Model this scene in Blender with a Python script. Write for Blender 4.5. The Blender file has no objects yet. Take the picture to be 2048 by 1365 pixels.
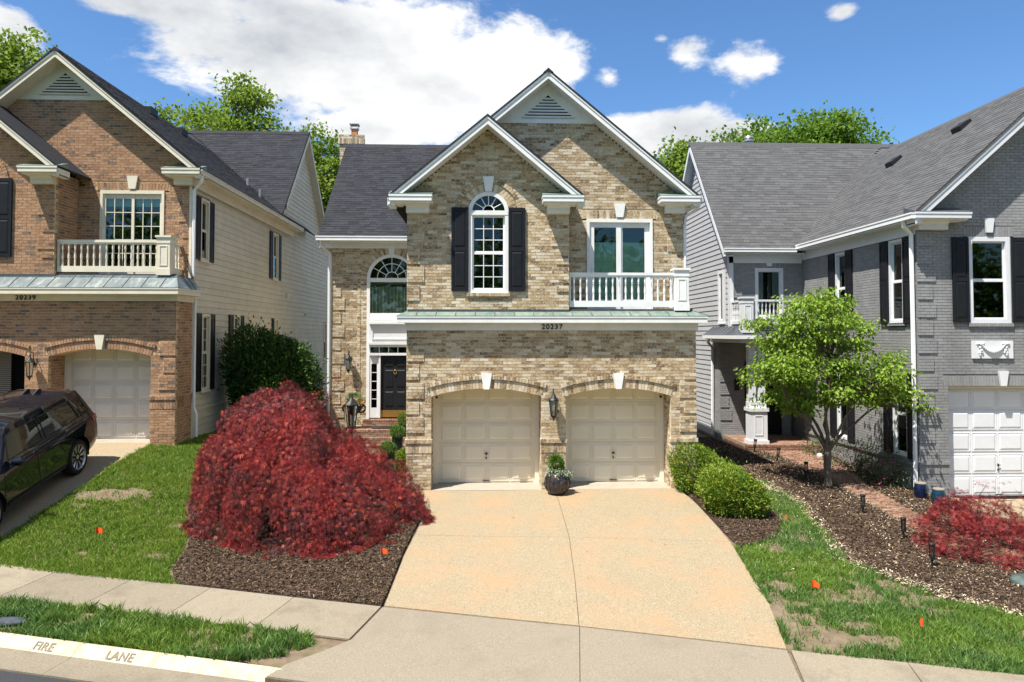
import bpy, bmesh, math, random
import numpy as np
from mathutils import Vector, Matrix, noise
random.seed(7); RNG = np.random.default_rng(11)
S = bpy.context.scene; COL = S.collection
R = math.radians; PI = math.pi
# ------------------------------------------------------------------ camera
CAMLOC = Vector((0.0, -17.26, 3.69)); FPX = 1450.0; PITCH = R(1.8); YAW = math.atan(56 / FPX)
cd = bpy.data.cameras.new('camera'); cam = bpy.data.objects.new('camera', cd); COL.objects.link(cam)
cam.location = CAMLOC; cam.rotation_euler = (PI / 2 + PITCH, 0, -YAW)
cd.sensor_width = 36; cd.lens = FPX / 2048 * 36
cd.shift_y = -(682.5 - (668 - FPX * math.tan(PITCH))) / 2048
cd.clip_start = .1; cd.clip_end = 2000
S.camera = cam
# ------------------------------------------------------------------ sun, sky, exposure
SUN = Vector((1.16, 1.0, -3.0)).normalized()                # direction the light travels
sd = bpy.data.lights.new('sun', 'SUN'); so = bpy.data.objects.new('sun', sd); COL.objects.link(so)
sd.energy = 4.8; sd.angle = R(.53); sd.color = (1, .955, .88)
so.rotation_euler = SUN.to_track_quat('-Z', 'Y').to_euler(); so.location = (-20, -20, 40)
W = bpy.data.worlds.new('World'); S.world = W; W.use_nodes = True
nt = W.node_tree; nt.nodes.clear()
def N(t, typ, **kw):
    n = t.nodes.new(typ)
    for k, v in kw.items(): setattr(n, k, v)
    return n
def setv(n, **kw):
    for k, v in kw.items(): n.inputs[k].default_value = v
    return n
def mth(t, op, a, b=None, clamp=False):
    n = N(t, 'ShaderNodeMath', operation=op, use_clamp=clamp)
    for i, v in enumerate((a, b)):
        if v is None: continue
        if isinstance(v, (int, float)): n.inputs[i].default_value = v
        else: t.links.new(v, n.inputs[i])
    return n.outputs[0]
out = N(nt, 'ShaderNodeOutputWorld'); bg = N(nt, 'ShaderNodeBackground')
nt.links.new(bg.outputs[0], out.inputs[0])
SKY_STR = .15; bg.inputs[1].default_value = SKY_STR
sky = N(nt, 'ShaderNodeTexSky', sky_type='NISHITA')
sky.sun_disc = False
sky.sun_elevation = math.asin(-SUN.z); sky.sun_rotation = math.atan2(-SUN.x, -SUN.y)
sky.air_density = 1.0; sky.dust_density = .3; sky.ozone_density = 2.5; sky.altitude = 100
tint = N(nt, 'ShaderNodeMixRGB', blend_type='MULTIPLY'); tint.inputs[0].default_value = 1; tint.inputs[2].default_value = (.36, .495, .615, 1)
nt.links.new(sky.outputs[0], tint.inputs[1])
tc = N(nt, 'ShaderNodeTexCoord'); sep = N(nt, 'ShaderNodeSeparateXYZ'); nt.links.new(tc.outputs['Generated'], sep.inputs[0])
az = mth(nt, 'ARCTAN2', sep.outputs[0], sep.outputs[1]); el = mth(nt, 'ARCSINE', sep.outputs[2])
def wnoise(scale, detail, rough, off=0., dist=0.):
    mp = N(nt, 'ShaderNodeMapping'); mp.inputs[1].default_value = (off, off * .7, off * 1.3); mp.inputs[3].default_value = (1, 1, 1.9)
    nt.links.new(tc.outputs['Generated'], mp.inputs[0])
    n = N(nt, 'ShaderNodeTexNoise'); setv(n, Scale=scale, Detail=detail, Roughness=rough, Distortion=dist)
    nt.links.new(mp.outputs[0], n.inputs[0]); return n.outputs[0]
nz = wnoise(7, 9, .62, 3.1, .3); nz2 = wnoise(4.2, 8, .6, 7.7); nzf = wnoise(26, 6, .6, 1.7)
# cumulus banks in view, then unseen ones added for fill light: (azimuth, elevation, half width, half height) in radians
CLOUDS = [(-0.209, 0.366, 0.244, 0.097), (-0.061, 0.321, 0.192, 0.077), (-0.415, 0.394, 0.127, 0.038), (0.022, 0.352, 0.121, 0.062), (-0.142, 0.273, 0.128, 0.033), (0.274, 0.368, 0.042, 0.029), (0.359, 0.342, 0.054, 0.032), (0.232, 0.27, 0.111, 0.032), (0.321, 0.26, 0.081, 0.019), (0.176, 0.339, 0.025, 0.017), (0.473, 0.387, 0.022, 0.011), (-0.569, 0.327, 0.029, 0.031), (0.242, 0.383, 0.023, 0.011), (0.111, 0.356, 0.034, 0.028),
          (1.1, .5, .4, .14), (1.7, .35, .4, .12), (2.4, .6, .5, .2), (3.0, .35, .3, .12), (-1.1, .6, .4, .16), (-1.8, .4, .35, .14), (-2.6, .55, .4, .18), (.3, .95, .6, .2), (-.8, 1.0, .6, .18), (2.0, 1.0, .7, .2), (-2.0, .95, .6, .2)]  # unseen banks outside the view, added as neutral white fill
cv = None
for (a, e, w, h) in CLOUDS:
    dx = mth(nt, 'DIVIDE', mth(nt, 'SUBTRACT', az, a), w); dy = mth(nt, 'DIVIDE', mth(nt, 'SUBTRACT', el, e), h)
    d = mth(nt, 'SQRT', mth(nt, 'ADD', mth(nt, 'MULTIPLY', dx, dx), mth(nt, 'MULTIPLY', dy, dy)))
    v = mth(nt, 'MULTIPLY', mth(nt, 'SUBTRACT', 1.0, d), min(1.0, .35 + w * 4))
    cv = v if cv is None else mth(nt, 'SMOOTH_MAX', cv, v)
    if cv is not v: cv.node.inputs[2].default_value = .12
val = mth(nt, 'ADD', cv, mth(nt, 'ADD', mth(nt, 'MULTIPLY', mth(nt, 'SUBTRACT', nz, .5), 1.5), mth(nt, 'MULTIPLY', mth(nt, 'SUBTRACT', nzf, .5), .5)))
mr = N(nt, 'ShaderNodeMapRange', interpolation_type='SMOOTHSTEP'); setv(mr, **{'From Min': .0, 'From Max': .34}); nt.links.new(val, mr.inputs[0])
cr = N(nt, 'ShaderNodeValToRGB'); cr.color_ramp.elements[0].position = .36; cr.color_ramp.elements[0].color = (3.95, 3.95, 3.92, 1)
cr.color_ramp.elements[1].position = .62; cr.color_ramp.elements[1].color = (2.0, 2.12, 2.28, 1)
nt.links.new(mth(nt, 'ADD', mth(nt, 'MULTIPLY', nz2, .8), mth(nt, 'MULTIPLY', cv, .16)), cr.inputs[0])
mx = N(nt, 'ShaderNodeMixRGB'); nt.links.new(mr.outputs[0], mx.inputs[0]); nt.links.new(tint.outputs[0], mx.inputs[1]); nt.links.new(cr.outputs[0], mx.inputs[2])
nt.links.new(mx.outputs[0], bg.inputs[0])
S.view_settings.view_transform = 'Standard'; S.view_settings.look = 'None'; S.view_settings.exposure = 0.95; S.view_settings.gamma = 1
S.render.engine = 'CYCLES'; S.cycles.use_denoising = True; S.cycles.max_bounces = 6; S.cycles.transparent_max_bounces = 12
S.cycles.diffuse_bounces = 3; S.cycles.glossy_bounces = 3; S.cycles.transmission_bounces = 4; S.cycles.sample_clamp_indirect = 6

# ------------------------------------------------------------------ materials
def newmat(name):
    m = bpy.data.materials.new(name); m.use_nodes = True
    t = m.node_tree; b = t.nodes['Principled BSDF']; return m, t, b
def rnd_node(t):
    g = N(t, 'ShaderNodeNewGeometry'); oi = N(t, 'ShaderNodeObjectInfo')
    return mth(t, 'FRACT', mth(t, 'ADD', g.outputs['Random Per Island'], mth(t, 'MULTIPLY', oi.outputs['Random'], 7.31)))
def pos_noise(t, scale, detail=4, rough=.6, vec=(1, 1, 1), dist=0., off=0.):
    g = N(t, 'ShaderNodeNewGeometry'); mp = N(t, 'ShaderNodeMapping'); mp.inputs[3].default_value = vec; mp.inputs[1].default_value = (off, off, off)
    t.links.new(g.outputs['Position'], mp.inputs[0])
    n = N(t, 'ShaderNodeTexNoise'); setv(n, Scale=scale, Detail=detail, Roughness=rough, Distortion=dist); t.links.new(mp.outputs[0], n.inputs[0])
    return n.outputs[0]
def ramp(t, fac, stops, interp='LINEAR'):
    c = N(t, 'ShaderNodeValToRGB'); r = c.color_ramp; r.interpolation = interp
    while len(r.elements) < len(stops): r.elements.new(.5)
    for e, (p, col) in zip(r.elements, stops): e.position = p; e.color = (*col, 1)
    t.links.new(fac, c.inputs[0]); return c.outputs[0]
def mixc(t, fac, a, b, mode='MIX'):
    m = N(t, 'ShaderNodeMixRGB', blend_type=mode)
    for i, v in enumerate((fac, a, b)):
        if isinstance(v, (int, float)): m.inputs[i].default_value = v
        elif isinstance(v, tuple): m.inputs[i].default_value = (*v, 1)
        else: t.links.new(v, m.inputs[i])
    return m.outputs[0]
def bump(t, b, h, strength=.3, dist=.01):
    n = N(t, 'ShaderNodeBump'); setv(n, Strength=strength, Distance=dist); t.links.new(h, n.inputs['Height']); t.links.new(n.outputs[0], b.inputs['Normal'])
def mat(name, c1, c2=None, scale=6., rough=.6, spec=.3, metal=0., bmp=0., bscale=60., bdist=.006, rnd=0., c3=None, s3=30., f3=.5, vec=(1, 1, 1), lo=.35, hi=.65):
    m, t, b = newmat(name); b.inputs['Roughness'].default_value = rough; b.inputs['Specular IOR Level'].default_value = spec; b.inputs['Metallic'].default_value = metal
    col = None
    if c2 is None: b.inputs['Base Color'].default_value = (*c1, 1)
    else:
        col = ramp(t, pos_noise(t, scale, 6, .65, vec), [(lo, c1), (hi, c2)])
        if c3: col = mixc(t, ramp(t, pos_noise(t, s3, 3, .6, vec, off=5.), [(.5, (0, 0, 0)), (.72, (f3, f3, f3))]), col, c3)
    if rnd:
        h = N(t, 'ShaderNodeHueSaturation'); v = mth(t, 'ADD', mth(t, 'MULTIPLY', rnd_node(t), 2 * rnd), 1 - rnd); t.links.new(v, h.inputs['Value'])
        if col is None: h.inputs['Color'].default_value = (*c1, 1)
        else: t.links.new(col, h.inputs['Color'])
        col = h.outputs[0]
    if col is not None: t.links.new(col, b.inputs['Base Color'])
    if bmp: bump(t, b, pos_noise(t, bscale, 4, .6), bmp, bdist)
    return m
def brick_mat(name, stops, smear, dark, ss=13., amt=.75):
    m, t, b = newmat(name); b.inputs['Roughness'].default_value = .88; b.inputs['Specular IOR Level'].default_value = .15
    rn = rnd_node(t); c = ramp(t, rn, stops)
    def n4(sc, o):
        v = pos_noise(t, sc, 4, .62, (1, 1, 1.5), off=o); v.node.noise_dimensions = '4D'; t.links.new(mth(t, 'MULTIPLY', rn, 61.), v.node.inputs['W']); return v
    f1 = ramp(t, n4(ss, 0.), [(.46, (0, 0, 0)), (.60, (amt,) * 3)])
    f2 = ramp(t, n4(ss * .9, 9.), [(.54, (0, 0, 0)), (.64, (amt,) * 3)])
    c = mixc(t, f1, c, smear); c = mixc(t, f2, c, dark)
    c = mixc(t, .8, c, ramp(t, pos_noise(t, .9, 6, .7, (1, 1, .35), off=4.), [(.3, (.74, .73, .71)), (.55, (1, 1, 1)), (.75, (1.1, 1.09, 1.06))]), 'MULTIPLY')
    t.links.new(c, b.inputs['Base Color']); bump(t, b, pos_noise(t, 90, 5, .7), .3, .004); return m
M = {}
M['brick_tan'] = brick_mat('tan_brick', [(0, (.16, .10, .052)), (.16, (.29, .19, .095)), (.42, (.42, .29, .15)), (.7, (.53, .42, .27)), (1, (.66, .585, .45))], (.65, .58, .45), (.24, .16, .09), 19., .6)
M['mortar_tan'] = mat('pale_mortar', (.63, .55, .41), (.55, .47, .34), 8, .95, .1, bmp=.3)
M['brick_red'] = brick_mat('red_brick', [(0, (.12, .095, .085)), (.10, (.17, .12, .10)), (.17, (.29, .155, .088)), (.6, (.36, .192, .108)), (1, (.43, .255, .15))], (.50, .345, .22), (.21, .115, .07), 17., .55)
M['mortar_red'] = mat('buff_mortar', (.60, .46, .27), (.52, .39, .22), 8, .95, .1, bmp=.3)
M['brick_grey'] = brick_mat('grey_painted_brick', [(0, (.235, .235, .232)), (1, (.295, .295, .292))], (.31, .31, .307), (.21, .21, .207), amt=.5)
M['mortar_grey'] = mat('grey_painted_mortar', (0.195, 0.195, 0.1989), (0.2223, 0.2223, 0.2262), 8, .9, .15, bmp=.3)
M['brick_paver'] = brick_mat('paver_brick', [(0, (.16, .08, .05)), (.5, (.27, .135, .085)), (1, (.34, .21, .145))], (.36, .265, .195), (.13, .07, .055), amt=.6)
M['mortar_paver'] = mat('paver_sand', (0.288, 0.24, 0.184), (0.224, 0.184, 0.144), 8, .95, .1)
M['white'] = mat('white_trim', (.80, .80, .78), (.72, .72, .69), 3, .45, .35, bmp=.05)
M['whiteB'] = mat('bright_white_trim', (0.697, 0.7055, 0.714), (0.646, 0.6545, 0.663), 3, .45, .35)
M['cream'] = mat('cream_trim', (.72, .66, .52), (.64, .58, .45), 3, .5, .3, bmp=.05)
M['ivory'] = mat('ivory_garage_paint', (.82, .75, .60), (.78, .71, .56), 1.5, .42, .35)
M['greygd'] = mat('beige_garage_paint', (.66, .62, .54), (.60, .56, .48), 1.5, .45, .35)
M['siding_cream'] = mat('cream_siding', (0.6384, 0.5824, 0.4592), (0.56, 0.5096, 0.392), 2.2, .6, .25, rnd=.04, c3=(0.4816, 0.4704, 0.3584), s3=6, f3=.35)
M['siding_grey'] = mat('grey_siding', (0.38, 0.38, 0.3895), (0.418, 0.418, 0.4275), 2, .6, .25, rnd=.03)
M['shingle_dark'] = mat('charcoal_shingle', (0.0217, 0.02232, 0.02604), (0.0465, 0.04836, 0.05456), 30, .92, .12, rnd=.22, bmp=.4, bscale=160)
M['shingle_grey'] = mat('grey_shingle', (0.075, 0.075, 0.07725), (0.1162, 0.1162, 0.1162), 30, .92, .12, rnd=.16, bmp=.4, bscale=160)
M['black'] = mat('black_paint', (.009, .010, .013), (.013, .014, .017), 5, .5, .22)
M['iron'] = mat('black_iron', (.012, .012, .013), (.03, .03, .03), 20, .5, .4, metal=.3)
M['brass'] = mat('brass', (.72, .46, .13), (.60, .36, .09), 20, .3, .5, metal=.85)
M['copper_green'] = mat('verdigris_copper', (0.117, 0.189, 0.153), (0.216, 0.261, 0.207), 3.5, .5, .35, metal=.15, rnd=.12, c3=(0.324, 0.333, 0.261), s3=5, f3=.6, vec=(1.6, .5, 1))
M['copper_grey'] = mat('weathered_copper', (0.119, 0.1445, 0.1487), (0.17, 0.204, 0.1997), 3, .42, .4, metal=.2, rnd=.08, c3=(0.357, 0.3655, 0.34), s3=4, f3=.8, vec=(1.8, .35, 1))
M['seam'] = mat('dark_seam', (.10, .12, .11), None, rough=.6)
M['metal_dark'] = mat('dark_metal_roof', (.07, .075, .085), (.10, .105, .115), 5, .45, .4, metal=.3)
M['gutter'] = mat('white_gutter', (.80, .80, .79), (.74, .74, .73), 4, .35, .4)
M['dark'] = mat('dark_room', (.006, .007, .008), None, rough=.9, spec=.0)
M['blind_g'] = mat('green_tinted_blind', (.66, .82, .74), (.60, .76, .68), 2, .7, .2)
M['curtain'] = mat('pale_curtain', (.45, .47, .47), (.36, .38, .38), 2, .8, .1)
M['blindw'] = mat('pale_slat', (.78, .78, .77), None, rough=.6)
M['slatgrey'] = mat('grey_slat', (.20, .20, .19), None, rough=.6)
M['clay'] = mat('orange_clay', (.50, .20, .075), (.42, .17, .07), 8, .8, .2)
M['aluminium'] = mat('galvanised_metal', (.5, .5, .5), (.4, .4, .4), 12, .4, .5, metal=.8)
def glass_mat(name, tintc, refl=.12):
    m = bpy.data.materials.new(name); m.use_nodes = True; t = m.node_tree; t.nodes.clear()
    o = N(t, 'ShaderNodeOutputMaterial'); tr = N(t, 'ShaderNodeBsdfTransparent'); tr.inputs[0].default_value = (*tintc, 1)
    g = N(t, 'ShaderNodeBsdfGlossy'); g.inputs['Roughness'].default_value = .02; g.inputs['Color'].default_value = (.9, .95, .95, 1)
    f = N(t, 'ShaderNodeFresnel'); f.inputs[0].default_value = 1.5
    mx_ = N(t, 'ShaderNodeMixShader'); t.links.new(mth(t, 'ADD', f.outputs[0], refl - .04, True), mx_.inputs[0])
    t.links.new(tr.outputs[0], mx_.inputs[1]); t.links.new(g.outputs[0], mx_.inputs[2]); t.links.new(mx_.outputs[0], o.inputs[0]); return m
M['glass'] = glass_mat('window_glass', (.80, .88, .84), .045)
M['glass_dim'] = glass_mat('dark_glass', (.35, .40, .38), .045)
M['lampglass'] = glass_mat('lantern_glass', (.8, .82, .8), .1)
M['carglass'] = glass_mat('car_glass', (.09, .10, .10), .05)

# ------------------------------------------------------------------ mesh builder
class MB:
    def __init__(s): s.v = []; s.f = []
    def add(s, vs, fs):
        o = len(s.v); s.v += [tuple(x) for x in vs]; s.f += [tuple(i + o for i in q) for q in fs]; return s
    def box(s, x0, x1, y0, y1, z0, z1):
        return s.add([(x0, y0, z0), (x1, y0, z0), (x1, y1, z0), (x0, y1, z0), (x0, y0, z1), (x1, y0, z1), (x1, y1, z1), (x0, y1, z1)],
                     [(0, 3, 2, 1), (4, 5, 6, 7), (0, 1, 5, 4), (1, 2, 6, 5), (2, 3, 7, 6), (3, 0, 4, 7)])
    def tbox(s, T, a0, a1, d0, d1, z0, z1):
        p = [T(a, d, z) for z in (z0, z1) for (a, d) in ((a0, d0), (a1, d0), (a1, d1), (a0, d1))]
        return s.add(p, [(0, 3, 2, 1), (4, 5, 6, 7), (0, 1, 5, 4), (1, 2, 6, 5), (2, 3, 7, 6), (3, 0, 4, 7)])
    def prism(s, poly, axis, a0, a1):
        n = len(poly); mk = {'y': lambda p, a: (p[0], a, p[1]), 'x': lambda p, a: (a, p[0], p[1]), 'z': lambda p, a: (p[0], p[1], a)}[axis]
        return s.add([mk(p, a0) for p in poly] + [mk(p, a1) for p in poly],
                     [tuple(range(n)), tuple(range(2 * n - 1, n - 1, -1))] + [(i, (i + 1) % n, (i + 1) % n + n, i + n) for i in range(n)])
    def tprism(s, T, poly, d0, d1):
        n = len(poly)
        return s.add([T(a, d0, z) for a, z in poly] + [T(a, d1, z) for a, z in poly],
                     [tuple(range(n)), tuple(range(2 * n - 1, n - 1, -1))] + [(i, (i + 1) % n, (i + 1) % n + n, i + n) for i in range(n)])
    def lathe(s, prof, c=(0, 0, 0), seg=12, ax='z', rot=0., sq=False):
        vs = []; k = math.sqrt(2) if sq else 1
        for r, z in prof:
            for i in range(seg):
                a = 2 * PI * i / seg + rot; p = (r * k * math.cos(a), r * k * math.sin(a), z)
                if ax == 'x': p = (z, p[0], p[1])
                if ax == 'y': p = (p[0], z, p[1])
                vs.append((c[0] + p[0], c[1] + p[1], c[2] + p[2]))
        fs = [(j * seg + i, j * seg + (i + 1) % seg, (j + 1) * seg + (i + 1) % seg, (j + 1) * seg + i) for j in range(len(prof) - 1) for i in range(seg)]
        m = len(prof) - 1
        fs += [tuple(range(seg))[::-1], tuple(m * seg + i for i in range(seg))]
        return s.add(vs, fs)
    def tube(s, pts, rad, seg=8, cap=True):
        pts = [Vector(p) for p in pts]; n = len(pts); rad = rad if isinstance(rad, (list, tuple)) else [rad] * n
        vs = []; up = Vector((.31, .17, .93)).normalized()
        for i, p in enumerate(pts):
            d = (pts[min(i + 1, n - 1)] - pts[max(i - 1, 0)]).normalized()
            x = d.cross(up)
            if x.length < .05: x = d.cross(Vector((1, 0, 0)))
            x.normalize(); y = d.cross(x)
            for k in range(seg):
                a = 2 * PI * k / seg; vs.append(p + (x * math.cos(a) + y * math.sin(a)) * rad[i])
        fs = [(j * seg + i, j * seg + (i + 1) % seg, (j + 1) * seg + (i + 1) % seg, (j + 1) * seg + i) for j in range(n - 1) for i in range(seg)]
        if cap: fs += [tuple(range(seg))[::-1], tuple((n - 1) * seg + i for i in range(seg))]
        return s.add(vs, fs)
    def mesh(s, name, smooth=False):
        me = bpy.data.meshes.new(name); me.from_pydata(s.v, [], s.f); 
        bm = bmesh.new(); bm.from_mesh(me); bmesh.ops.recalc_face_normals(bm, faces=bm.faces); bm.to_mesh(me); bm.free()
        if smooth: me.polygons.foreach_set('use_smooth', [True] * len(me.polygons))
        return me
def link(name, me, m=None, parent=None, loc=(0, 0, 0)):
    o = bpy.data.objects.new(name, me); COL.objects.link(o); o.location = loc
    if m is not None and not me.materials: me.materials.append(M[m] if isinstance(m, str) else m)
    if parent: o.parent = parent
    return o
def tag(o, label=None, cat=None, group=None, kind=None):
    for k, v in (('label', label), ('category', cat), ('group', group), ('kind', kind)):
        if v: o[k] = v
    return o
def smooth_by_angle(me, ang=35):
    me.polygons.foreach_set('use_smooth', [True] * len(me.polygons))
    try: me.set_sharp_from_angle(angle=R(ang))
    except Exception: pass
    return me
class Thing:
    """an Empty at the base of a thing; parts keep the coordinates they are drawn in (origin at off)"""
    def __init__(s, name, label, cat, base=(0, 0, 0), off=None, group=None, rz=0.):
        s.e = bpy.data.objects.new(name, None); COL.objects.link(s.e); s.e.location = base; s.e.rotation_euler = (0, 0, rz)
        s.base = Vector(base); s.off = Vector(off) if off is not None else Vector(base); s.e.empty_display_size = .2
        tag(s.e, label, cat, group)
    def part(s, name, mb, m, parent=None, smooth=False, label=None):
        me = mb if isinstance(mb, bpy.types.Mesh) else mb.mesh(name, False)
        if smooth: smooth_by_angle(me)
        o = link(name, me, m, parent or s.e, (0, 0, 0) if parent else (s.off - s.base))
        if label: o['label'] = label
        return o
def copy_tree(o, parent=None):
    c = o.copy(); COL.objects.link(c)
    if parent: c.parent = parent
    for ch in list(o.children): copy_tree(ch, c)
    return c
def np_mesh(name, V, F, smooth=False):
    me = bpy.data.meshes.new(name); V = np.ascontiguousarray(V, dtype=np.float32); F = np.ascontiguousarray(F, dtype=np.int32)
    me.vertices.add(len(V)); me.vertices.foreach_set('co', V.ravel())
    k = F.shape[1]; me.loops.add(F.size); me.loops.foreach_set('vertex_index', F.ravel())
    me.polygons.add(len(F)); me.polygons.foreach_set('loop_start', np.arange(0, F.size, k, dtype=np.int32))
    me.polygons.foreach_set('use_smooth', np.full(len(F), bool(smooth))); me.update(calc_edges=True); return me
# pieces: many alike blocks; the 300 that show largest become objects, the rest one mesh of kind stuff
CUBE_V = np.array([(-1, -1, -1), (1, -1, -1), (1, 1, -1), (-1, 1, -1), (-1, -1, 1), (1, -1, 1), (1, 1, 1), (-1, 1, 1)], float)
CUBE_F = np.array([(0, 3, 2, 1), (4, 5, 6, 7), (0, 1, 5, 4), (1, 2, 6, 5), (2, 3, 7, 6), (3, 0, 4, 7)])
_cubes = {}
def cube_mesh(name, m):
    k = (name, m)
    if k not in _cubes:
        me = np_mesh(name, CUBE_V, CUBE_F); me.materials.append(M[m]); _cubes[k] = me
    return _cubes[k]
def rot_yaw_roll(yaw, roll=0.):
    return np.array(Matrix.Rotation(yaw, 3, 'Z') @ Matrix.Rotation(roll, 3, 'Y'))
def emit_pieces(name, P, m, parent, off=(0, 0, 0), limit=300, mass=None, seen=None):
    if not P: return
    C = np.array([p[0] for p in P]); Rm = np.array([p[1] for p in P]); Hh = np.array([p[2] for p in P])
    w = C + np.array(off); d2 = ((w - np.array(CAMLOC)) ** 2).sum(1)
    srt = np.sort(Hh, axis=1); area = srt[:, 1] * srt[:, 2] / d2
    if seen is not None: area = area * np.where(seen(w), 1, 1e-3)
    order = np.argsort(-area); me = cube_mesh(name, m)
    for i in order[:limit]:
        o = bpy.data.objects.new(name, me); COL.objects.link(o); o.parent = parent
        mt = np.eye(4); mt[:3, :3] = Rm[i] * Hh[i][None, :]; mt[:3, 3] = C[i]; o.matrix_basis = Matrix(mt.tolist())
    rest = order[limit:]
    if len(rest):
        V = np.einsum('nij,nkj->nki', Rm[rest], CUBE_V[None] * Hh[rest][:, None, :]) + C[rest][:, None, :]
        F = (CUBE_F[None] + 8 * np.arange(len(rest))[:, None, None]).reshape(-1, 4)
        o = link(mass or (name + '_field'), np_mesh(name + '_field', V.reshape(-1, 3), F), m, parent); o['kind'] = 'stuff'
def chop(ints, a, b):
    r = []
    for (p, q, *e) in ints:
        if b <= p or a >= q: r.append((p, q, *e)); continue
        if a > p: r.append((p, a, *e))
        if b < q: r.append((b, q, *e))
    return r
def plane_map(kind, c):
    if kind == 'F': return (lambda a, d, z: (a, c + d, z)), 0.
    if kind == 'R': return (lambda a, d, z: (c - d, a, z)), PI / 2
    return (lambda a, d, z: (c + d, a, z)), -PI / 2
CH = .0724; BL = .2235; JT = .011
JIT = [1.]
def wall_bricks(P, mo, kind, c, ints, z0, z1, thick=.12, dep=.03, length=BL, course=CH):
    T, yaw = plane_map(kind, c); nrow = max(1, int(round((z1 - z0) / course))); course = (z1 - z0) / nrow
    for i in range(nrow):
        za = z0 + i * course; zc = za + course / 2; offp = (length / 2 if i % 2 else 0) + .013 * random.random()
        for it in ints(zc):
            a, b = it[0], it[1]; pr = it[2] if len(it) > 2 else 0.
            if b - a < .02: continue
            mo.tbox(T, a, b, .007 - pr, thick, za, za + course)
            k = math.floor((a - offp) / length)
            while True:
                p = offp + k * length; q = p + length - JT; k += 1
                if p >= b: break
                p2, q2 = max(p, a + .001), min(q, b - .001)
                if q2 - p2 < .025: continue
                j = random.uniform(-.0008, .0012) * JIT[0]; hz = (course - JT) / 2
                P.append((T((p2 + q2) / 2, dep - pr - j, zc), rot_yaw_roll(yaw, random.uniform(-.0015, .0015)), ((q2 - p2) / 2, dep, hz)))
def band_bricks(P, mo, kind, c, a, b, z0, z1, pr=.012, w=.0724, thick=.1):
    """soldier or rowlock band"""
    T, yaw = plane_map(kind, c); mo.tbox(T, a, b, .007 - pr, thick, z0, z1); n = max(1, int(round((b - a) / w))); s = (b - a) / n
    for i in range(n):
        P.append((T(a + (i + .5) * s, .03 - pr, (z0 + z1) / 2), rot_yaw_roll(yaw), ((s - .010) / 2, .03, (z1 - z0 - .008) / 2)))
def arc_bricks(P, T, yaw, cx, cz, r0, r1, a0, a1, pr=.0, dep=.03, w=.0724, skip=None):
    rm = (r0 + r1) / 2; n = max(1, int(round(abs(a1 - a0) * r0 / w)))
    for i in range(n):
        a = a0 + (a1 - a0) * (i + .5) / n
        if skip and skip(rm * math.sin(a)): continue
        P.append((T(cx + rm * math.sin(a), dep - pr, cz + rm * math.cos(a)), rot_yaw_roll(yaw, a), ((abs(a1 - a0) * rm / n - .010) / 2, dep, (r1 - r0 - .008) / 2)))
def arc_poly(cx, cz, r0, r1, a0, a1, n=24):
    A = [a0 + (a1 - a0) * i / n for i in range(n + 1)]
    return [(cx + r1 * math.sin(a), cz + r1 * math.cos(a)) for a in A] + [(cx + r0 * math.sin(a), cz + r0 * math.cos(a)) for a in reversed(A)]
def strip_ring(mb, T, cx, cz, r0, r1, a0, a1, d0, d1, n=24):
    for i in range(n):
        b0, b1 = a0 + (a1 - a0) * i / n, a0 + (a1 - a0) * (i + 1) / n
        mb.tprism(T, [(cx + r * math.sin(b), cz + r * math.cos(b)) for r, b in ((r0, b0), (r1, b0), (r1, b1), (r0, b1))], d0, d1)
def shingles(P, O, ad, bd, B, ints, exp=.14, tw=.30, t=.010):
    O = Vector(O); ad = Vector(ad).normalized(); bd = Vector(bd).normalized(); nn = ad.cross(bd).normalized()
    if nn.z < 0: nn = -nn
    tilt = .055; b2 = (bd * math.cos(tilt) - nn * math.sin(tilt)).normalized(); n2 = (nn * math.cos(tilt) + bd * math.sin(tilt)).normalized()
    Rm = np.array([[ad.x, b2.x, n2.x], [ad.y, b2.y, n2.y], [ad.z, b2.z, n2.z]])
    for i in range(int(B / exp) + 1):
        b0 = i * exp; o2 = random.random() * tw
        for (a0, a1) in ints(b0 + exp * .5):
            a = a0 - o2
            while a < a1:
                w = tw * random.uniform(.55, 1.35); p, q = max(a, a0), min(a + w, a1); a += w
                if q - p < .03: continue
                th = t * random.choice((.4, .45, .58)); L = exp + .05
                c = O + ad * ((p + q) / 2) + bd * (b0 + L / 2) + nn * (.012 + th)
                P.append((tuple(c), Rm, ((q - p) / 2 - .0015, L / 2, th)))
def siding(P, kind, c, ints, z0, z1, exp=.18, piece=3.4):
    T, yaw = plane_map(kind, c); tl = .11
    s = 1
    Rm = np.array(Matrix.Rotation(yaw, 3, 'Z') @ Matrix.Rotation(-tl, 3, 'X'))
    for i in range(int((z1 - z0) / exp + .5)):
        zc = z0 + (i + .5) * exp; k0 = random.random() * piece
        for (a, b) in ints(zc):
            cuts = [a]; x = a + k0 * .8 + .3
            while x < b - .25: cuts.append(x); x += piece * random.uniform(.7, 1.1)
            cuts.append(b)
            for p, q in zip(cuts, cuts[1:]):
                P.append((T((p + q) / 2, -.010, zc), Rm, ((q - p) / 2 - .0015, .009, exp / 2 + .012)))

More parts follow.
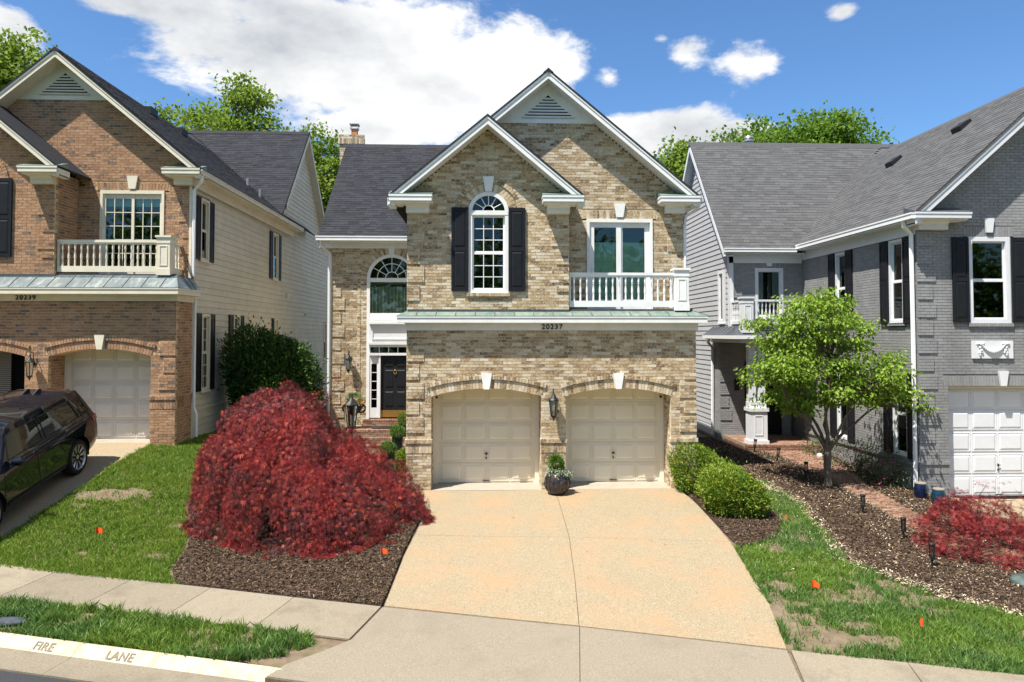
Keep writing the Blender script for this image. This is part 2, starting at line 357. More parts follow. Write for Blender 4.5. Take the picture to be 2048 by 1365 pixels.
# ------------------------------------------------------------------ house parts
def window(H, T, a0, a1, z0, z1, cols=1, rows=1, sashes=2, trim='white', cas=.075, d=.02, glass='glass', back='dark', curtain=None, name='window', sill=True, meet=True):
    """double hung window set in an opening a0..a1, z0..z1"""
    f = MB(); e = .004
    f.tbox(T, a0, a0 + cas, d - .035, d + .09, z0, z1); f.tbox(T, a1 - cas, a1, d - .035, d + .09, z0, z1)
    f.tbox(T, a0 + cas, a1 - cas, d - .033, d + .09, z1 - cas, z1); f.tbox(T, a0 + cas, a1 - cas, d - .033, d + .09, z0, z0 + cas * .9)
    w = H.part(name, f, trim)
    b0, b1, y0, y1 = a0 + cas, a1 - cas, z0 + cas * .9, z1 - cas
    sb = MB(); st = .04; hh = (y1 - y0) / sashes
    for s in range(sashes):
        q0, q1 = y0 + s * hh, y0 + (s + 1) * hh; ds = d + .012 + (0 if s == 0 else .022) * (1 if sashes > 1 else 0)
        sb.tbox(T, b0, b0 + st, ds, ds + .03, q0, q1); sb.tbox(T, b1 - st, b1, ds, ds + .03, q0, q1)
        sb.tbox(T, b0 + st, b1 - st, ds + .001, ds + .03, q1 - st, q1); sb.tbox(T, b0 + st, b1 - st, ds + .001, ds + .03, q0, q0 + st)
        gx0, gx1, gz0, gz1 = b0 + st, b1 - st, q0 + st, q1 - st
        for i in range(1, cols): x = gx0 + (gx1 - gx0) * i / cols; sb.tbox(T, x - .009, x + .009, ds + .003, ds + .022, gz0, gz1)
        for j in range(1, rows): z = gz0 + (gz1 - gz0) * j / rows; sb.tbox(T, gx0, gx1, ds + .004, ds + .021, z - .009, z + .009)
        for i in range(cols):
            for j in range(rows):
                p = MB(); p.tbox(T, gx0 + (gx1 - gx0) * i / cols, gx0 + (gx1 - gx0) * (i + 1) / cols, ds + .012, ds + .016, gz0 + (gz1 - gz0) * j / rows, gz0 + (gz1 - gz0) * (j + 1) / rows)
                H.part('pane', p, glass, w)
    H.part('sash', sb, trim, w)
    bk = MB(); bk.tbox(T, a0 + .01, a1 - .01, d + .2, d + .21, z0 + .01, z1 - .01); H.part('room_backing', bk, back, w)
    if curtain:
        kind, mm, lo, hi = curtain; c = MB()
        if kind == 'slats':
            n = int((hi - lo) / .045)
            for i in range(n): z = lo + (hi - lo) * i / n; c.tbox(T, b0, b1, d + .08, d + .1, z, z + .034)
        elif kind == 'drape':
            for s0, s1 in ((b0, b0 + (b1 - b0) * .3), (b1 - (b1 - b0) * .3, b1)):
                n = 7
                for i in range(n): x = s0 + (s1 - s0) * i / n; c.tbox(T, x, x + (s1 - s0) / n * .9, d + .09 + .015 * (i % 2), d + .12 + .015 * (i % 2), lo, hi)
        else: c.tbox(T, b0, b1, d + .1, d + .11, lo, hi)
        H.part('curtain' if kind == 'drape' else 'blind', c, mm, w)
    if sill:
        s = MB(); s.tbox(T, a0 - .02, a1 + .02, d - .07, d + .03, z0 - .035, z0 - .001); H.part('sill', s, trim, w)
    return w
def shutter(H, T, a0, a1, z0, z1, m='black', d=-.045):
    f = MB(); f.tbox(T, a0, a1, d, d + .03, z0, z1)
    st = .06; zm = z0 + (z1 - z0) * .5
    for (q0, q1) in ((z0, z0 + .09), (zm - .045, zm + .045), (z1 - .09, z1)): f.tbox(T, a0 + st, a1 - st, d - .011, d, q0, q1)
    f.tbox(T, a0, a0 + st, d - .012, d, z0, z1); f.tbox(T, a1 - st, a1, d - .012, d, z0, z1)
    s = H.part('shutter', f, m)
    for (q0, q1) in ((z0 + .09, zm - .045), (zm + .045, z1 - .09)):
        p = MB(); raised(p, T, a0 + st + .012, a1 - st - .012, q0 + .015, q1 - .015, d - .0005, d - .012, .035); H.part('shutter_panel', p, m, s)
    return s
def raised(mb, T, a0, a1, z0, z1, d0, d1, ins):
    v = [T(a, d0, z) for a, z in ((a0, z0), (a1, z0), (a1, z1), (a0, z1))] + [T(a, d1, z) for a, z in ((a0 + ins, z0 + ins), (a1 - ins, z0 + ins), (a1 - ins, z1 - ins), (a0 + ins, z1 - ins))]
    mb.add(v, [(4, 5, 6, 7), (0, 1, 5, 4), (1, 2, 6, 5), (2, 3, 7, 6), (3, 0, 4, 7), (0, 3, 2, 1)])
def garage_door(H, T, a0, a1, z0, z1, d, m, rows=5, cols=4, handle=True):
    rh = (z1 - z0) / rows; f = MB()
    for r in range(rows): f.tbox(T, a0, a1, d, d + .04, z0 + r * rh + .003, z0 + (r + 1) * rh - .003)
    f.tbox(T, a0, a1, d + .02, d + .05, z0, z1)
    g = H.part('garage_door', f, m); cw = (a1 - a0 - .06) / cols
    # moulding round each panel, and the raised panel itself
    mo = MB()
    for r in range(rows):
        for c in range(cols):
            x0, x1 = a0 + .03 + c * cw + .035, a0 + .03 + (c + 1) * cw - .035; q0, q1 = z0 + r * rh + .055, z0 + (r + 1) * rh - .05
            for (u0, u1, w0, w1) in ((x0, x1, q1, q1 + .018), (x0, x1, q0 - .018, q0), (x0 - .018, x0, q0 - .018, q1 + .018), (x1, x1 + .018, q0 - .018, q1 + .018)):
                mo.tbox(T, u0, u1, d - .010, d - .0005, w0, w1)
            p = MB(); raised(p, T, x0 + .008, x1 - .008, q0 + .008, q1 - .008, d - .0006, d - .018, .045); H.part('panel', p, m, g)
    H.part('panel_moulding', mo, m, g); sl_ = MB(); sl_.tbox(T, a0, a1, d + .004, d + .05, z0 - .03, z0 - .001); H.part('weather_seal', sl_, 'iron', g)
    if handle:
        xm = (a0 + a1) / 2; h = MB(); h.tbox(T, xm - .045, xm + .045, d - .05, d - .035, z0 + rh * 1.42, z0 + rh * 1.46); h.tbox(T, xm - .012, xm + .012, d - .035, d - .02, z0 + rh * 1.38, z0 + rh * 1.5)
        H.part('handle', h, 'iron', g)
        h = MB(); h.lathe([(.02, 0), (.02, .02)], T(xm, d - .03, z0 + rh * 1.22), 10, 'y'); H.part('lock', h, 'iron', g)
        h = MB(); h.tbox(T, xm - .09, xm + .09, d - .035, d - .02, z0 + .035, z0 + .055); H.part('pull', h, 'iron', g)
    return g
def keystone(H, T, ax, z0, z1, w0, w1, m, pr=.05, lab=None):
    k = MB(); k.tprism(T, [(ax - w0 / 2, z0), (ax + w0 / 2, z0), (ax + w1 / 2, z1), (ax - w1 / 2, z1)], -pr, .05); return H.part('keystone', k, m)
BAL = [(.019, 0), (.019, .13), (.012, .14), (.02, .155), (.013, .17), (.024, .25), (.021, .33), (.012, .47), (.018, .485), (.011, .50), (.02, .52), (.019, .535), (.019, .66)]
_bal = {}
def balusters(H, T, a0, a1, n, z0, z1, d, m, parent):
    k = (m, round(z1 - z0, 3))
    if k not in _bal:
        b = MB(); s = (z1 - z0) / .66
        b.lathe([(r * 1.25, z * s) for r, z in BAL], seg=8, rot=PI / 8); me = b.mesh('baluster'); smooth_by_angle(me, 40); _bal[k] = me
    for i in range(n):
        link('baluster', _bal[k], m, parent, T(a0 + (a1 - a0) * (i + .5) / n, d, z0))
def post_box(H, x0, x1, y0, y1, z0, z1, m, parent):
    b = MB(); cx, cy, hw, hd = (x0 + x1) / 2, (y0 + y1) / 2, (x1 - x0) / 2, (y1 - y0) / 2
    b.box(x0, x1, y0, y1, z0, z1 - .05)
    b.box(x0 - .015, x1 + .015, y0 - .015, y1 + .015, z0, z0 + .16); b.box(x0 - .012, x1 + .012, y0 - .012, y1 + .012, z1 - .20, z1 - .05)
    b.box(x0 - .04, x1 + .04, y0 - .04, y1 + .04, z1 - .05, z1)
    p = H.part('railing_post', b, m, parent)
    fr = MB(); q0, q1 = z0 + .24, z1 - .26
    for (u0, u1, w0, w1) in ((x0 + .06, x1 - .06, q1 - .02, q1), (x0 + .06, x1 - .06, q0, q0 + .02), (x0 + .06, x0 + .08, q0 + .02, q1 - .02), (x1 - .08, x1 - .06, q0 + .02, q1 - .02)):
        fr.box(u0, u1, y0 - .012, y0 - .0005, w0, w1)
    return p, fr
def text_part(H, txt, loc, size, m, parent, rx=PI / 2, depth=.006, name='lettering', mtx=None, offset=0., spacing=1.1):
    cu = bpy.data.curves.new('t', 'FONT'); cu.body = txt; cu.size = size; cu.extrude = depth; cu.align_x = 'CENTER'; cu.offset = offset; cu.space_character = spacing
    o = bpy.data.objects.new('t', cu); COL.objects.link(o); bpy.context.view_layer.update()
    me = bpy.data.meshes.new_from_object(o.evaluated_get(bpy.context.evaluated_depsgraph_get())); bpy.data.objects.remove(o)
    q = bpy.data.objects.new(name, me); COL.objects.link(q); me.materials.clear(); me.materials.append(M[m]); q.parent = parent
    q.matrix_basis = mtx if mtx is not None else Matrix.Translation(loc) @ Matrix.Rotation(rx, 4, 'X')
    return q
def slope_board(mb, p, q, up, dn, y0, y1):
    """board following a rake line p->q (x,z), from up to dn below the line"""
    mb.prism([(p[0], p[1] - up), (q[0], q[1] - up), (q[0], q[1] - dn), (p[0], p[1] - dn)], 'y', y0, y1)
def gable_trim(H, pk, eL, eR, yf, yw, yb, trim, roofm, vis=(True, True)):
    """roof slabs, fascia and soffit of a gable facing the street"""
    rf = MB()
    for e in (eL, eR): slope_board(rf, pk, e, 0, .05, yf - .03, yb)
    r = H.part('roof', rf, roofm)
    fs = MB(); sf = MB()
    for e in (eL, eR):
        slope_board(fs, pk, e, .053, .235, yf, yf + .03)
        slope_board(fs, pk, e, .053, .105, yf - .018, yf - .0005)
        slope_board(sf, pk, e, .20, .228, yf + .0305, yw + .05)
    for e, sg in ((eL, 1), (eR, -1)): fs.box(min(e[0], e[0] + sg * .16), max(e[0], e[0] + sg * .16), yf + .031, yw + .04, e[1] - .235, e[1] - .056)
    H.part('rake_fascia', fs, trim, r); H.part('soffit', sf, trim, r)
    return r
def eave_return(H, x0, x1, yf, yw, z, trim, capm, bx0, bx1, side):
    """boxed cornice return under a gable end"""
    yf -= .033
    b = MB(); b.box(x0, x1, yf, yw + .02, z - .15, z); b.box(x0 - .012, x1 + .012, yf - .014, yw + .02, z - .052, z + .004)
    b.box(x0 + .05, x1 - .05, yf + .06, yw + .02, z - .19, z - .15)
    p = H.part('cornice_return', b, trim)
    c = MB(); c.prism([(yf - .02, z + .006), (yw, z + .16), (yw, z + .006)], 'x', x0 - .015, x1 + .015); H.part('return_cap', c, capm, p)
    k = MB(); k.box(bx0, bx1, yw - .17, yw + .02, z - .38, z - .191); H.part('frieze_block', k, trim, p)
    k = MB(); k.prism([(yw - .17, z - .20), (yw - .24, z - .1915), (yw - .171, z - .26)], 'x', bx0, bx1); H.part('moulding', k, trim, p)
def downspout(H, pts, m='gutter', r=.042):
    d = MB(); d.tube(pts, r, 6); return H.part('downspout', d, m)

XL, XR = -1.83, 5.09
def colonial(st):
    main = st == 'main'
    off = (0, 0, 0) if main else (-12.9, 1.46, .92)
    H = Thing('brick_house', 'tan brick house with white trim and two ivory garage doors, number 20237' if main else 'red brick house with cream siding, number 20239, behind the parked car', 'house',
              (1.63 + off[0], 4 + off[1], off[2]), off)
    brick, mort, tr = ('brick_tan', 'mortar_tan', 'white') if main else ('brick_red', 'mortar_red', 'cream')
    zc = 4.12 if main else 3.93; ov = .28 if main else .40
    TF, _ = plane_map('F', 0.); TS, _ = plane_map('F', 1.05)
    P = []; mo = MB(); zb = -.4
    OP = [(-1.245, 1.365), (1.945, 4.475)]
    def arch_geo(o):
        cx = (o[0] + o[1]) / 2; hw = (o[1] - o[0]) / 2; sg = .19; r = (hw * hw + sg * sg) / (2 * sg); return cx, hw, r, 2.39 - r
    QB = [(1.32 + i * .4344, .30 if i % 2 else .41) for i in range(5)]     # quoins: bottom, width
    def low(z):
        I = [(XL, XR, 0.)]
        for o in OP:
            cx, hw, r, cz = arch_geo(o); r2 = r + .32
            if z < 2.2: w = hw
            elif z < cz + r2: w = min(math.sqrt(max(0, r2 * r2 - (z - cz) ** 2)), hw + .32 * hw / r)
            else: continue
            I = chop(I, cx - w, cx + w)
        for zq, wq in QB:
            if zq < z < zq + .362:
                J = []
                for it in I:
                    p, q = it[0], it[1]
                    if p < XL + .01: J += [(p, min(q, p + wq), .024), (min(q, p + wq), q, 0.)]
                    elif q > XR - .01: J += [(p, max(p, q - wq), 0.), (max(p, q - wq), q, .024)]
                    else: J.append(it)
                I = J
        return I
    wall_bricks(P, mo, 'F', 0., low, zb, .87); wall_bricks(P, mo, 'F', 0., low, 1.2, 3.77 if main else 3.60)
    for a, b in ((XL, OP[0][0]), (OP[0][1], OP[1][0]), (OP[1][1], XR)):
        band_bricks(P, mo, 'F', 0., a - .012, b + .012, .87, 1.10, .010, .0724); band_bricks(P, mo, 'F', 0., a - .03, b + .03, 1.10, 1.2, .035, .0724)
    for o in OP:
        cx, hw, r, cz = arch_geo(o); am = math.asin(hw / r)
        arc_bricks(P, TF, 0., cx, cz, r, r + .215, -am, am, .002, .2, .0724, lambda x: abs(x) < .11)
        arc_bricks(P, TF, 0., cx, cz, r + .217, r + .315, -am * 1.03, am * 1.03, .032, .06, .0724, lambda x: abs(x) < .13)
        strip_ring(mo, TF, cx, cz, r + .004, r + .31, -am, am, .007, .76, 16); strip_ring(mo, TF, cx, cz, r + .05, r + .46, -am * 1.10, am * 1.10, .0125, .11, 16)
        for kind, x in (('R', o[0]), ('L', o[1])):      # jambs
            wall_bricks(P, mo, kind, x, lambda z: [(.004, .74)], zb, 2.2, .1)
    # bay wall
    wc, wh, ws = .105, .475, 6.60
    bp, bL, bR = (.08, 8.83), (-2.24, 6.90), (2.36, 6.93)
    QU = [(4.45 + i * .4344, .41 if i % 2 else .30) for i in range(5)]
    def bay(z):
        hwid = (8.60 - z) / .843
        I = [(max(XL, .08 - hwid), min(2.03, .08 + hwid), 0.)]
        if z < ws: w = wh if z > 4.66 else 0
        else: w = math.sqrt(max(0, (wh + .32) ** 2 - (z - ws) ** 2))
        if w: I = chop(I, wc - w, wc + w)
        for zq, wq in QU:
            if zq < z < zq + .362:
                J = []
                for it in I:
                    p, q = it[0], it[1]
                    if p < XL + .01: J += [(p, p + wq, .024), (p + wq, q, 0.)]
                    elif q > 2.02: J += [(p, q - wq, 0.), (q - wq, q, .024)]
                    else: J.append(it)
                I = J
        return I
    wall_bricks(P, mo, 'F', 0., bay, 4.18, 8.55)
    arc_bricks(P, TF, 0., wc, ws, wh, wh + .215, -PI / 2, PI / 2, .002, .04, .0724, lambda x: abs(x) < .07)
    arc_bricks(P, TF, 0., wc, ws, wh + .217, wh + .315, -PI / 2, PI / 2, .03, .04, .0724, lambda x: abs(x) < .09)
    strip_ring(mo, TF, wc, ws, wh, wh + .31, -PI / 2, PI / 2, .007, .12); strip_ring(mo, TF, wc, ws, wh + .05, wh + .42, -PI / 2, PI / 2, .0125, .11)
    band_bricks(P, mo, 'F', 0., wc - wh - .04, wc + wh + .04, 4.58, 4.665, .05, .0724)
    # wall set back behind the balcony, with the main gable
    mp, mL, mR = (1.60, 10.30), (-2.2, 7.13), (5.42, 7.13)
    SD = (2.61, 4.30, 4.30, 6.62)
    QS = [(4.45 + i * .4344, .41 if i % 2 else .30) for i in range(5)]
    def setb(z):
        lo = 2.03 if z < 6.75 else max(.08 + (8.55 - z) / .843, 1.6 - (10.05 - z) / .83)
        I = [(lo, min(XR, 1.6 + (10.05 - z) / .83), 0.)]
        if z < SD[3] + .22: I = chop(I, SD[0] - (.0 if z < SD[3] else .12), SD[1] + (.0 if z < SD[3] else .12))
        for zq, wq in QS:
            if zq < z < zq + .362:
                I = [x for it in I for x in (([(it[0], it[1] - wq, 0.), (it[1] - wq, it[1], .024)]) if it[1] > XR - .01 else [it])]
        return I
    wall_bricks(P, mo, 'F', 1.05, setb, 4.18, 9.06)
    T, yw_ = plane_map('F', 1.05)
    n = 22
    for i in range(n):      # jack arch over the sliding door
        x = SD[0] - .1 + (SD[1] - SD[0] + .2) * (i + .5) / n; xm = (SD[0] + SD[1]) / 2
        if abs(x - xm) < .1: continue
        P.append((T(x, .028, SD[3] + .11), rot_yaw_roll(0, (x - xm) * .16), (.034, .03, .104)))
    mo.tbox(T, SD[0] - .12, SD[1] + .12, .007, .12, SD[3], SD[3] + .22); mo.tbox(T, SD[0] - .2, SD[1] + .2, .0125, .11, SD[3] + .005, SD[3] + .36)
    # returns on the right
    wall_bricks(P, mo, 'R', 2.03, lambda z: [(.032, 1.05)], 4.18, 6.85); 
    wall_bricks(P, mo, 'R', XR, lambda z: [(.032, 1.02)], zb, .87); wall_bricks(P, mo, 'R', XR, lambda z: [(.032, 1.02)], 1.2, 3.77 if main else 3.60)
    band_bricks(P, mo, 'R', XR, .0, 1.02, .87, 1.1, .010); band_bricks(P, mo, 'R', XR, -.02, 1.02, 1.1, 1.2, .035)
    wall = H.part('brick_wall', mo, mort)
    body = MB(); body.box(XL + .02, XR - .25, .96, 12.6 if main else 20, zb, 4.2); body.box(XL + .02, 2.0, .2, 1.3, 4.2, 6.9); body.box(XL + .02, XR - .25, 1.25, 12.6 if main else 20, 4.2, 7.0)
    H.part('wall_core', body, mort)
    if main:
        sd_ = []
        siding(sd_, 'R', XR - .012, lambda z: [(1.05, 12.6)], .2, 6.9)
    # ------- frieze, fascia and copper pent roof over the garage
    fz = 3.77 if main else 3.60
    t = MB(); t.box(XL - .03, XR + .03, -.045, .0, fz, zc - .14); t.box(XL - .05, XR + .05, -.075, -.0455, zc - .19, zc - .14)
    t.box(XR + .003, XR + .045, -.044, 1.02, fz, zc - .14)
    t.box(XL - .2, XR + .20, -ov, .02, zc - .17, zc - .02); t.box(XL - .215, XR + .215, -ov - .015, .02, zc - .055, zc - .015)
    t.box(XR + .0465, XR + .20, .0201, 1.05, zc - .17, zc - .02); t.box(XR + .0465, XR + .215, .0201, 1.05, zc - .055, zc - .015)
    fr = H.part('frieze', t, tr)
    text_part(H, '20237' if main else '20239', (1.62 if main else 1.38, -.058, fz + .03), .17, 'iron', fr, name='house_number', offset=.003, spacing=1.22)
    cm = 'copper_green' if main else 'copper_grey'; zt = 4.235 if main else 4.245
    base = MB(); base.box(XL + .01, XR - .01, -.02, 1.04, zc - .02, zt - .02); pent = H.part('pent_roof', base, cm)
    xs = np.linspace(XL - .215, XR + .215, 17); e0 = -ov - .02; zlo = zc - .008
    def topx(x): return min(max(x, XL + .0), XR - .02)
    for a, b in zip(xs, xs[1:]):
        pm = MB(); pm.add([(a, e0, zlo), (b, e0, zlo), (topx(b), .06, zt), (topx(a), .06, zt), (a, e0, zlo - .006), (b, e0, zlo - .006), (topx(b), .06, zt - .006), (topx(a), .06, zt - .006)], [(0, 1, 2, 3), (4, 7, 6, 5), (0, 4, 5, 1), (1, 5, 6, 2), (2, 6, 7, 3), (3, 7, 4, 0)])
        H.part('roof_panel', pm, cm, pent)
    for a in xs[1:-1]:
        sm = MB(); sm.tube([(a, e0 + .004, zlo + .012), (topx(a), .06, zt + .012)], .009, 5); H.part('seam', sm, 'seam', pent)
    for q0, q1 in ((.06, .4), (.4, .75), (.75, 1.05)):
        pm = MB(); a, b = XR - .02, XR + .215
        pm.add([(b, e0 if q0 < .1 else q0, zlo), (b, q1, zlo), (a, q1, zt), (a, q0, zt)], [(0, 1, 2, 3)]); H.part('roof_panel', pm, cm, pent)
        sm = MB(); sm.tube([(b, q0 if q0 > .1 else e0, zlo + .01), (a, q0, zt + .01)], .009, 5); H.part('seam', sm, 'seam', pent)
    dk = MB(); dk.box(2.05, XR - .03, .06, 1.049, zt - .015, zt + .012); H.part('balcony_deck', dk, 'metal_dark')
    fl = MB(); fl.box(XL + .02, 2.02, -.006, .006, zt - .02, zt + .035); fl.box(2.05, XR - .05, .075, .085, zt, zt + .05); H.part('flashing', fl, 'metal_dark')
    # ------- garage openings
    for k, o in enumerate(OP):
        cx, hw, r, cz = arch_geo(o)
        jm = MB(); jm.box(o[0] + .004, o[0] + .11, .70, .82, .0, 2.55); jm.box(o[1] - .11, o[1] - .004, .70, .82, .0, 2.55); jm.box(o[0] + .11, o[1] - .11, .701, .82, 2.5, 2.6)
        H.part('door_jamb', jm, 'ivory' if main else 'cream')
        if main or k == 1: garage_door(H, TF, o[0] + .11, o[1] - .11, .025, 2.49, .76, 'ivory' if main else 'greygd', handle=main)
        else:
            bk = MB(); bk.box(o[0] + .1, o[1] - .1, .9, .95, .02, 2.6); ob = H.part('dark_opening', bk, 'dark')
            for i in range(40): 
                sl = MB(); sl.box(-.9, .52, .80, .84, .3 + i * .052, .3 + i * .052 + .03); H.part('blind_slat', sl, 'slatgrey', ob)
        sl = MB(); sl.add([(o[0], -.02, .004), (o[1], -.02, .004), (o[1], .84, .022), (o[0], .84, .022), (o[0], -.02, -.2), (o[1], -.02, -.2), (o[1], .84, -.2), (o[0], .84, -.2)], [(0, 1, 2, 3), (0, 4, 5, 1), (1, 5, 6, 2), (2, 6, 7, 3), (3, 7, 4, 0), (4, 7, 6, 5)])
        H.part('garage_sill', sl, mat('garage_sill_concrete', (.62, .56, .46), (.54, .48, .39), 4, .8, .2) if 'gsill' not in M else M['gsill'])
        keystone(H, TF, cx, 2.375, 2.375 + .37, .135, .255, tr, .06)
        sn = MB(); sn.lathe([(.03, 0), (.03, .05), (.02, .07)], (o[0] + .09 if k == 0 else o[1] - .09, .62, 2.13), 8, 'y'); H.part('sensor', sn, 'iron')
    # ------- arched window and shutters
    z0, z1 = 4.665, ws - .02
    w = window(H, TF, wc - wh, wc + wh, z0, z1 + .02, 3, 3, 2, tr if not main else 'white', .085, .03, 'glass_dim')
    fm = MB(); strip_ring(fm, TF, wc, ws + .005, wh - .085, wh + .005, -PI / 2, PI / 2, -.01, .12); fm.tbox(TF, wc - wh + .001, wc + wh - .001, -.012, .12, ws - .07, ws + .035)
    r1 = wh - .085; rc = .12
    strip_ring(fm, TF, wc, ws + .035, rc, rc + .025, -PI / 2, PI / 2, .03, .05, 12)
    for a in (-60, -30, 0, 30, 60):
        s_, c_ = math.sin(R(a)), math.cos(R(a)); ww = .010
        fm.tprism(TF, [(wc + s_ * rc - c_ * ww, ws + .035 + c_ * rc + s_ * ww), (wc + s_ * rc + c_ * ww, ws + .035 + c_ * rc - s_ * ww), (wc + s_ * (r1 - .02) + c_ * ww, ws + .02 + c_ * r1 - s_ * ww), (wc + s_ * (r1 - .02) - c_ * ww, ws + .02 + c_ * r1 + s_ * ww)], .031, .049)
    fan = H.part('fanlight', fm, 'white' if main else 'cream', w)
    for i in range(6):
        a0_, a1_ = R(-90 + 30 * i), R(-60 + 30 * i); pn = MB()
        pn.tprism(TF, arc_poly(wc, ws + .03, rc, r1, a0_, a1_, 4), .04, .044); H.part('pane', pn, 'glass_dim', w)
    bk = MB(); bk.tprism(TF, arc_poly(wc, ws + .03, 0.001, r1 + .02, -PI / 2, PI / 2, 16), .115, .118); H.part('room_backing', bk, 'dark', w)
    keystone(H, TF, wc, 7.09, 7.45, .15, .27, tr, .045)
    shutter(H, TF, -.775, wc - wh - .005, 4.70, 6.70); shutter(H, TF, wc + wh + .005, .985, 4.70, 6.70)
    # ------- sliding balcony door
    sx0, sx1, sz0, sz1 = SD
    f = MB(); cs = .07
    f.tbox(TS, sx0, sx0 + cs, -.03, .1, sz0, sz1); f.tbox(TS, sx1 - cs, sx1, -.03, .1, sz0, sz1); f.tbox(TS, sx0 + cs, sx1 - cs, -.028, .1, sz1 - cs - .02, sz1)
    dn = H.part('balcony_door', f, tr)
    xm = (sx0 + sx1) / 2; 
    for k, (a, b) in enumerate(((sx0 + cs, xm + .04), (xm - .04, sx1 - cs))):
        d0 = .015 if k == 0 else .05; lf = MB(); s1 = .125 if main else .07; zt_ = sz1 - cs - .02
        lf.tbox(TS, a, a + s1, d0, d0 + .033, sz0, zt_); lf.tbox(TS, b - s1, b, d0, d0 + .033, sz0, zt_)
        lf.tbox(TS, a + s1, b - s1, d0 + .001, d0 + .033, zt_ - .13, zt_); lf.tbox(TS, a + s1, b - s1, d0 + .001, d0 + .033, sz0, sz0 + .26)
        if not main:
            for i in (1, 2): x = a + s1 + (b - a - 2 * s1) * i / 3; lf.tbox(TS, x - .01, x + .01, d0 + .004, d0 + .028, sz0 + .26, zt_ - .13)
            for j in range(1, 5): z = sz0 + .26 + (zt_ - .13 - sz0 - .26) * j / 5; lf.tbox(TS, a + s1, b - s1, d0 + .005, d0 + .027, z - .01, z + .01)
        leaf = H.part('door_leaf', lf, 'white' if main else tr, dn)
        nc, nr = (1, 1) if main else (3, 5)
        for i in range(nc):
            for j in range(nr):
                pn = MB(); gx0, gx1, gz0, gz1 = a + s1, b - s1, sz0 + .26, zt_ - .13
                pn.tbox(TS, gx0 + (gx1 - gx0) * i / nc, gx0 + (gx1 - gx0) * (i + 1) / nc, d0 + .014, d0 + .018, gz0 + (gz1 - gz0) * j / nr, gz0 + (gz1 - gz0) * (j + 1) / nr); H.part('pane', pn, 'glass', dn)
        if main:
            bl = MB(); top = 6.03
            for i in range(30): z = sz0 + .24 + (top - sz0 - .24) * i / 30; bl.tbox(TS, a + s1 - .02, b - s1 + .02, .10 + .006 * (i % 2), .112 + .006 * (i % 2), z, z + (top - sz0 - .24) / 30 - .002)
            H.part('blind', bl, 'blind_g', dn)
        else:
            bl = MB(); bl.tbox(TS, a + .05, b - .05, .12, .125, sz1 - .42, sz1 - .1); H.part('blind', bl, 'blind_g', dn)
    bk = MB(); bk.tbox(TS, sx0 + .01, sx1 - .01, .17, .18, sz0, sz1 - .01); H.part('room_backing', bk, 'dark', dn)
    keystone(H, TS, xm, sz1 + .04, sz1 + .39, .17, .29, tr, .05)
    hd = MB(); hd.tube([TS(sx0 + .13 if main else sx1 - .13, -.035, 5.15), TS(sx0 + .13 if main else sx1 - .13, -.05, 5.25), TS(sx0 + .13 if main else sx1 - .13, -.035, 5.35)], .012, 6); H.part('handle', hd, 'white', dn)
    # ------- balcony railing
    rl = MB(); yr = .13; wt = 'white' if main else 'cream'
    px0, px1 = 4.60, 4.92
    rl.box(2.05, px0, yr - .05, yr + .05, 5.10, 5.165); rl.box(2.05, px0, yr - .035, yr + .035, 5.055, 5.10)
    rl.box(2.05, px0, yr - .035, yr + .035, zt + .10, zt + .25); rl.box(2.05, 2.09, yr - .034, yr + .034, zt + .25, 5.055)
    rl.box(4.72, 4.80, yr + .16, 1.05, 5.10, 5.165); rl.box(4.725, 4.795, yr + .16, 1.05, zt + .10, zt + .25); rl.box(3.3, 3.36, yr - .02, yr + .02, zt + .012, zt + .10)
    ra = H.part('balcony_railing', rl, wt)
    TB, _ = plane_map('F', 0.); balusters(H, TB, 2.09, px0, 16, zt + .25, 5.055, yr, wt, ra)
    TR_, _ = plane_map('R', 4.76); balusters(H, TR_, yr + .18, 1.0, 4, zt + .25, 5.10, 0., wt, ra)
    po, frm = post_box(H, px0, px1, yr - .16, yr + .16, zt + .012, 5.27, wt, ra); H.part('post_panel', frm, wt, ra)
    # ------- gables
    shm = 'shingle_dark'
    r = gable_trim(H, mp, mL, mR, .60, 1.05, 11.0 if main else 13.5, tr, shm)
    gable_trim(H, bp, bL, bR, -.45, 0., 3.6, tr, shm)
    for x in (mp[0],):
        rc_ = MB(); rc_.prism([(x - .13, mp[1] - .09), (x, mp[1] + .025), (x + .13, mp[1] - .09)], 'y', .565, 11.0 if main else 12); H.part('ridge_cap', rc_, shm, r)
    eave_return(H, -2.2, -1.22, -.45, 0., 6.93, tr, 'copper_green', XL - .01, -1.30, -1)
    eave_return(H, 1.38, 2.33, -.45, 0., 6.93, tr, 'copper_green', 1.50, 2.04, 1)
    eave_return(H, 4.42, 5.40, .60, 1.05, 7.14, tr, 'copper_green', 4.60, XR + .01, 1)
    # gable vent
    TS2 = TS
    vb = MB(); vb.tprism(TS2, [(.36, 9.06), (2.84, 9.06), (1.6, 10.09)], -.012, .03)
    vt = H.part('gable_vent', vb, tr)
    vd = MB(); vd.tprism(TS2, [(.98, 9.215), (2.28, 9.215), (1.63, 9.78)], -.016, -.0125); H.part('vent_opening', vd, 'dark', vt)
    for i in range(7):
        z = 9.20 + i * .078; hw = (9.80 - z) * 1.16 - .02
        if hw < .06: break
        s_ = MB(); s_.add([TS2(1.63 - hw, -.055, z), TS2(1.63 + hw, -.055, z), TS2(1.63 + hw - .05, -.018, z + .052), TS2(1.63 - hw + .05, -.018, z + .052), TS2(1.63 - hw, -.048, z - .008), TS2(1.63 + hw, -.048, z - .008), TS2(1.63 + hw - .05, -.017, z + .03), TS2(1.63 - hw + .05, -.017, z + .03)], [(0, 1, 2, 3), (4, 7, 6, 5), (0, 4, 5, 1), (1, 5, 6, 2), (2, 6, 7, 3), (3, 7, 4, 0)])
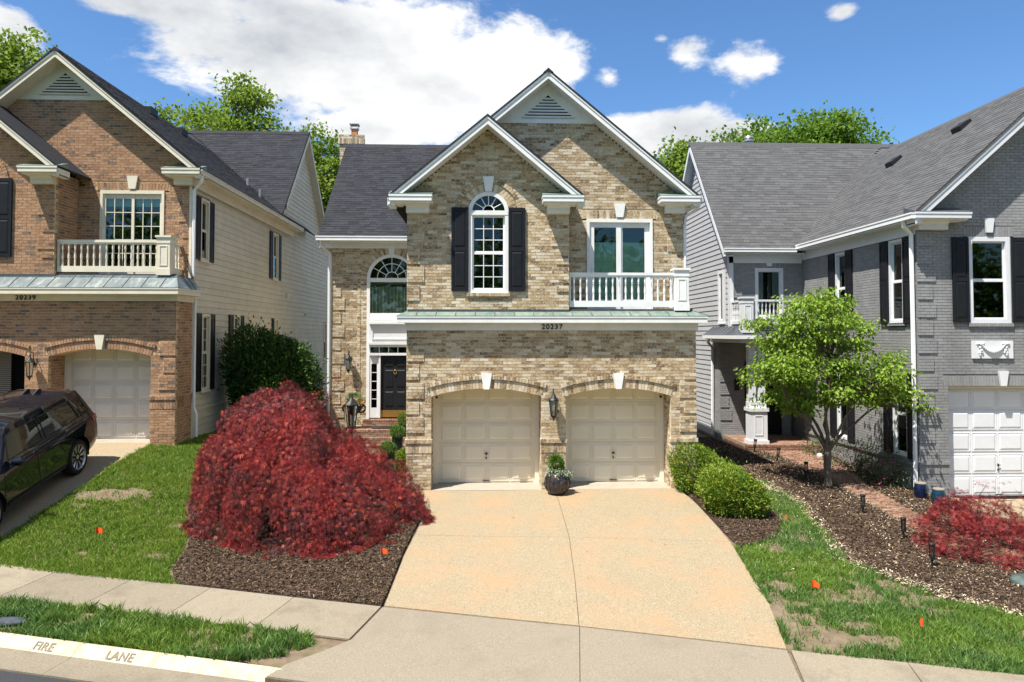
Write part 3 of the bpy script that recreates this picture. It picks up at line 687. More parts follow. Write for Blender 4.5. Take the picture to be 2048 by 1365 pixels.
        H.part('louver', s_, tr, vt)
    SP = []
    # ------- right eave with gutter
    ge = MB(); ge.box(5.34, 5.46, .6, 11.4, 6.98, 7.10); ge.box(5.33, 5.475, .58, 11.4, 7.075, 7.105); H.part('gutter', ge, 'gutter' if main else tr)
    ge = MB(); ge.box(XR - .0, XR + .03, 1.03, 11.2, 6.72, 6.93); ge.box(XR - .02, 5.40, 1.07, 11.3, 6.93, 6.965); H.part('eave_frieze', ge, tr)
    if main:
        # left wing with the front door
        YW = 6.4; TW, _ = plane_map('F', YW); X0, X1 = -4.93, XL
        wcx, wr, wsp = -3.0, .70, 5.47
        QW = [(.97 + i * .4344, .30 if i % 2 else .42) for i in range(13)]
        def wing(z):
            I = [(X0, X1, 0.)]
            if z < wsp: I = chop(I, -3.80, -2.20)
            else:
                w_ = math.sqrt(max(0, (wr + .40) ** 2 - (z - wsp) ** 2))
                if w_ > 0: I = chop(I, wcx - w_, wcx + w_)
            for zq, wq in QW:
                if zq < z < zq + .362: I = [x for it in I for x in (([(it[0], it[0] + wq, .024), (it[0] + wq, it[1], 0.)]) if it[0] < X0 + .01 else [it])]
            # raised brick edging beside the entry
            return [x for it in I for x in (([(it[0], -4.10, it[2]), (-4.10, -4.0, .02), (-4.0, it[1], 0.)]) if (it[0] < -4.1 < it[1] and z < wsp) else [it])]
        W2 = MB(); PW = []
        wall_bricks(PW, W2, 'F', YW, wing, .2, 6.62)
        arc_bricks(PW, TW, 0., wcx, wsp, wr + .10, wr + .30, -PI / 2, PI / 2, .002, .04, .0724, lambda x: abs(x) < .08)
        arc_bricks(PW, TW, 0., wcx, wsp, wr + .302, wr + .395, -PI / 2, PI / 2, .02, .04, .0724, lambda x: abs(x) < .09)
        strip_ring(W2, TW, wcx, wsp, wr + .08, wr + .39, -PI / 2, PI / 2, .007, .12); strip_ring(W2, TW, wcx, wsp, wr + .15, wr + .52, -PI / 2, PI / 2, .0125, .11)
        ww_ = H.part('entry_wall', W2, mort); P_off = len(P); P += PW
        cb = MB(); cb.box(X0 + .01, X1, YW + .3, 11.9, .1, 6.9); H.part('wing_core', cb, mort)
        # tall arched stair window over the door
        f = MB(); strip_ring(f, TW, wcx, wsp, wr, wr + .10, -PI / 2, PI / 2, -.02, .14)
        for sx in (-3.80, -2.30): f.tbox(TW, sx, sx + .10, -.02, .14, .95, wsp)
        f.tbox(TW, -3.70, -2.30, -.024, .14, wsp - .10, wsp + .03); f.tbox(TW, -3.70, -2.30, -.01, .14, 4.16, 4.36)
        wn = H.part('stair_window', f, 'white')
        g_ = MB()
        for rr in (.19, .46): strip_ring(g_, TW, wcx, wsp + .03, rr, rr + .022, -PI / 2, PI / 2, .03, .05, 16)
        for a in (-60, -30, 0, 30, 60):
            s_, c_ = math.sin(R(a)), math.cos(R(a)); ww = .010
            g_.tprism(TW, [(wcx + s_ * .2 - c_ * ww, wsp + .03 + c_ * .2 + s_ * ww), (wcx + s_ * .2 + c_ * ww, wsp + .03 + c_ * .2 - s_ * ww), (wcx + s_ * .69 + c_ * ww, wsp + .02 + c_ * .69 - s_ * ww), (wcx + s_ * .69 - c_ * ww, wsp + .02 + c_ * .69 + s_ * ww)], .031, .049)
        H.part('muntin', g_, 'white', wn)
        for i in range(6):
            pn = MB(); pn.tprism(TW, arc_poly(wcx, wsp + .03, .02, wr, R(-90 + 30 * i), R(-60 + 30 * i), 5), .04, .044); H.part('pane', pn, 'glass_dim', wn)
        pn = MB(); pn.tbox(TW, -3.70, -2.30, .05, .054, 4.36, wsp - .10); H.part('pane', pn, 'glass', wn)
        bk = MB(); bk.tbox(TW, -3.72, -2.28, .42, .43, 4.2, 6.25); H.part('room_backing', bk, 'dark', wn)
        for i in range(12):
            b_ = MB(); x = -3.64 + i * .115; b_.tbox(TW, x, x + .028, .085, .11, 4.36, 5.22); H.part('stair_baluster', b_, 'blindw', wn)
        b_ = MB(); b_.tbox(TW, -3.70, -2.3, .075, .12, 5.22, 5.29); H.part('stair_rail', b_, 'iron', wn)
        b_ = MB()
        for i in range(18): b_.tbox(TW, -3.02, -2.45, .34, .36, 4.40 + i * .05, 4.40 + i * .05 + .03)
        H.part('blind', b_, 'blindw', wn)
        keystone(H, TW, wcx, wsp + wr + .09, wsp + wr + .43, .15, .26, 'white', .04)
        # entablature, transom, sidelight and door
        en = MB(); en.tbox(TW, -3.72, -2.2, -.16, .1, 4.06, 4.155); en.tbox(TW, -3.70, -2.2, -.20, .1, 4.00, 4.058); en.tbox(TW, -3.70, -2.2, -.10, .1, 3.40, 4.0)
        en.tbox(TW, -3.72, -2.2, -.15, .1, 3.34, 3.42); en.tbox(TW, -3.72, -2.2, -.07, .1, 3.26, 3.34); en.tbox(TW, -3.70, -2.2, -.09, .1, 2.99, 3.07)
        en.tbox(TW, -3.40, -3.34, -.06, .1, .98, 2.99); en.tbox(TW, -2.40, -2.3, -.06, .1, .98, 2.99)
        for x0_, x1_, z0_, z1_ in ((-3.62, -2.2, 3.86, 3.90), (-3.62, -2.2, 3.50, 3.54), (-3.62, -3.58, 3.54, 3.86)): en.tbox(TW, x0_, x1_, -.125, -.1005, z0_, z1_)
        et = H.part('door_surround', en, 'whiteB')
        for i in range(5):
            pn = MB(); x = -3.69 + i * .30; pn.tbox(TW, x + .012, x + .288, .02, .024, 3.075, 3.255); H.part('pane', pn, 'glass_dim', et)
            pn = MB(); pn.tbox(TW, x - .012, x + .012, .0, .03, 3.07, 3.26); H.part('muntin', pn, 'whiteB', et)
        bk = MB(); bk.tbox(TW, -3.71, -2.25, .10, .105, .98, 3.3); H.part('room_backing', bk, 'dark', et)
        sl_ = MB(); sl_.tbox(TW, -3.70, -3.64, .0, .06, .98, 2.99); sl_.tbox(TW, -3.46, -3.40, .0, .06, .98, 2.99); sl_.tbox(TW, -3.64, -3.46, .001, .06, .98, 1.30); sl_.tbox(TW, -3.64, -3.46, .001, .06, 2.72, 2.99)
        for j in range(1, 5): z = 1.30 + 1.42 * j / 5; sl_.tbox(TW, -3.64, -3.46, .005, .05, z - .01, z + .01)
        sd2 = H.part('sidelight', sl_, 'whiteB')
        for j in range(5):
            pn = MB(); pn.tbox(TW, -3.64, -3.46, .03, .034, 1.30 + 1.42 * j / 5 + .01, 1.30 + 1.42 * (j + 1) / 5 - .01); H.part('pane', pn, 'glass_dim', sd2)
        dr = MB(); dr.tbox(TW, -3.335, -2.405, .02, .065, .98, 2.985); door = H.part('front_door', dr, 'black')
        for (q0, q1) in ((1.34, 1.82), (1.96, 2.52), (2.62, 2.84)):
            for (x0_, x1_) in ((-3.20, -2.93), (-2.82, -2.55)):
                pp = MB(); raised(pp, TW, x0_, x1_, q0, q1, .0195, .002, .03); H.part('panel', pp, 'black', door)
        kp = MB(); kp.tbox(TW, -3.32, -2.42, .012, .019, 1.0, 1.22); H.part('kick_plate', kp, 'brass', door)
        kn = MB()
        for i in range(12):
            a = 2 * PI * i / 12; a2 = 2 * PI * (i + 1) / 12
            kn.tube([TW(-2.875 + .045 * math.sin(a), -.01, 2.45 + .065 * math.cos(a)), TW(-2.875 + .045 * math.sin(a2), -.01, 2.45 + .065 * math.cos(a2))], .012, 5)
        kn.lathe([(.03, 0), (.03, .02)], TW(-2.875, -.005, 2.52), 8, 'y'); H.part('door_knocker', kn, 'brass', door)
        hn = MB(); hn.tube([TW(-2.47, -.01, 1.78), TW(-2.47, -.05, 1.84), TW(-2.47, -.05, 2.0), TW(-2.47, -.01, 2.06)], .013, 6); hn.lathe([(.025, 0), (.03, .02)], TW(-2.47, -.01, 2.2), 8, 'y'); H.part('door_handle', hn, 'brass', door)
        # porch, steps
        pm = MB(); pm.box(-4.30, -2.15, 4.85, YW, .15, .745); pm.box(-4.25, -2.2, 4.45, 4.85, .1, .565); pm.box(-4.2, -2.25, 4.05, 4.45, .05, .40); pm.box(-3.85, -2.2, 6.1, 6.39, .745, .91)
        ps = H.part('porch_steps', pm, 'mortar_paver'); PP = []
        for (y0_, z_, xa, xb) in ((4.85, .745, -4.3, -2.15), (4.45, .565, -4.25, -2.2), (4.05, .40, -4.2, -2.25), (6.1, .91, -3.85, -2.2)):
            n = int((xb - xa) / .072)
            for i in range(n):
                x = xa + (xb - xa) * (i + .5) / n; PP.append(((x, y0_ + .09, z_ + .018), np.eye(3), (.031, .105, .03)))
            m_ = int((xb - xa) / .22)
            for i in range(m_):
                for q in (0, 1):
                    zz = z_ - .05 - .07 * q
                    PP.append(((xa + (xb - xa) * (i + .5 * (1 + q) % 1) / m_ + .05, y0_ + .012, zz), np.eye(3), (.105, .02, .03)))
        for i in range(10):
            for j in range(9): PP.append(((-4.2 + i * .215, 5.12 + j * .108, .755), np.eye(3), (.102, .049, .012)))
        emit_pieces('paver', PP, 'brick_paver', ps, off, 300)
        # wing roof
        rid = (10.64, 10.92); ev = (6.0, 6.80); rl_ = MB()
        rl_.prism([(ev[0], ev[1]), rid, (2 * rid[0] - ev[0], ev[1]), (2 * rid[0] - ev[0], ev[1] - .06), (rid[0], rid[1] - .07), (ev[0], ev[1] - .06)], 'x', -5.30, 4.6)
        wrf = H.part('wing_roof', rl_, shm)
        sv = Vector((0, rid[0] - ev[0], rid[1] - ev[1])); 
        shingles(SP, (-5.30, ev[0] - .03, ev[1] - .02), (1, 0, 0), sv, sv.length, lambda b: [(0, 4.2)])
        cpm = MB(); cpm.prism([(rid[0] - .14, rid[1] - .09), (rid[0], rid[1] + .05), (rid[0] + .14, rid[1] - .09)], 'x', -5.31, 2); H.part('ridge_cap', cpm, shm, wrf)
        rk = MB(); rk.prism([(ev[0], ev[1] - .06), (rid[0], rid[1] - .07), (2 * rid[0] - ev[0], ev[1] - .06), (2 * rid[0] - ev[0], ev[1] - .26), (rid[0], rid[1] - .27), (ev[0], ev[1] - .26)], 'x', -5.31, -5.28); H.part('rake_fascia', rk, tr, wrf)
        gu = MB(); gu.box(-5.34, XL - .01, ev[0] - .12, ev[0] + .0, 6.66, 6.79); gu.box(-5.35, XL - .01, ev[0] - .135, ev[0] + .01, 6.765, 6.80); H.part('gutter', gu, 'gutter')
        fb = MB(); fb.box(X0 - .02, XL, YW - .05, YW - .005, 6.46, 6.70); fb.box(-5.3, XL, ev[0] + .001, YW, 6.64, 6.67); fb.box(-5.28, X0, YW - .3, YW + 3, 6.45, 6.64); H.part('eave_frieze', fb, tr)
        downspout(H, [(-5.22, 5.96, 6.66), (-5.22, 6.02, 6.5), (-5.0, 6.32, 6.3), (-5.0, 6.34, 3.0), (-5.0, 6.34, .5)], 'gutter', .045)
        # chimney
        ch = []; cmo = MB(); cy = 11.0
        wall_bricks(ch, cmo, 'F', cy, lambda z: [(-5.62, -4.72)], 9.6, 11.08, 1.0); band_bricks(ch, cmo, 'F', cy, -5.68, -4.66, 11.08, 11.30, .05); wall_bricks(ch, cmo, 'F', cy, lambda z: [(-5.66, -4.68, .03)], 11.30, 11.45)
        cc = H.part('chimney', cmo, mort); P += ch
        fl_ = MB(); fl_.lathe([(.16, 11.42), (.16, 11.78)], (-5.12, cy + .4, 0), 4, 'z', PI / 4); H.part('flue', fl_, 'clay', cc)
        fc = MB(); fc.box(-5.30, -4.94, cy + .22, cy + .58, 11.93, 11.96); 
        for sx in (-5.26, -4.98):
            for sy in (.26, .54): fc.box(sx - .01, sx + .01, cy + sy - .01, cy + sy + .01, 11.75, 11.93)
        fc.box(-5.27, -4.97, cy + .25, cy + .55, 11.75, 11.78); H.part('chimney_cap', fc, 'aluminium', cc)
        # right eave end
        downspout(H, [(5.40, .7, 6.98), (5.40, .72, 6.86), (5.16, 1.02, 6.70), (5.13, 1.04, 6.4), (5.13, 1.04, 4.4)], 'gutter', .04)
    else:
        # right flank: siding, windows, cross gable
        XS = XR - .09; wins = [(1.47, 2.33, 4.80, 6.55), (8.20, 9.45, 4.79, 6.55), (1.57, 2.55, 1.16, 3.33), (4.05, 5.18, 1.19, 3.36), (8.55, 9.45, 1.6, 3.34), (17.2, 17.9, 1.5, 3.3)]
        pk, fe, be = (12.9, 11.50), (8.85, 7.30), (16.95, 7.45)
        def sidei(z):
            if z < 6.8: I = [(1.02, 19.0)]
            else:
                if z > 11.3: return []
                a = pk[0] - (pk[1] - .34 - z) / 1.05; b = pk[0] + (pk[1] - .30 - z) / 1.0; I = [(a, b)] if b - a > .1 else []
            for (a, b, q0, q1) in wins:
                if q0 - .02 < z < q1 + .02: I = chop(I, a, b)
            return [i for i in I if i[1] - i[0] > .05]
        sdp = []; siding(sdp, 'R', XS, sidei, -.1, 11.4, .182)
        core = MB(); core.prism([(1.06, -.4), (19, -.4), (19, 6.8), (be[0], 6.8), pk, (9.1, 6.8), (1.06, 6.8)], 'x', XS - .1, XS - .03)
        sw = H.part('siding_wall', core, 'siding_cream'); emit_pieces('siding_board', sdp, 'siding_cream', sw, off, 300)
        TRR, _ = plane_map('R', XS)
        for k, (a, b, q0, q1) in enumerate(wins):
            if k == 4: window(H, TRR, a + .25, b - .05, q0, q1, 1, 1, 2, 'cream', .06, -.01, 'glass_dim'); shutter(H, TRR, a - .05, a + .2, q0, q1, d=-.05); continue
            if k == 5: window(H, TRR, a, b, q0, q1, 1, 1, 2, 'cream', .06, -.01, 'glass_dim'); continue
            nw = .62 if k != 1 else .72; c_ = (a + b) / 2 + .02
            if k == 0: c_ = 1.92
            window(H, TRR, c_ - nw / 2, c_ + nw / 2, q0, q1, 2 if k > 1 else 1, 3 if k > 1 else 1, 2, 'cream', .07, -.03, 'glass_dim', curtain=('flat', 'curtain', q0 + .9, q1 - .3) if k > 1 else None)
            # siding right up to the window casing
            for s0, s1 in ((a, c_ - nw / 2), (c_ + nw / 2, b)):
                fl = MB(); fl.tbox(TRR, s0, s1, -.006, .03, q0 - .03, q1 + .03); H.part('siding_filler', fl, 'siding_cream')
            shutter(H, TRR, c_ - nw / 2 - .36, c_ - nw / 2 - .01, q0 + .02, q1, d=-.06); shutter(H, TRR, c_ + nw / 2 + .01, c_ + nw / 2 + .36, q0 + .02, q1, d=-.06)
        cbd = MB(); cbd.tbox(TRR, 1.02, 1.14, -.04, .03, zc + .05, 6.75); cbd.tbox(TRR, 1.02, 1.10, -.03, .03, -.2, zc - .2); H.part('corner_board', cbd, tr)
        sk = MB(); sk.tbox(TRR, 1.1, 19, -.035, .02, .42, .66); sk.tbox(TRR, 1.1, 19, -.06, .02, .66, .71); H.part('skirt_board', sk, tr)
        vt = MB(); vt.tprism(TRR, [(11.0, 9.3), (12.3, 10.6), (12.3, 9.3)], -.03, .0); H.part('side_vent', vt, tr)
        for dy, zz in ((10.4, 4.2), (4.9, .6)):
            bx_ = MB(); bx_.tbox(TRR, dy, dy + .2, -.09, .0, zz, zz + .18); H.part('dryer_vent', bx_, tr)
        downspout(H, [(5.42, .68, 6.98), (5.40, .75, 6.82), (5.11, .98, 6.62), (5.11, 1.0, 4.3)], 'gutter', .045)
        downspout(H, [(5.13, 1.07, zc - .2), (5.13, 1.07, .8), (5.20, 1.07, .62), (5.20, 1.07, 0.02)], 'gutter', .05)
        # shingles of the right slope, cross gable roof
        sv = Vector((-(mR[0] - mp[0]), 0, mp[1] - mR[1])); Ls = sv.length
        def rs(b):
            z = mR[1] + b / Ls * (mp[1] - mR[1]); yv = pk[0] - (pk[1] - z) / 1.06; return [(0, yv - .57)]
        shingles(SP, (mR[0] + .03, .57, mR[1] - .02), (0, 1, 0), sv, Ls, rs)
        xr = mL[0]
        rl_ = MB(); rl_.prism([(fe[0], fe[1]), pk, (be[0] + .25, be[1] - .25), (be[0] + .25, be[1] - .31), (pk[0], pk[1] - .07), (fe[0], fe[1] - .06)], 'x', -1.0, XS + .30)
        wrf = H.part('cross_roof', rl_, shm)
        sv2 = Vector((0, pk[0] - fe[0], pk[1] - fe[1])); L2 = sv2.length
        def cs_(b):
            z = fe[1] + b / L2 * (pk[1] - fe[1]); xv = mp[0] + (mp[1] - z) / .83
            return [(max(0, min(xv, 5.4) + 1.0), XS + .30 + 1.0)]
        shingles(SP, (-1.0, fe[0], fe[1] + .0), (1, 0, 0), sv2, L2, cs_)
        cpm = MB(); cpm.prism([(pk[0] - .14, pk[1] - .09), (pk[0], pk[1] + .05), (pk[0] + .14, pk[1] - .09)], 'x', -1, XS + .31); H.part('ridge_cap', cpm, shm, wrf)
        rk = MB(); x_ = XS + .28
        rk.prism([(9.4, fe[1] + .55 - .06), (pk[0], pk[1] - .07), (be[0] + .22, be[1] - .29), (be[0] + .22, be[1] - .52), (pk[0], pk[1] - .30), (9.4, fe[1] + .55 - .29)], 'x', x_, x_ + .03)
        rk.prism([(9.4, fe[1] + .55 - .24), (pk[0], pk[1] - .25), (be[0] + .22, be[1] - .47), (be[0] + .22, be[1] - .5), (pk[0], pk[1] - .28), (9.4, fe[1] + .55 - .27)], 'x', XS, x_)
        H.part('rake_fascia', rk, tr, wrf)
        rt = MB(); rt.box(XS, XS + .3, 16.6, 17.4, 7.0, 7.2); H.part('cornice_return', rt, tr)
        for (yy, zz, hh) in ((8.2, 7.78, .32), (8.9, 8.35, .3)):
            pp = MB(); xx = mR[0] - (zz - mR[1]) / .83; pp.lathe([(.05, zz - .1), (.05, zz + hh)], (xx, yy, 0), 8); H.part('vent_pipe', pp, 'aluminium', wrf, True)
        for yy in (5.0, 7.4):
            bx_ = MB(); zz = mp[1] - .35; xx = mp[0] + .42; bx_.box(xx - .2, xx + .2, yy - .25, yy + .25, zz - .1, zz + .12); H.part('roof_vent', bx_, 'iron', wrf)
    def vis(w): return w[:, 2] < 30
    emit_pieces('brick', P, brick, wall, off, 300)
    emit_pieces('shingle', SP, shm, wrf, off, 300)
    return H
M['gsill'] = mat('garage_sill_concrete', (0.374, 0.3315, 0.2635), (0.323, 0.2805, 0.221), 4, .8, .2)
colonial('main'); colonial('left')

# ------------------------------------------------------------------ grey house on the right
def grey_house():
    JIT[0] = 2.5
    off = (0, 0, 0)
    H = Thing('brick_house', 'grey painted brick house with white garage door and black shutters', 'house', (14.0, 4, -.25), off)
    tr = 'whiteB'; P = []; mo = MB(); X0 = 10.55; TF, _ = plane_map('F', 0.); TL, _ = plane_map('L', X0)
    G = (11.28, 14.02, 2.41); WN = (11.84, 12.90, 3.95, 6.07)
    pk, eL, eR = (14.35, 10.22), (10.28, 6.60), (18.42, 6.60)
    QF = [(.60 + i * .4344, .38 if i % 2 else .46) for i in range(13)]
    def fr(z):
        hw = (9.95 - z) / .888
        I = [(max(X0, 14.35 - hw), min(17.9, 14.35 + hw), 0.)]
        if z < G[2] + .28: I = chop(I, G[0] - (0 if z < G[2] else .12), G[1] + (0 if z < G[2] else .12))
        if WN[2] - .08 < z < WN[3] + .26: I = chop(I, WN[0] - (.1 if z > WN[3] else 0), WN[1] + (.1 if z > WN[3] else 0))
        for zq, wq in QF:
            if zq < z < zq + .362: I = [x for it in I for x in ([(it[0], it[0] + wq, .024), (it[0] + wq, it[1], 0.)] if it[0] < X0 + .01 else [it])]
        return I
    wall_bricks(P, mo, 'F', 0., fr, -.6, .30); wall_bricks(P, mo, 'F', 0., fr, .60, 9.9)
    band_bricks(P, mo, 'F', 0., X0 - .012, G[0], .30, .52, .012); band_bricks(P, mo, 'F', 0., X0 - .03, G[0], .52, .60, .04)
    for (a, b, z) in ((G[0] - .12, G[1] + .12, G[2]), (WN[0] - .1, WN[1] + .1, WN[3])):
        n = int((b - a) / .0724); xm = (a + b) / 2; mo.tbox(TF, a, b, .006, .12, z, z + .26); mo.tbox(TF, a - .08, b + .08, .0125, .11, z + .005, z + .40)
        for i in range(n):
            x = a + (b - a) * (i + .5) / n
            if abs(x - xm) < .1: continue
            P.append((TF(x, .028, z + .125), rot_yaw_roll(0, (x - xm) * .12), (.032, .03, .115)))
    band_bricks(P, mo, 'F', 0., WN[0] - .03, WN[1] + .03, WN[2] - .085, WN[2], .05)
    wall_bricks(P, mo, 'L', G[1], lambda z: [(.004, .2)], -.4, G[2], .1)
    # left flank
    LW = [(.53, 1.20, 3.97, 6.10), (3.42, 4.08, 3.97, 6.10), (.44, 1.12, .62, 2.72), (3.42, 4.08, .62, 2.72)]
    def fl(z):
        I = [(.032, 6.3, 0.)]
        for (a, b, q0, q1) in LW:
            if q0 - .07 < z < q1: I = chop(I, a, b)
        return I
    wall_bricks(P, mo, 'L', X0, fl, -.5, .46); wall_bricks(P, mo, 'L', X0, fl, .54, 6.4); band_bricks(P, mo, 'L', X0, -.03, 6.3, .46, .54, .045)
    for (a, b, q0, q1) in LW: band_bricks(P, mo, 'L', X0, a - .05, b + .05, q0 - .08, q0, .05)
    # entry bay: upper wall, and the recessed wall by the door
    YU, YD = 6.3, 7.4; TU, _ = plane_map('F', YU); TD, _ = plane_map('F', YD); XE = 8.10
    EW = (8.94, 9.88, 4.20, 5.86)
    QU = [(4.0 + i * .4344, .30 if i % 2 else .40) for i in range(6)]
    def up(z):
        I = [(XE, X0, 0.)]
        if EW[2] < z < EW[3] + .2: I = chop(I, EW[0] - (.08 if z > EW[3] else 0), EW[1] + (.08 if z > EW[3] else 0))
        for zq, wq in QU:
            if zq < z < zq + .362: I = [x for it in I for x in ([(it[0], it[0] + wq, .024), (it[0] + wq, it[1], 0.)] if it[0] < XE + .01 else [it])]
        return I
    wall_bricks(P, mo, 'F', YU, up, 3.5, 6.25)
    QD = [(.75 + i * .4344, .30 if i % 2 else .40) for i in range(6)]
    def dn(z):
        I = [(XE, X0, 0.)]
        if z < 2.75: I = chop(I, 8.95, 10.25)
        for zq, wq in QD:
            if zq < z < zq + .362: I = [x for it in I for x in ([(it[0], it[0] + wq, .024), (it[0] + wq, it[1], 0.)] if it[0] < XE + .01 else [it])]
        return I
    wall_bricks(P, mo, 'F', YD, dn, 0., 3.5); wall_bricks(P, mo, 'L', XE, lambda z: [(7.432, 8.0)], 0., 3.5)
    n = 14; mo.tbox(TU, EW[0] - .1, EW[1] + .1, .005, .12, EW[3], EW[3] + .2)
    for i in range(n):
        x = EW[0] - .1 + (EW[1] - EW[0] + .2) * (i + .5) / n
        if abs(x - 9.41) > .1: P.append((TU(x, .028, EW[3] + .1), rot_yaw_roll(0), (.034, .03, .095)))
    wall = H.part('brick_wall', mo, 'mortar_grey')
    core = MB(); core.box(X0 + .16, 17.8, .3, 13, -.6, 6.6); core.box(XE + .2, X0 + .2, YU + .25, 13, 3.5, 6.6); core.box(XE + .2, X0 + .2, YD + .25, 13, -.2, 3.5); H.part('wall_core', core, 'mortar_grey')
    # windows
    window(H, TF, WN[0], WN[1], WN[2], WN[3], 1, 1, 2, tr, .11, .03, 'glass_dim'); keystone(H, TF, 12.37, WN[3] + .1, WN[3] + .45, .15, .25, tr, .05)
    shutter(H, TF, 11.42, WN[0] - .01, WN[2] + .02, WN[3] - .02); shutter(H, TF, WN[1] + .01, 13.33, WN[2] + .02, WN[3] - .02)
    for (a, b, q0, q1) in LW:
        window(H, TL, a, b, q0, q1, 1, 1, 2, tr, .075, .02, 'glass', curtain=('flat', 'blind_g', q0 + .95, q1 - .1))
        shutter(H, TL, a - .37, a - .01, q0 - .02, q1); shutter(H, TL, b + .01, b + .37, q0 - .02, q1)
    window(H, TU, EW[0], EW[1], EW[2], EW[3], 1, 1, 1, tr, .09, .03, 'glass', curtain=('drape', 'curtain', EW[2] + .1, EW[3] - .1)); keystone(H, TU, 9.41, EW[3] + .06, EW[3] + .36, .16, .26, tr, .04)
    # garage door, relief plaque, keystone
    jm = MB(); jm.tbox(TF, G[0], G[1], .10, .20, G[2] - .06, G[2] - .001); H.part('door_head', jm, 'ivory')
    garage_door(H, TF, G[0] + .01, G[1] - .01, -.30, G[2] - .06, .24, tr, 5, 4, True); keystone(H, TF, 12.65, G[2] + .01, G[2] + .37, .14, .25, tr, .05)
    rp = MB(); rp.tbox(TF, 11.88, 12.90, -.045, .0, 3.09, 3.52); pq = H.part('relief_plaque', rp, tr)
    sw = MB(); C0 = 12.39
    for i in range(15):
        u = i / 14 * 2 - 1; z = 3.40 - .145 * (1 - u * u); r = .030 + .024 * (1 - abs(u)); sw.lathe([(0.001, -r), (r * .8, -r * .6), (r, 0), (r * .8, r * .6), (.001, r)], TF(C0 + u * .27, -.06, z), 8)
    H.part('garland', sw, tr, pq, True)
    for sx in (-1, 1):
        bw = MB()
        for (dx, dz, r) in ((.30, .05, .04), (.36, .065, .034), (.25, .065, .034), (.33, -.03, .034), (.30, -.10, .04), (.34, -.16, .036), (.28, -.15, .03), (.33, -.21, .03), (.40, .055, .022)):
            bw.lathe([(0.001, -r), (r * .8, -r * .6), (r, 0), (r * .8, r * .6), (.001, r)], TF(C0 + sx * dx, -.055, 3.39 + dz), 8)
        H.part('ribbon_bow', bw, tr, pq, True)
    # entry door, porch
    dr = MB(); dr.tbox(TD, 9.0, 10.2, .02, .08, .26, 2.72); d = H.part('entry_door', dr, 'black')
    for (q0, q1) in ((.5, 1.2), (1.35, 2.5)):
        for (x0, x1) in ((9.1, 9.55), (9.65, 10.1)):
            pp = MB(); raised(pp, TD, x0, x1, q0, q1, .0195, .0, .04); H.part('panel', pp, 'black', d)
    mb_ = MB(); mb_.tbox(TD, 8.60, 8.74, -.07, .0, 1.75, 2.15); H.part('letter_box', mb_, 'iron')
    pf = MB(); pf.box(8.20, X0 - .02, 5.12, YD, -.3, .215); po = H.part('porch', pf, 'mortar_paver'); PP = []
    for r in range(3):
        n = 11
        for i in range(n): PP.append(((8.20 + (X0 - .02 - 8.2) * (i + .5 * (1 + r % 2)) / n - .06, 5.12, .03 - .072 * r + .09), np.eye(3), (.101, .012, .031)))
        for i in range(10): PP.append(((8.20, 5.22 + i * .225 + .1 * (r % 2), .12 - .072 * r), rot_yaw_roll(-PI / 2), (.101, .012, .031)))
    for i in range(32): PP.append(((8.22 + i * .0725, 5.20, .205), np.eye(3), (.031, .10, .031)))
    for i in range(10):
        for j in range(19): PP.append(((8.31 + i * .224, 5.36 + j * .108, .215), np.eye(3), (.106, .049, .012)))
    emit_pieces('paver', PP, 'brick_paver', po, off, 300)
    # porch columns
    cl = MB(); cl.box(8.32, 8.94, 5.24, 5.74, .225, .34); cl.box(8.36, 8.90, 5.28, 5.70, .34, 1.25); cl.box(8.32, 8.94, 5.24, 5.74, 1.25, 1.36)
    for (q0, q1, x0, x1) in ((.50, .52, 8.50, 8.76), (1.10, 1.12, 8.50, 8.76), (.52, 1.10, 8.50, 8.52), (.52, 1.10, 8.74, 8.76)): cl.box(x0, x1, 5.267, 5.2795, q0, q1)
    c = H.part('porch_pedestal', cl, tr)
    for x0 in (8.36, 8.66):
        k = MB(); k.box(x0, x0 + .22, 5.38, 5.60, 1.36, 3.42); k.box(x0 - .02, x0 + .24, 5.36, 5.62, 1.36, 1.55); H.part('column', k, tr, c)
    bm_ = MB(); bm_.box(8.0, X0 - .01, 5.20, 5.62, 3.40, 3.58); bm_.box(8.0, 8.3, 5.62, 8.0, 3.40, 3.58); bm_.box(7.78, X0 - .02, 4.98, 5.2, 3.50, 3.62); bm_.box(7.78, 8.0, 5.2, 8.0, 3.50, 3.62); bm_.box(8.3, X0 - .02, 5.62, YD - .01, 3.46, 3.50); H.part('porch_beam', bm_, tr)
    gt = MB(); gt.box(7.68, X0 - .02, 4.88, 4.98, 3.53, 3.64); gt.box(7.68, 7.78, 4.98, 8.0, 3.53, 3.64); H.part('porch_gutter', gt, 'gutter')
    downspout(H, [(7.74, 7.4, 3.55), (7.8, 7.75, 3.40), (8.02, 7.96, 3.2), (8.02, 8.02, .15)], 'gutter', .05)
    pr_ = MB(); pr_.add([(7.68, 4.88, 3.64), (X0, 4.88, 3.64), (X0, 5.6, 3.93), (8.05, 5.6, 3.93), (7.68, 8.0, 3.64), (8.05, 8.0, 3.93), (X0, 6.3, 3.93), (8.05, 6.3, 3.93)], [(0, 1, 2, 3), (0, 3, 5, 4), (3, 2, 6, 7)])
    prf = H.part('porch_roof', pr_, 'metal_dark')
    for i in range(9):
        y = 4.95 + i * .36; s_ = MB(); s_.tube([(7.69, y, 3.65), (8.04, max(y, 5.6), 3.94)], .012, 5); H.part('seam', s_, 'metal_dark', prf)
    for i in range(7):
        x = 7.95 + i * .38; s_ = MB(); s_.tube([(x, 4.89, 3.65), (max(8.06, x), 5.6, 3.94)], .012, 5); H.part('seam', s_, 'metal_dark', prf)
    # balcony
    rl = MB(); yr = 5.16
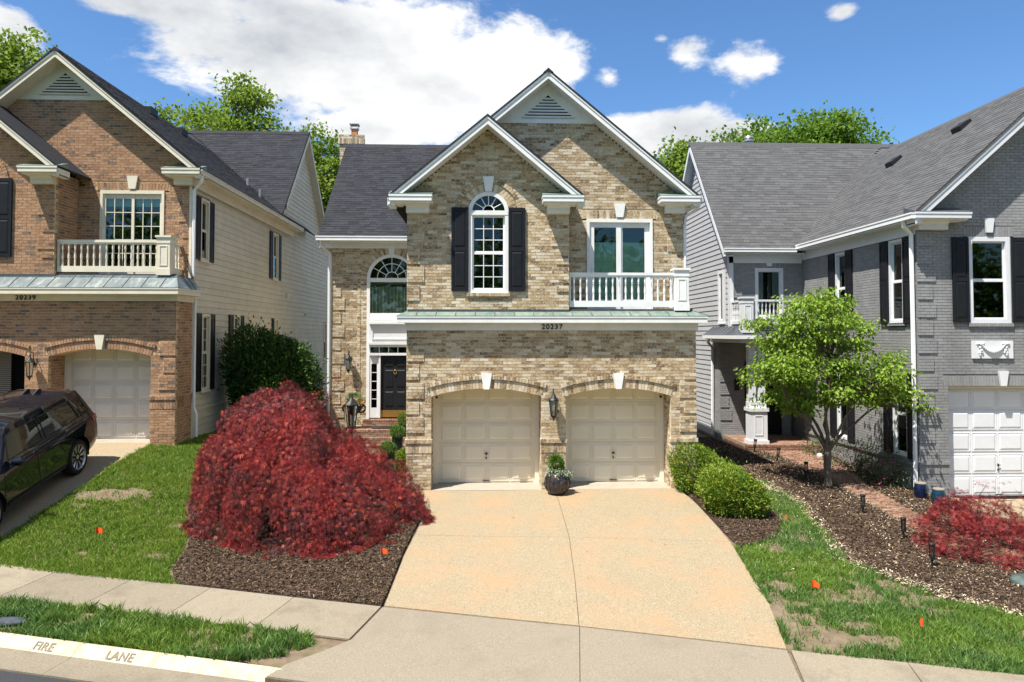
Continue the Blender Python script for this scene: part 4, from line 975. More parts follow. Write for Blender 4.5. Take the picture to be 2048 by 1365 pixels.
    rl.box(8.38, X0 - .01, yr - .05, yr + .05, 4.70, 4.76); rl.box(8.38, X0 - .01, yr - .035, yr + .035, 4.0, 4.10); rl.box(8.12, 8.2, 5.35, 6.29, 4.70, 4.76); rl.box(8.12, 8.2, 5.35, 6.29, 4.0, 4.10)
    ra = H.part('balcony_railing', rl, tr); balusters(H, plane_map('F', yr)[0], 8.42, X0 - .05, 17, 4.10, 4.70, 0., tr, ra); balusters(H, plane_map('L', 8.16)[0], 5.38, 6.25, 6, 4.10, 4.70, 0., tr, ra)
    _, frm = post_box(H, 8.05, 8.38, yr - .16, yr + .17, 3.72, 4.84, tr, ra); H.part('post_panel', frm, tr, ra)
    # wing siding on the left side
    wk, wf, wb = (9.8, 10.92), (6.02, 6.48), (13.6, 6.48)
    SW = (6.72, 7.42, 4.05, 5.85)
    def sd(z):
        if z < 3.5: I = [(8.0, 13.2)]
        elif z < 6.5: I = [(6.3, 13.2)]
        else:
            h = (10.7 - z) / 1.17
            if h < .1: return []
            I = [(9.8 - h, 9.8 + h)]
        if SW[2] < z < SW[3]: I = chop(I, SW[0], SW[1])
        return I
    SDP = []; siding(SDP, 'L', XE + .01, sd, .3, 10.75, .176)
    ck = MB(); ck.prism([(8.0, 0), (13.2, 0), (13.2, 6.5), (9.8, 10.75), (6.3, 6.5), (6.3, 3.5), (8.0, 3.5)], 'x', XE + .04, XE + .1); sw_ = H.part('siding_wall', ck, 'siding_grey')
    emit_pieces('siding_board', SDP, 'siding_grey', sw_, off, 300)
    TX, _ = plane_map('L', XE + .01); window(H, TX, SW[0] + .05, SW[1] - .05, SW[2], SW[3], 1, 1, 1, tr, .12, -.04, 'glass', curtain=('flat', 'curtain', SW[2], SW[3]))
    cb = MB(); cb.box(XE - .045, XE - .0, 6.262, 6.41, 3.55, 6.3); cb.box(XE - .045, XE + .1, 6.25, 6.28, 3.55, 6.3); H.part('corner_board', cb, tr)
    sk = MB(); sk.tbox(TX, 8.05, 13.2, -.04, .02, .12, .42); H.part('skirt_board', sk, tr)
    # roofs
    SP = []
    rf = MB()
    rf.prism([pk, eR, (eR[0], eR[1] - .06), (pk[0], pk[1] - .06), (eL[0], eL[1] - .06), eL], 'y', -.48, 9.3); r = H.part('roof', rf, 'shingle_grey')
    fs = MB(); sf = MB()
    for e in (eL, eR):
        slope_board(fs, pk, e, .063, .29, -.45, -.42); slope_board(fs, pk, e, .063, .12, -.47, -.4505); slope_board(sf, pk, e, .25, .28, -.4195, .05)
    for e, sg in ((eL, 1), (eR, -1)): fs.box(min(e[0], e[0] + sg * .16), max(e[0], e[0] + sg * .16), -.419, .04, e[1] - .29, e[1] - .066)
    H.part('rake_fascia', fs, tr, r); H.part('soffit', sf, tr, r)
    sv = Vector((pk[0] - eL[0], 0, pk[1] - eL[1])); L = sv.length
    shingles(SP, (eL[0] - .03, -.48, eL[1] - .02), (0, 1, 0), sv, L, lambda b: [(0, .48 + wf[0] + (eL[1] + b / L * (pk[1] - eL[1]) - wf[1]) / 1.17)])
    rw = MB(); rw.prism([wk, wb, (wb[0], wb[1] - .06), (wk[0], wk[1] - .07), (wf[0], wf[1] - .06), wf], 'x', 7.80, 16.5); H.part('wing_roof', rw, 'shingle_grey')
    sv2 = Vector((0, wk[0] - wf[0], wk[1] - wf[1])); L2 = sv2.length
    shingles(SP, (7.78, wf[0] - .02, wf[1] - .02), (1, 0, 0), sv2, L2, lambda b: [(0, min(16.4, eL[0] + (wf[1] + b / L2 * (wk[1] - wf[1]) - eL[1]) / .888 + .1) - 7.78)])
    emit_pieces('shingle', SP, 'shingle_grey', r, off, 300)
    cp = MB(); cp.prism([(wk[0] - .14, wk[1] - .12), (wk[0], wk[1] + .05), (wk[0] + .14, wk[1] - .12)], 'x', 7.77, 16.4); H.part('ridge_cap', cp, 'shingle_grey', r)
    cp = MB(); cp.prism([(pk[0] - .14, pk[1] - .09), (pk[0], pk[1] + .05), (pk[0] + .14, pk[1] - .09)], 'y', -.5, 9.2); H.part('ridge_cap', cp, 'shingle_grey', r)
    rk = MB()
    for e in (wf, wb):
        rk.prism([(wk[0], wk[1] - .07), (e[0], e[1] - .06), (e[0], e[1] - .28), (wk[0], wk[1] - .31)], 'x', 7.79, 7.82); rk.prism([(wk[0], wk[1] - .27), (e[0], e[1] - .24), (e[0], e[1] - .27), (wk[0], wk[1] - .30)], 'x', 7.821, XE + .03)
    H.part('rake_fascia', rk, tr, r)
    eave_return(H, 10.26, 11.62, -.45, 0., 6.60, tr, 'metal_dark', X0 - .03, 11.25, 1)
    g = MB(); g.box(10.16, 10.28, -.45, 5.95, 6.44, 6.57); g.box(10.145, 10.29, -.46, 5.95, 6.545, 6.58); g.box(7.80, 10.16, 5.84, 5.96, 6.34, 6.46); g.box(7.79, 10.15, 5.825, 5.97, 6.435, 6.468); H.part('gutter', g, 'gutter')
    g = MB(); g.box(X0 - .045, X0 - .005, .02, 6.29, 6.12, 6.40); g.box(10.2, X0, .02, 6.0, 6.40, 6.43); g.box(XE - .04, X0 - .05, YU - .05, YU - .005, 6.02, 6.30); g.box(7.85, X0 - .05, 5.97, YU - .051, 6.30, 6.33); H.part('eave_frieze', g, tr)
    downspout(H, [(10.22, .0, 6.45), (10.26, -.0, 6.30), (10.46, .06, 6.12), (10.47, .06, 3.5), (10.47, .06, -.15)], 'gutter', .055)
    for (y, k) in ((2.6, .80), (5.3, .70)):
        b = MB(); z = eL[1] + (pk[1] - eL[1]) * k; x = eL[0] + (pk[0] - eL[0]) * k; b.prism([(x - .17, z - .12), (x + .15, z + .17), (x + .09, z + .24), (x - .22, z + .02)], 'y', y - .2, y + .2); H.part('roof_vent', b, 'iron', r)
    b = MB(); b.lathe([(.10, 10.8), (.10, 11.05), (.19, 11.06), (.19, 11.12), (.14, 11.13), (.19, 11.19), (.17, 11.25), (.02, 11.30)], (10.15, 10.0, 0), 12); H.part('flue_vent', b, 'aluminium', r, True)
    emit_pieces('brick', P, 'brick_grey', wall, off, 300)
grey_house()

# ------------------------------------------------------------------ terrain
U_ = np.array((.970, -.242)); N_ = np.array((-.242, -.970)); P0 = np.array((-1.54, -6.42))
zs = lambda X: -.35 - .024 * X
def SN(s, n): q = P0 + U_ * s + N_ * n; return (float(q[0]), float(q[1]))
CP = []
for s_ in (-14, -9, -5, -1.5, 2, 5.5, 9, 14):
    for n_, dz in ((0, 0), (1.1, -.02), (2.03, -.04), (5, -.08)):
        q = P0 + U_ * s_ + N_ * n_; CP.append((q[0], q[1], zs(P0[0] + U_[0] * s_) + dz))
CP += [(-8.4, 1.46, .92), (-11, 1.46, .92), (-14.5, 1.46, .94), (-7.8, 2.8, .85), (-7.9, 6.24, .72), (-7.9, 18, .5), (-8.4, -1.7, .40), (-12, -1.6, .42), (-15, -1.6, .45),
       (-1.8, 0, 0.02), (1.6, 0, 0), (5.1, 0, 0), (1.6, 4, .05), (1.6, -3.5, -.17), (-1.5, -3.3, -.13), (-5, 0, .36), (-4.9, 6, .55), (-3, 4, .3), (-5, -3, .05), (-5, 12, .5),
       (6.5, 3, 0), (5.5, 6, .02), (8.2, 4.6, .02), (10.5, 3, -.05), (10.55, 0, -.16), (11.3, 0, -.28), (15, 0, -.3), (7, -4, -.3), (8, 12, .1), (15, 8, -.2), (11.5, -3.5, -.4)]
CP = np.array(CP)
def Kf(r2): return np.where(r2 > 1e-9, r2 * np.log(np.maximum(r2, 1e-9)), 0)
AA = CP[:, :2]; NN = len(AA)
Mx = np.zeros((NN + 3, NN + 3)); Mx[:NN, :NN] = Kf(((AA[:, None] - AA[None]) ** 2).sum(-1)) + np.eye(NN) * .3
Mx[:NN, NN] = 1; Mx[:NN, NN + 1:] = AA; Mx[NN, :NN] = 1; Mx[NN + 1:, :NN] = AA.T
WW = np.linalg.solve(Mx, np.r_[CP[:, 2], 0, 0, 0])
def G(X, Y):
    X = np.clip(np.asarray(X, float), -17, 17); Y = np.clip(np.asarray(Y, float), -13, 19)
    o = np.empty(X.shape); xf, yf, of = X.ravel(), Y.ravel(), o.ravel() if o.flags.c_contiguous else None
    for i in range(0, xf.size, 50000):
        a, b = xf[i:i + 50000], yf[i:i + 50000]
        of[i:i + 50000] = Kf((a[:, None] - AA[:, 0]) ** 2 + (b[:, None] - AA[:, 1]) ** 2) @ WW[:NN] + WW[NN] + WW[NN + 1] * a + WW[NN + 2] * b
    return of.reshape(X.shape)
def g1(x, y): return float(G(np.array([x]), np.array([y]))[0])
def struct(o, kind='structure'): o['kind'] = kind; return o
# one big sheet of soil, finer near the houses
gx = np.unique(np.r_[np.linspace(-160, -18, 12), np.arange(-18, 18.01, .3), np.linspace(18, 160, 12)])
gy = np.unique(np.r_[np.linspace(-60, -14, 8), np.arange(-14, 10.01, .3), np.arange(10, 24, 1.), np.linspace(24, 300, 16)])
GX, GY = np.meshgrid(gx, gy, indexing='ij'); nn = (GX - P0[0]) * N_[0] + (GY - P0[1]) * N_[1]
GZ = G(GX, GY) - .03 - np.where(nn > 2.06, .4, 0.)
for (x0, x1, y0, y1) in ((XL, XR, .1, 12), (-14.6, -7.9, 1.6, 19), (8.3, 17.8, 7.6, 13), (10.7, 17.8, .4, 13)): GZ = np.where((GX > x0) & (GX < x1) & (GY > y0) & (GY < y1), GZ - .3, GZ)
a, b = GX.shape; idx = np.arange(a * b).reshape(a, b)
F = np.stack([idx[:-1, :-1], idx[1:, :-1], idx[1:, 1:], idx[:-1, 1:]], -1).reshape(-1, 4)
M['soil'] = mat('soil', (0.136, 0.09775, 0.06375), (0.204, 0.1573, 0.1062), 6, .95, .1, bmp=.7, bscale=40, c3=(0.085, 0.102, 0.034), s3=3, f3=.6)
ground = struct(link('ground', np_mesh('ground', np.stack([GX, GY, GZ], -1).reshape(-1, 3), F, True), 'soil'))
def drape(name, poly, off, m, cell=.3, skirt=.08, kind='structure', parent=None, wav=0., zfun=None):
    bm = bmesh.new(); vs = [bm.verts.new((x, y, 0)) for x, y in poly]; bm.faces.new(vs)
    xs = [p[0] for p in poly]; ys = [p[1] for p in poly]
    for ax, lo, hi in ((0, min(xs), max(xs)), (1, min(ys), max(ys))):
        k = math.ceil(lo / cell)
        while k * cell < hi:
            co = [0, 0, 0]; no = [0, 0, 0]; co[ax] = k * cell + 1e-4; no[ax] = 1
            bmesh.ops.bisect_plane(bm, geom=bm.verts[:] + bm.edges[:] + bm.faces[:], plane_co=co, plane_no=no); k += 1
    top = bm.verts[:]
    P_ = np.array([v.co[:2] for v in top]); Z = (zfun or G)(P_[:, 0], P_[:, 1]) + off
    for v, z in zip(top, Z): v.co.z = z + (wav * noise.noise((v.co.x * 3, v.co.y * 3, 0)) if wav else 0)
    bmesh.ops.recalc_face_normals(bm, faces=bm.faces)
    if sum(f.normal.z for f in bm.faces) < 0: bmesh.ops.reverse_faces(bm, faces=bm.faces)
    if skirt:
        ed = [e for e in bm.edges if e.is_boundary]; r = bmesh.ops.extrude_edge_only(bm, edges=ed)
        for v in r['geom']:
            if isinstance(v, bmesh.types.BMVert): v.co.z -= skirt
    me = bpy.data.meshes.new(name); bm.to_mesh(me); bm.free(); o = link(name, me, m, parent)
    if kind: o['kind'] = kind
    return o
def aggregate_mat():
    m, t, b = newmat('exposed_aggregate'); b.inputs['Roughness'].default_value = .85; b.inputs['Specular IOR Level'].default_value = .2
    g_ = N(t, 'ShaderNodeNewGeometry'); v = N(t, 'ShaderNodeTexVoronoi'); setv(v, Scale=105.); t.links.new(g_.outputs['Position'], v.inputs['Vector'])
    sp = N(t, 'ShaderNodeSeparateColor'); t.links.new(v.outputs['Color'], sp.inputs[0])
    c = ramp(t, sp.outputs[0], [(0, (.18, .14, .086)), (.15, (.245, .194, .12)), (.55, (.305, .245, .155)), (.85, (.35, .29, .19)), (1, (.42, .36, .26))])
    c = mixc(t, ramp(t, pos_noise(t, 1.1, 5, .6, off=3.), [(.46, (0, 0, 0)), (.70, (.58, .58, .58))]), c, (.385, .235, .125))
    c = mixc(t, ramp(t, pos_noise(t, .7, 5, .65, off=11.), [(.52, (0, 0, 0)), (.75, (.35, .35, .35))]), c, (.26, .205, .13))
    c = mixc(t, ramp(t, pos_noise(t, 9., 4, .6, off=21.), [(.60, (0, 0, 0)), (.75, (.3, .3, .3))]), c, (.20, .155, .095))
    t.links.new(c, b.inputs['Base Color']); bump(t, b, v.outputs['Distance'], .35, .006); return m
M['aggregate'] = aggregate_mat()
M['concrete'] = mat('grey_concrete', (0.189, 0.1599, 0.117), (0.3024, 0.2583, 0.1911), 45, .85, .2, bmp=.3, bscale=150, c3=(0.1932, 0.164, 0.1209), s3=1.6, f3=.5, lo=.3, hi=.7)
M['joint'] = mat('dark_joint', (.10, .075, .05), (.16, .12, .08), 20, .95, .1)
M['mulch'] = mat('mulch', (0.048, 0.0336, 0.024), (0.104, 0.076, 0.056), 22, .95, .1, bmp=1., bscale=70, bdist=.02)
M['curbpaint'] = mat('pale_yellow_curb_paint', (0.476, 0.391, 0.238), (0.527, 0.4675, 0.3485), 5, .7, .25, bmp=.2, c3=(0.374, 0.272, 0.102), s3=9, f3=.6)
M['asphalt'] = mat('asphalt', (0.028, 0.0288, 0.0304), (0.06, 0.0608, 0.064), 120, .9, .2, bmp=.6, bscale=200)
M['stencil'] = mat('grey_stencil_paint', (.15, .135, .115), (.26, .22, .17), 30, .85, .15)
# driveway slabs of the tan house
drv = struct(drape('driveway', [(-1.5, .02), (-1.34, -.8), (-1.26, -2.34), (-1.40, -4.31), (-1.47, -6.44), (1.33, -7.1), (3.98, -7.80), (4.30, -6.36), (4.50, -4.77), (4.65, -3.0), (4.68, -1.38), (4.62, .02)], -.012, 'joint', .5, .05))
CJ = [(1.68, .015), (1.66, -1.5), (1.62, -3.43), (1.48, -5.42), (1.33, -7.08)]
e_ = .005
LEFT = [(-1.5, .015), (-1.33, -.8), (-1.25, -2.34), (-1.30, -3.278)]; LEFT2 = [(-1.31, -3.29), (-1.39, -4.31), (-1.46, -6.40)]
RIGHT = [(4.62, .015), (4.68, -1.38), (4.65, -3.0), (4.62, -3.672)]; RIGHT2 = [(4.62, -3.68), (4.50, -4.77), (4.30, -6.36), (3.97, -7.76)]
drape('slab', LEFT + [(1.62 - e_, -3.432)] + [(x - e_, y) for x, y in CJ[:2][::-1]], .004, 'aggregate', .25, .05, None, drv)
drape('slab', [(x + e_, y) for x, y in CJ[:2]] + [(1.62 + e_, -3.438)] + RIGHT[::-1], .004, 'aggregate', .25, .05, None, drv)
drape('slab', LEFT2 + [(1.33 - e_, -7.07), (1.48 - e_, -5.42), (1.62 - e_, -3.437)], .004, 'aggregate', .25, .05, None, drv)
drape('slab', [(1.62 + e_, -3.443), (1.48 + e_, -5.42), (1.33 + e_, -7.08)] + RIGHT2[::-1], .004, 'aggregate', .25, .05, None, drv)
# concrete apron across the pavement
apr = struct(drape('driveway_apron', [SN(.06, .01), SN(.06, 1.1), (-2.07, -7.86), (-2.42, -8.19), SN(-.5, 2.26), SN(7.6, 2.42), SN(5.75, 1.3), SN(5.68, .01)], -.012, 'joint', .5, .05))
drape('slab', [SN(.07, .015), SN(.07, 1.1), (-2.06, -7.86), (-2.41, -8.19), SN(-.48, 2.25), (1.06 - e_, -9.42), (1.12 - e_, -8.75), (1.33 - e_, -7.115)], .005, 'concrete', .25, .05, None, apr)
drape('slab', [(1.33 + e_, -7.12), (1.12 + e_, -8.75), (1.06 + e_, -9.42), SN(7.6, 2.41), SN(5.72, 1.3), SN(5.67, .015)], .005, 'concrete', .25, .05, None, apr)
# pavement slabs
pav = struct(drape('pavement', [SN(-14, 0), SN(.05, 0), SN(.05, 1.1), SN(-14, 1.1)], -.012, 'joint', .6, .05))
cmats = [mat('pavement_concrete_%d' % i, tuple(c * k for c in (.195, .165, .118)), tuple(c * k for c in (.30, .255, .185)), 40, .85, .2, bmp=.3, bscale=140, c3=tuple(c * k for c in (.15, .125, .09)), s3=2.2, f3=.5, lo=.3, hi=.7) for i, k in enumerate((1.0, .86, 1.06, .93))]
for i in range(10): drape('slab', [SN(-1.4 * i - e_ + .04, .002), SN(-1.4 * i - e_ + .04, 1.095), SN(-1.4 * (i + 1) + e_ + .04, 1.095), SN(-1.4 * (i + 1) + e_ + .04, .002)], .006, cmats[(0, 2, 3, 1, 2, 0, 1, 3, 0, 2)[i]], .4, .05, None, pav)
pav2 = struct(drape('pavement', [SN(5.72, 0), SN(14, 0), SN(14, 1.2), SN(5.76, 1.2)], -.012, 'joint', .6, .05))
for i in range(6): drape('slab', [SN(5.72 + 1.4 * i + e_, .002), SN(5.74 + 1.4 * i + e_, 1.19), SN(5.72 + 1.4 * (i + 1) - e_, 1.19), SN(5.72 + 1.4 * (i + 1) - e_, .002)], .006, cmats[(2, 0, 3)[i % 3]], .4, .05, None, pav2)
# rolled kerb, gutter, road
kerb = struct(link('kerb', MB().box(-.01, .01, -.01, .01, -.6, -.59).mesh('kerb'), 'curbpaint'))
def kerb_seg(s0, s1, h0, h1, m, name, prof):
    k = MB(); n = 6; rows = []
    for i in range(n + 1):
        s = s0 + (s1 - s0) * i / n; h = h0 + (h1 - h0) * i / n; x0, y0 = SN(s, 2.03); zb_ = g1(x0, y0) + .006
        rows.append([(*SN(s, nv), zb_ + (zv if zv > -.11 or True else zv) * 1.0 - (1 - h) * max(0, .11 + zv) * (1 if zv > -.11 else 0)) for nv, zv in prof])
    L = len(prof); vs = [p for r_ in rows for p in r_]
    fs = [(i * L + j, i * L + j + 1, (i + 1) * L + j + 1, (i + 1) * L + j) for i in range(n) for j in range(L - 1)] + [tuple(range(L)), tuple(n * L + j for j in range(L))[::-1]]
    k.add(vs, fs); me = k.mesh(name); return link(name, smooth_by_angle(me, 50), m, kerb)
PROF = [(2.03, -.25), (2.03, .0), (2.05, .005), (2.08, .0), (2.11, -.015), (2.165, -.058), (2.205, -.092), (2.23, -.105), (2.23, -.3)]
for s0, s1, h0, h1 in ((-12.2, -9.206, 1, 1), (-9.2, -6.206, 1, 1), (-6.2, -3.206, 1, 1), (-3.2, -.506, 1, 1), (-.5, 1.2, 1, .25)): kerb_seg(s0, s1, h0, h1, 'curbpaint', 'kerb_stone', PROF)
GPROF = [(2.22, -.3), (2.22, -.098), (2.25, -.107), (2.66, -.118), (2.66, -.3)]
for s0, s1 in ((-12.2, -9.205), (-9.2, -6.205), (-6.2, -3.205), (-3.2, -.205), (-.2, 3)): kerb_seg(s0, s1, 1, 1, cmats[1], 'gutter_slab', GPROF)
road = struct(drape('road', [SN(-16, 2.64), SN(16, 2.64), SN(16, 9.5), SN(-16, 9.5)], -.125, 'asphalt', 1., 0, zfun=lambda x, y: G(x, y)))
far_p = struct(drape('far_verge', [SN(-30, 9.4), SN(30, 9.4), SN(60, 40), SN(-60, 40)], -.02, mat('far_grass', (.05, .09, .02), (.09, .14, .035), 3, .95, .1), 3., 0))
# stencilled words on the sloping kerb face
for txt, sc in (('FIRE', -3.67), ('LANE', -2.55)):
    x, y = SN(sc, 2.185); xa, ya = SN(sc, 2.03); zk = g1(xa, ya) + .006 - .075
    e1 = Vector((U_[0], U_[1], (g1(*SN(sc + 1, 2.03)) - g1(*SN(sc - 1, 2.03))) / 2)).normalized(); e2 = Vector((-N_[0], -N_[1], .78)).normalized(); e3 = e1.cross(e2).normalized(); e2 = e3.cross(e1)
    mt = Matrix(((e1.x, e2.x, e3.x, x), (e1.y, e2.y, e3.y, y), (e1.z, e2.z, e3.z, zk), (0, 0, 0, 1)))
    text_part(None, txt, None, .155, 'stencil', kerb, mtx=Matrix.Translation(e3 * .008 + e2 * -.012) @ mt, depth=.0008, name='stencil_lettering', offset=.003, spacing=1.05)
# other driveways
ldr = struct(drape('driveway', [(-8.37, 1.50), (-8.42, -.37), (-8.5, -1.72), (-8.59, -2.83), (-8.69, -3.76), (-8.74, -4.72), SN(-14.5, .0), (-16, 1.5)], .004, 'aggregate', .3, .06))
rdr = struct(drape('driveway', [(11.25, -.0), (11.20, -.6), (11.10, -2.59), (11.05, -4.5), (11.3, -7), (11.6, -9.4), (16, -10), (16, .0)], .004, 'aggregate', .3, .06))
# planting beds and walkway
BEDL = [(-4.80, -5.60), (-5.11, -5.02), (-5.22, -4.19), (-5.46, -3.33), (-6.0, -2.2), (-6.1, -1.2), (-5.6, -.2), (-4.4, .8), (-2.9, 2.2), (-1.87, 2.4), (-1.87, -.06), (-1.53, -.06), (-1.38, -.8), (-1.30, -2.34), (-1.43, -4.31), (-1.50, -6.41)]
BEDR = [(4.72, -.05), (4.72, -1.38), (4.70, -3.0), (4.70, -3.95), (5.6, -3.4), (6.1, -2.5), (6.3, -1.2), (6.6, .2), (6.95, .75), (7.1, -.9), (6.72, -2.94), (6.4, -4.6), (6.83, -5.47), (7.22, -6.16), (7.93, -6.77), (9.6, -7.6), (10.98, -7.6), (11.02, -2.6), (11.15, -.12), (10.5, -.02), (10.5, 5.1), (8.15, 5.1), (7.9, 8), (5.16, 8), (5.16, -.05)]
bedl = struct(drape('mulch_bed', BEDL, .012, 'mulch', .12, .06, wav=.03)); bedr = struct(drape('mulch_bed', BEDR, .012, 'mulch', .14, .06, wav=.03))
WALK = [((9.35, 5.05), 1.5), ((9.45, 3.6), 1.25), ((9.25, 1.6), 1.0), ((9.0, .2), .75), ((8.95, -1.2), .72), ((8.95, -2.4), .72), ((9.0, -3.4), .8), ((9.4, -4.3), .9), ((10.3, -4.8), 1.0), ((11.1, -4.9), 1.0)]
def walk_pts(n):
    pts = []; P_ = np.array([w[0] for w in WALK]); Wd = np.array([w[1] for w in WALK]); d = np.r_[0, np.cumsum(np.hypot(*np.diff(P_, axis=0).T))]
    t = np.linspace(0, d[-1], n); return np.stack([np.interp(t, d, P_[:, 0]), np.interp(t, d, P_[:, 1])], 1), np.interp(t, d, Wd), d[-1]
wp, wwid, wl = walk_pts(50)
tn = np.gradient(wp, axis=0); tn /= np.linalg.norm(tn, axis=1)[:, None]; sd_n = np.stack([-tn[:, 1], tn[:, 0]], 1)
walk = struct(drape('brick_walkway', [tuple(p) for p in (wp + sd_n * wwid[:, None] / 2)] + [tuple(p) for p in (wp - sd_n * wwid[:, None] / 2)[::-1]], .03, 'mortar_paver', .25, .06))
PV = []; nr = int(wl / .108); wp2, ww2, _ = walk_pts(nr); tn2 = np.gradient(wp2, axis=0); tn2 /= np.linalg.norm(tn2, axis=1)[:, None]
for i in range(nr):
    sdv = np.array((-tn2[i, 1], tn2[i, 0])); nb = max(2, int(ww2[i] / .215)); yaw = math.atan2(sdv[1], sdv[0])
    for j in range(nb):
        a = ((j + .5 * (1 + (i % 2))) / nb - .5) * (ww2[i] - .06) - (.05 if i % 2 else 0); q = wp2[i] + sdv * a
        PV.append(((q[0], q[1], g1(q[0], q[1]) + .036 + random.uniform(-.003, .004)), rot_yaw_roll(yaw, random.uniform(-.02, .02)), (.102, .048, .012)))
emit_pieces('paver', PV, 'brick_paver', walk, (0, 0, 0), 300)
# ------------------------------------------------------------------ leaves, grass and chips (numpy)
def in_poly(P_, poly):
    x, y = P_[:, 0], P_[:, 1]; ins = np.zeros(len(P_), bool); n = len(poly)
    for i in range(n):
        (x0, y0), (x1, y1) = poly[i], poly[(i + 1) % n]
        c = ((y0 > y) != (y1 > y)) & (x < (x1 - x0) * (y - y0) / ((y1 - y0) + 1e-12) + x0); ins ^= c
    return ins
def scatter(poly, dens):
    p = np.array(poly); lo, hi = p.min(0), p.max(0); n = int(np.prod(hi - lo) * dens); Q = lo + RNG.random((n, 2)) * (hi - lo); return Q[in_poly(Q, poly)]
_NG = RNG.random((64, 64))
def vnoise(x, y, s):
    x = x * s; y = y * s; xi = np.floor(x).astype(int); yi = np.floor(y).astype(int); fx = x - xi; fy = y - yi; fx = fx * fx * (3 - 2 * fx); fy = fy * fy * (3 - 2 * fy)
    g_ = lambda a, b: _NG[a % 64, b % 64]
    return (g_(xi, yi) * (1 - fx) + g_(xi + 1, yi) * fx) * (1 - fy) + (g_(xi, yi + 1) * (1 - fx) + g_(xi + 1, yi + 1) * fx) * fy
def unit(v): return v / (np.linalg.norm(v, axis=-1, keepdims=True) + 1e-9)
def leaf_mat(name, stops, trans=.35, rough=.5, clump=None, spec=.35, cs=2.5, co=.5):
    m, t, b = newmat(name); b.inputs['Roughness'].default_value = rough; b.inputs['Specular IOR Level'].default_value = spec
    g_ = N(t, 'ShaderNodeNewGeometry'); c = ramp(t, g_.outputs['Random Per Island'], stops)
    if clump: c = mixc(t, ramp(t, pos_noise(t, cs, 3, .5), [(.42, (0, 0, 0)), (.62, (co,) * 3)]), c, clump)
    t.links.new(c, b.inputs['Base Color']); tr = N(t, 'ShaderNodeBsdfTranslucent'); t.links.new(c, tr.inputs[0])
    mx_ = N(t, 'ShaderNodeMixShader'); mx_.inputs[0].default_value = trans; t.links.new(b.outputs[0], mx_.inputs[1]); t.links.new(tr.outputs[0], mx_.inputs[2])
    t.links.new(mx_.outputs[0], t.nodes['Material Output'].inputs[0]); return m
def frames(D, up=None):
    """leaf frames: D = direction of the blade, returns D, side, normal"""
    n = len(D); r = unit(RNG.normal(size=(n, 3)) + (np.array(up) if up is not None else 0)); s = unit(np.cross(D, r)); nn_ = np.cross(s, D); return D, s, nn_
def blade_leaves(C, D, L, Wd, up=(0, 0, 1.5), fold=.15):
    D, s, nn_ = frames(unit(D), up); L = np.asarray(L)[:, None]; Wd = np.asarray(Wd)[:, None]
    V = np.stack([C, C + D * L * .45 + s * Wd / 2 + nn_ * Wd * fold, C + D * L, C + D * L * .45 - s * Wd / 2 + nn_ * Wd * fold], 1)
    n = len(C); b = 4 * np.arange(n)[:, None]; return V.reshape(-1, 3), np.concatenate([b + np.array([[0, 1, 2]]), b + np.array([[0, 2, 3]])], 0)
def palmate(C, D, L, lobes=5, wl=.16, up=(0, 0, 1.2)):
    D, s, nn_ = frames(unit(D), up); n = len(C); L = np.asarray(L)[:, None]; A = np.linspace(-1.15, 1.15, lobes); Vs = []
    for a in A:
        d = D * math.cos(a) + s * math.sin(a) - nn_ * .12 * abs(a); sd_ = -D * math.sin(a) + s * math.cos(a); l = L * (1 - .32 * abs(a))
        Vs += [C + d * l * .04 + sd_ * l * wl * .15, C + d * l * .5 + sd_ * l * wl * .5, C + d * l, C + d * l * .5 - sd_ * l * wl * .5]
    V = np.stack(Vs, 1); b = (4 * lobes) * np.arange(n)[:, None, None] + 4 * np.arange(lobes)[None, :, None]
    # first lobe vertex is shared so that the leaf is one island
    F = b + np.array([[[0, 1, 2, 3]]]); F = F.copy(); F[:, :, 0] = (4 * lobes) * np.arange(n)[:, None]
    return V.reshape(-1, 3), F.reshape(-1, 4)
def ell_points(n, c, r, shell=.55, bumps=9, amp=.22, seed=0, low=-1.):
    rg = np.random.default_rng(seed); d = unit(rg.normal(size=(n * 2, 3))); d = d[d[:, 2] > low][:n]; k = unit(rg.normal(size=(bumps, 3))); ph = (d @ k.T)
    rad = (1 + amp * (np.maximum(0, ph) ** 6).sum(1) - amp * .5) * (1 + np.maximum(0, rg.normal(size=len(d))) ** 2 * .035); u = shell + (1 - shell) * rg.random(len(d)) ** .6
    return np.array(c) + d * np.array(r) * (rad * u)[:, None], d
def limb(mb, a, b, r0, r1, bend=.12, n=6, seg=7):
    a, b = Vector(a), Vector(b); L = (b - a).length; o = Vector((random.uniform(-1, 1), random.uniform(-1, 1), random.uniform(-.2, .8))) * bend * L
    pts = [a.lerp(b, i / n) + o * math.sin(PI * i / n) + Vector((random.uniform(-1, 1), random.uniform(-1, 1), 0)) * .02 * L * (0 < i < n) for i in range(n + 1)]
    mb.tube(pts, [r0 + (r1 - r0) * i / n for i in range(n + 1)], seg); return pts
